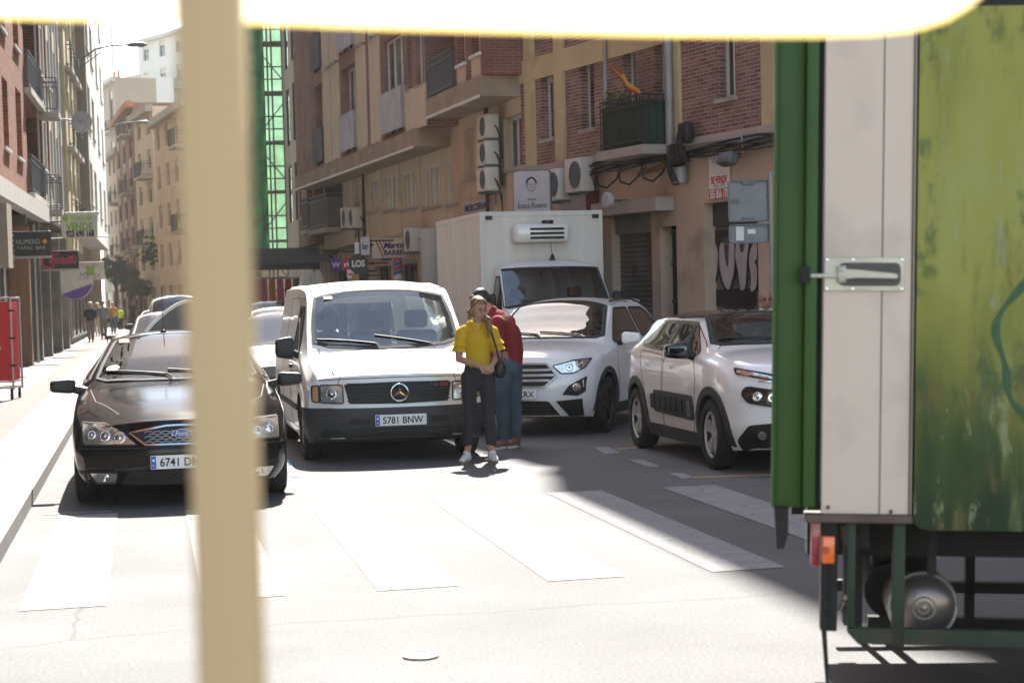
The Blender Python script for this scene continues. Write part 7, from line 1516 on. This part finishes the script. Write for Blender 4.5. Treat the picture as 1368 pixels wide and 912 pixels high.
# driver silhouettes
for lb, t, s_, z_, k in (('driver in a pale shirt at the wheel of the white van', 2.47 - .5, 20.63 - .30, .72, 1), ('driver behind the windscreen of the black car', .25 - .37, 17.48 + .28, .50, 1)):
    o = thing('person', lb, 'person', (t, s_, z_), 0); fr = head_frame((0, -1, 0)); F = Fig(); hc = Vector((0, .06, .72)); add_head(F, hc, fr); F.cap((0, .08, .52), (0, .07, .62), .055, .05); F.chain([(0, .1, .44), (0, .12, .1)], [.13, .14], .8, (1, 0, 0))
    for sx in (-1, 1): F.chain([(sx * .19, .1, .48), (sx * .22, -.02, .26), (sx * .14, -.26, .34)], [.05, .04, .028]); hand(F, (sx * .14, -.26, .34), (0, -1, .3), (-sx, 0, 0), .8, 1)
    for sx in (-1, 1): F.chain([(sx * .1, .05, .08), (sx * .1, -.35, .12)], [.09, .06])
    F.build('body', 'skin', o, .012, 1); H = Fig(); H.ell(hc + Vector((0, .03, .05)), (.088, .095, .085)); H.build('hair', 'hair_dark', o, .012, 1); T = Fig(); T.cap((-.14, .1, .5), (.14, .1, .5), .075, .075); T.chain([(0, .1, .44), (0, .12, .1)], [.165, .165], .8, (1, 0, 0))
    for sx in (-1, 1): T.chain([(sx * .19, .1, .48), (sx * .22, -.02, .26)], [.07, .06])
    T.build('shirt', 'shirt_grey', o, .014, 1)
# ---------------------------------------------------------------- green lorry at the right
Z0 = 6.5; LP = D(1100, 690, Z0); LP.z = 0; LE = (0, R_(1.5), -YAW - R_(6)); lo = thing('green_lorry', 'dirty green lorry side with a white rear panel and steel latch, at the right edge', 'lorry', LP, LE); LM = Matrix.Translation(LP) @ Euler(LE).to_matrix().to_4x4(); LI = LM.inverted()
def TL(px, py, dy=0.):
    o_ = LI @ CP; d_ = LI.to_3x3() @ ray(px, py); q = o_ + d_ * ((dy - o_.y) / d_.y); return q.x, q.z
def lx(px, py=400, dy=0.): return TL(px, py, dy)[0]
def lz(py, px=1200, dy=0.): return TL(px, py, dy)[1]
mat('lorry_white', (.60, .475, .39), .6, noise=.05, scale=2, stretch=(1, 1, .2), dirt=((.30, .24, .20), .4, 1.9, .52)); mat('lorry_green', (.036, .080, .016), .5, noise=.15, scale=2, stretch=(3, 3, .6), spec=.25, dirt=((.10, .13, .07), .25, 5, .62)); mat('guard_green', (.012, .026, .009), .6, noise=.3, scale=4, dirt=((.05, .03, .02), .7, 6, .55)); mat('rusty_sill', (.10, .065, .05), .7, noise=.3, scale=5); mat('chassis_black', (.012, .011, .010), .8, noise=.3, scale=4); mat('steel', (.40, .37, .31), .42, metal=.6, noise=.15, scale=8); mat('steel_dusty', (.22, .18, .165), .34, metal=.75, noise=.15, scale=6)
pm = mat('printed_panel', (.3, .3, .05), .55, spec=.25); nt = pm.node_tree; bs = nt.nodes['Principled BSDF']
tc = nt.nodes.new('ShaderNodeTexCoord'); sp = nt.nodes.new('ShaderNodeSeparateXYZ'); nt.links.new(tc.outputs['Object'], sp.inputs[0])
nz = nt.nodes.new('ShaderNodeTexNoise'); nz.inputs['Scale'].default_value = 1.8; nz.inputs['Detail'].default_value = 8; mp = nt.nodes.new('ShaderNodeMapping'); mp.inputs['Scale'].default_value = (2.6, 1, .75); nt.links.new(tc.outputs['Object'], mp.inputs[0]); nt.links.new(mp.outputs[0], nz.inputs[0])
mz = nt.nodes.new('ShaderNodeMapRange'); mz.inputs[1].default_value = .75; mz.inputs[2].default_value = 1.75; nt.links.new(sp.outputs[2], mz.inputs[0]); ad = nt.nodes.new('ShaderNodeMath'); ad.operation = 'MULTIPLY_ADD'; nt.links.new(nz.outputs[0], ad.inputs[0]); ad.inputs[1].default_value = 1.3; ad.inputs[2].default_value = -.65; a2 = nt.nodes.new('ShaderNodeMath'); nt.links.new(ad.outputs[0], a2.inputs[0]); nt.links.new(mz.outputs[0], a2.inputs[1])
cr = nt.nodes.new('ShaderNodeValToRGB'); nt.links.new(a2.outputs[0], cr.inputs[0]); E_ = cr.color_ramp.elements; E_[0].color = (.016, .030, .010, 1); E_[1].color = (.26, .255, .055, 1); E_[1].position = 1.0
for ps, c_ in ((.25, (.04, .065, .014, 1)), (.5, (.10, .115, .02, 1)), (.75, (.195, .195, .038, 1))): e = cr.color_ramp.elements.new(ps); e.color = c_
last = cr.outputs[0]
def spots(scale, thr, col, amt, st_=(1, 1, 1), wid=.03):
    global last
    m_ = nt.nodes.new('ShaderNodeMapping'); m_.inputs['Scale'].default_value = st_; nt.links.new(tc.outputs['Object'], m_.inputs[0]); n_ = nt.nodes.new('ShaderNodeTexNoise'); n_.inputs['Scale'].default_value = scale; n_.inputs['Detail'].default_value = 7; n_.inputs['Roughness'].default_value = .65; nt.links.new(m_.outputs[0], n_.inputs[0])
    r_ = nt.nodes.new('ShaderNodeMapRange'); r_.inputs[1].default_value = thr; r_.inputs[2].default_value = thr + wid; r_.inputs[4].default_value = amt; nt.links.new(n_.outputs[0], r_.inputs[0]); x_ = nt.nodes.new('ShaderNodeMix'); x_.data_type = 'RGBA'; nt.links.new(r_.outputs[0], x_.inputs[0]); nt.links.new(last, x_.inputs[6]); x_.inputs[7].default_value = (*col, 1); last = x_.outputs[2]
spots(2.2, .53, (.30, .31, .13), .5, (2.5, 1, .6), .15); spots(6, .60, (.27, .28, .16), .55, (1.6, 1, .5), .03); spots(4, .56, (.04, .07, .03), .7, (1, 1, .5), .06); spots(14, .67, (.30, .31, .2), .6, (1, 1, .5), .03); spots(3, .54, (.13, .10, .025), .75, (2.5, 1, .7), .12); spots(5, .60, (.03, .06, .015), .6, (1.5, 1, 1), .1)
nt.links.new(last, bs.inputs['Base Color'])
zt_ = lz(8, 1368); xr = 6.0; xA, xB, xC = lx(1100), lx(1221), lx(1224); zb_ = lz(686, 1150); zbg = lz(708, 1300)
b = MB(); b.bb(xA + .02, xr, .03, 2.45, zb_, zt_ + .12); b.build('cargo_box', 'chassis_black', lo)
b = MB(); b.bb(xA, xB, -.004, .03, zb_, zt_ + .1, 0, .002); xs_ = lx(1178); b.bb(xs_ - .002, xs_ + .002, -.006, -.0035, zb_, zt_, 1); b.bb(xB - .012, xB - .004, -.007, -.003, zb_, zt_, 1); b.build('rear_panel', ('lorry_white', 'rusty_sill'), lo)
for px, py in ((1106, 677), (1190, 683)): x, z = TL(px, py); b = MB(); b.lathe([(.008, 0), (.006, .006), (0, .007)], (x, -.004, z), (0, -1, 0), 10); b.build('rivet', 'rusty_sill', lo)
b = MB(); b.prism([(xC, zt_), (xr, zt_), (xr, zbg), (lx(1245), zbg), (lx(1232), lz(704)), (xC, lz(697))], -.012, .028, 0); b.build('printed_side', 'printed_panel', lo)
b = MB()
cx, cz = TL(1462, 460); 
pts = [(cx + math.cos(a) * .33 * (1 + .05 * math.sin(7 * a)), -.014, cz + math.sin(a) * .34) for a in [R_(110 + 4 * i) for i in range(34)]]; b.tube(pts, [.012 + .004 * math.sin(i * .9) for i in range(34)], 6); b.v = [(x, -.0135 + (y + .014) * .08, z) for x, y, z in b.v]
b.build('painted_outline', mat('print_green', (.012, .065, .014), .5, noise=.3, scale=20), lo.children[-1])
b = MB(); b.bb(lx(1078), lx(1222), -.03, .1, lz(697, 1150), zb_ - .002, 0, .004); b.build('sill_rail', 'rusty_sill', lo)
b = MB(); x0, x1, x2, x3 = lx(1033), lx(1074), lx(1091), lx(1100); zd = lz(678, 1060)
b.bb(x0, x1, .02, .07, zd, zt_ + .1, 0, .006); b.bb(x0, x0 + .012, -.0, .02, zd, zt_ + .1, 0, .003); b.bb(x1 + .001, x2, -.025, .07, zd + .004, zt_ + .1, 0, .008); b.bb(x2 + .001, x3 - .002, .03, .06, zd, zt_ + .1, 1); dr = b.build('rear_door', ('lorry_green', 'chassis_black'), lo, 40)
b = MB(); b.prism([(lx(1037), zd - .002), (lx(1056), zd - .002), (lx(1056), lz(715, 1050)), (lx(1050), lz(733, 1050)), (lx(1040), lz(733, 1050))], .0, .05); b.build('door_bracket', 'chassis_black', lo)
# latch
b = MB(); (lx0, lz1), (lx1, lz0) = TL(1101, 344), TL(1208, 389); b.bb(lx0, lx1, -.012, -.004, lz0, lz1, 0, .002); cxx, czz = (lx0 + lx1) / 2, (lz0 + lz1) / 2; b.build('latch_plate', 'steel', lo); lp = lo.children[-1]
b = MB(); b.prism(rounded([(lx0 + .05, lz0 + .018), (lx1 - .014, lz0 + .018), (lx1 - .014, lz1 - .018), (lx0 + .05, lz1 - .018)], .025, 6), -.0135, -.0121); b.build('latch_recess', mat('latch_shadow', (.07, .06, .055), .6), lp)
b = MB(); b.prism(rounded([(lx0 + .07, czz + .018), (lx0 + .11, czz + .016), (lx1 - .05, czz + .004), (lx1 - .026, czz + .0), (lx1 - .026, czz - .014), (lx0 + .11, czz - .012), (lx0 + .07, czz - .016)], .006), -.034, -.018); b.build('latch_lever', 'steel', lp, 40)
b = MB(); b.bb(lx0 - .07, lx0 + .06, -.03, -.018, czz - .012, czz + .002, 0, .003); b.bb(lx0 + .045, lx0 + .075, -.036, -.0135, czz - .03, czz + .03, 0, .004)
for z in (-.016, .016): b.lathe([(.009, 0), (.007, .004), (0, .005)], (lx0 + .06, -.036, czz + z), (0, -1, 0), 10)
b.build('latch_bolt', 'steel', lp, 40); b = MB(); b.bb(lx0 - .09, lx0 - .05, -.045, -.026, czz - .032, czz + .028, 0, .004); b.build('latch_keeper', 'chassis_black', dr, 40)
b = MB()
for x in (lx0 + .01, lx0 + .1, lx1 - .01):
    for z in (lz0 + .008, lz1 - .008): b.lathe([(.006, 0), (.005, .003), (0, .004)], (x, -.012, z), (0, -1, 0), 10)
b.build('rivet', 'chrome', lp, 40)
# running gear
b = MB(); b.bb(xA - .02, xr, .5, .62, zb_ - .22, zb_ - .02); b.bb(xA - .02, xr, 1.75, 1.87, zb_ - .22, zb_ - .02)
for x in (xA + .1, xA + 1.0, xA + 2.2, xA + 3.5): b.bb(x, x + .08, .1, 2.35, zb_ - .14, zb_ - .01)
b.bb(xA + .05, xr, .15, 2.3, zb_ - .06, zb_ - .004); b.bb(lx(1128), xr, .75, 2.1, zb_ - .20, zb_ - .061); b.bb(lx(1128, 780, .3), lx(1152, 780, .3), .3, .4, lz(835, 1140, .3), zb_ - .061); b.bb(lx(1165, 780, .7), lx(1250, 780, .7), .7, .8, zb_ - .30, zb_ - .162); b.bb(lx(1255), lx(1258) + .02, .2, .25, lz(780, 1255), zb_); b.build('chassis', 'chassis_black', lo)
b = MB()     # near side guard, green bars
xg0, xg1 = lx(1193, 780), lx(1210, 780); zg0, zg1 = lz(868, 1300), lz(843, 1300)
b.bb(xg0, xg1, .02, .06, zg0 + .0, zb_ - .01, 0, .004); b.prism([(lx(1138), zg1), (xr, zg1), (xr, zg0), (lx(1152), zg0 + .01), (lx(1138), zg0 + .05)], .022, .058); b.bb(lx(1137), lx(1148), .024, .056, zg1 + .002, zb_ - .01, 0, .003); gd = b.build('side_guard', 'guard_green', lo, 40)
b = MB(); b.bb(lx(1135, 800, .9), xr, 2.2, 2.26, lz(792, 1300, 2.2), lz(778, 1300, 2.2)); b.bb(lx(1160, 800, 2.2), xr, 2.2, 2.26, lz(850, 1300, 2.2), lz(826, 1300, 2.2)); b.bb(lx(1143, 800, 2.2), lx(1152, 800, 2.2), 2.2, 2.26, lz(850, 1300, 2.2), zb_)
for px in (1175, 1290): b.bb(lx(px, 800, 2.2), lx(px + 12, 800, 2.2), 2.2, 2.26, lz(826, 1300, 2.2), zb_)
b.build('far_side_guard', 'chassis_black', lo)
xk, zk = TL(1232, 808, .35); rk = .062 * 2; rk = abs(lx(1278, 808, .35) - xk); b = MB(); b.lathe([(rk * .98, .9), (rk, .02), (rk * 1.02, .0), (rk * 1.0, -.012), (rk * .93, -.005), (rk * .8, -.03), (rk * .45, -.055), (rk * .32, -.057), (rk * .3, -.066), (rk * .22, -.068), (rk * .2, -.062), (rk * .1, -.062), (rk * .09, -.07), (0, -.072)], (xk, .35, zk), (0, 1, 0), 40); tk_ = b.build('air_tank', 'steel_dusty', lo, 60); b = MB(); b.tube([(xk + math.cos(a) * rk * .99, .345, zk + math.sin(a) * rk * .99) for a in [i * math.pi / 24 for i in range(49)]], .007, 6); b.tube([(xk + math.cos(a) * rk * .31, .29, zk + math.sin(a) * rk * .31) for a in [i * math.pi / 16 for i in range(33)]], .004, 6); b.build('tank_rim', 'alloy', tk_, 60)
b = MB(); b.lathe([(rk * .85, 0), (rk * .85, .5)], (lx(1192, 800, .6), .6, zk + .01), (0, 1, 0), 30); b.build('drum', 'chassis_black', lo, 40)
b = MB(); b.bb(lx(1101), lx(1118), -.03, .02, lz(751, 1110), lz(715, 1110), 0, .005); b.lathe([(.014, 0), (.014, .004)], ((lx(1101) + lx(1118)) / 2 - .01, -.03, lz(733, 1110)), (0, -1, 0), 16, 1); b.build('side_marker_lamp', (mat('lamp_orange', (.75, .13, .015), .35, coat=.6), mat('lamp_orange_dark', (.4, .06, .01), .4)), lo, 40)
b = MB(); b.bb(lx(1087), lx(1099), .0, .05, lz(756, 1095), lz(697, 1095), 0, .005); b.build('tail_lamp', mat('lamp_red', (.25, .004, .010), .4, coat=.6), lo, 40)
b = MB(); b.bb(lx(1101), lx(1124), .03, .10, lz(845, 1110), zb_ - .01, 0, .006); b.bb(lx(1106), lx(1116), .028, .032, lz(800, 1110), lz(756, 1110)); b.build('lamp_bracket', 'chassis_black', lo)
b = MB(); b.tube([(lx(1102, 760), .0, lz(752, 1102)), (lx(1100, 830), .0, lz(830, 1102)), (lx(1106, 912), .01, lz(915, 1102)), (lx(1108, 980), .0, lz(985, 1102))], [.012, .010, .007, .004], 6); b.build('hanging_strap', 'rubber', lo, 60)
b = MB(); b.tube([(lx(1124, 820), .06, lz(818, 1130)), (lx(1130, 805), .05, lz(806, 1130)), (lx(1136, 812), .05, lz(812, 1130))], .010, 6); b.lathe([(.012, 0), (.008, .01)], (lx(1130, 800), .04, lz(800, 1130)), (0, -1, 0), 10); b.build('hook', 'steel_dusty', lo, 60)
for wy in (.16, 2.0):
    for wx in (2.6, 5.2):
        b = MB(); b.lathe([(.26, -.02), (.42, -.05), (.47, 0), (.47, .22), (.42, .27), (.26, .25)], (wx, wy, .47), (0, 1, 0), 36); wt = b.build('wheel', 'rubber', lo, 50); b = MB(); b.lathe([(.26, .0), (.2, .06), (.1, .05), (.09, .0), (0, .0)], (wx, wy, .47), (0, 1, 0), 30); b.build('rim', 'steel_dusty', wt, 50)
b = MB(); b.bb(xr + .05, xr + 1.6, .1, 2.4, .5, 2.4, 0, .15); b.build('cab', 'lorry_green', lo, 40)
b = MB(); b.bb(xA + .1, xr, 2.27, 2.29, .35, .5); 
# ---------------------------------------------------------------- awning over the photographer and its beige post
aw = thing('market_awning', 'cream awning edge across the top of the photo on a blurred beige post', 'awning', (0, 0, 0)); mat('awning_cloth', (.80, .76, .66), .9, noise=.02, trans=.6); mat('awning_trim', (.78, .62, .25), .9, noise=.03, trans=.6); mat('post_beige', (.48, .325, .165), .6, noise=.04, scale=1, dirt=((.25, .36, .16), .5, 3, .68))
Zc = 1.62; eb = [(-260, 18), (-60, 22), (100, 26), (345, 31), (520, 38), (700, 43), (900, 47), (1080, 48), (1160, 46), (1220, 40), (1262, 28), (1295, 8), (1325, -20), (1360, -70), (1400, -140)]
b = MB(); vs = []
tp_ = [(x, -260) for x, _ in eb]; n_ = len(eb)
def cl(px, py, dy=0): return D(px, py, Zc + dy)
vs = [cl(x, y) for x, y in eb] + [cl(x, min(y - 12, y)) for x, y in eb] + [cl(x, -260) for x, y in eb]
b.add([cl(x, y - 7) for x, y in eb] + [cl(x, min(-170, y - 60)) for x, y in eb], [(i, i + 1, i + 1 + n_, i + n_) for i in range(n_ - 1)]); b.build('valance', 'awning_cloth', aw)
b = MB(); b.add([cl(x, y) for x, y in eb] + [cl(x, y - 7) for x, y in eb] + [cl(x, y, .012) for x, y in eb] + [cl(x, y - 7, .012) for x, y in eb], [f for i in range(n_ - 1) for f in ((i, i + 1, i + 1 + n_, i + n_), (i + 2 * n_, i + 1 + 2 * n_, i + 1 + 3 * n_, i + 3 * n_), (i, i + 1, i + 1 + 2 * n_, i + 2 * n_))]); b.build('edge_trim', 'awning_trim', aw)
pP = D(311, 912, 1.4); b = MB(); hw = .0247; b.bb(-hw, hw, -hw * .7, hw * .7, 0, 2.35, 0, .004); o = b.build('post', 'post_beige', aw, 40, (pP.x, pP.y, 0), (0, 0, -YAW))
b = MB(); b.lathe([(.14, 0), (.14, .03), (.03, .05), (.03, .12)], (pP.x, pP.y, 0)); b.build('base_plate', 'steel_dusty', aw, 40)
# thin summer haze between the houses
b = MB(); b.bb(-420, 420, -320, 520, -1.2, 45); hz = b.build('haze', 'asphalt'); tag(hz, None, None, None, 'stuff'); hm_ = bpy.data.materials.new('haze'); hm_.use_nodes = True; nt = hm_.node_tree; nt.nodes.remove(nt.nodes['Principled BSDF']); pv = nt.nodes.new('ShaderNodeVolumePrincipled'); pv.inputs['Color'].default_value = (1, .97, .93, 1); pv.inputs['Density'].default_value = .0002; pv.inputs['Anisotropy'].default_value = .35; nt.links.new(pv.outputs[0], nt.nodes['Material Output'].inputs[1]); hz.data.materials.clear(); hz.data.materials.append(hm_)
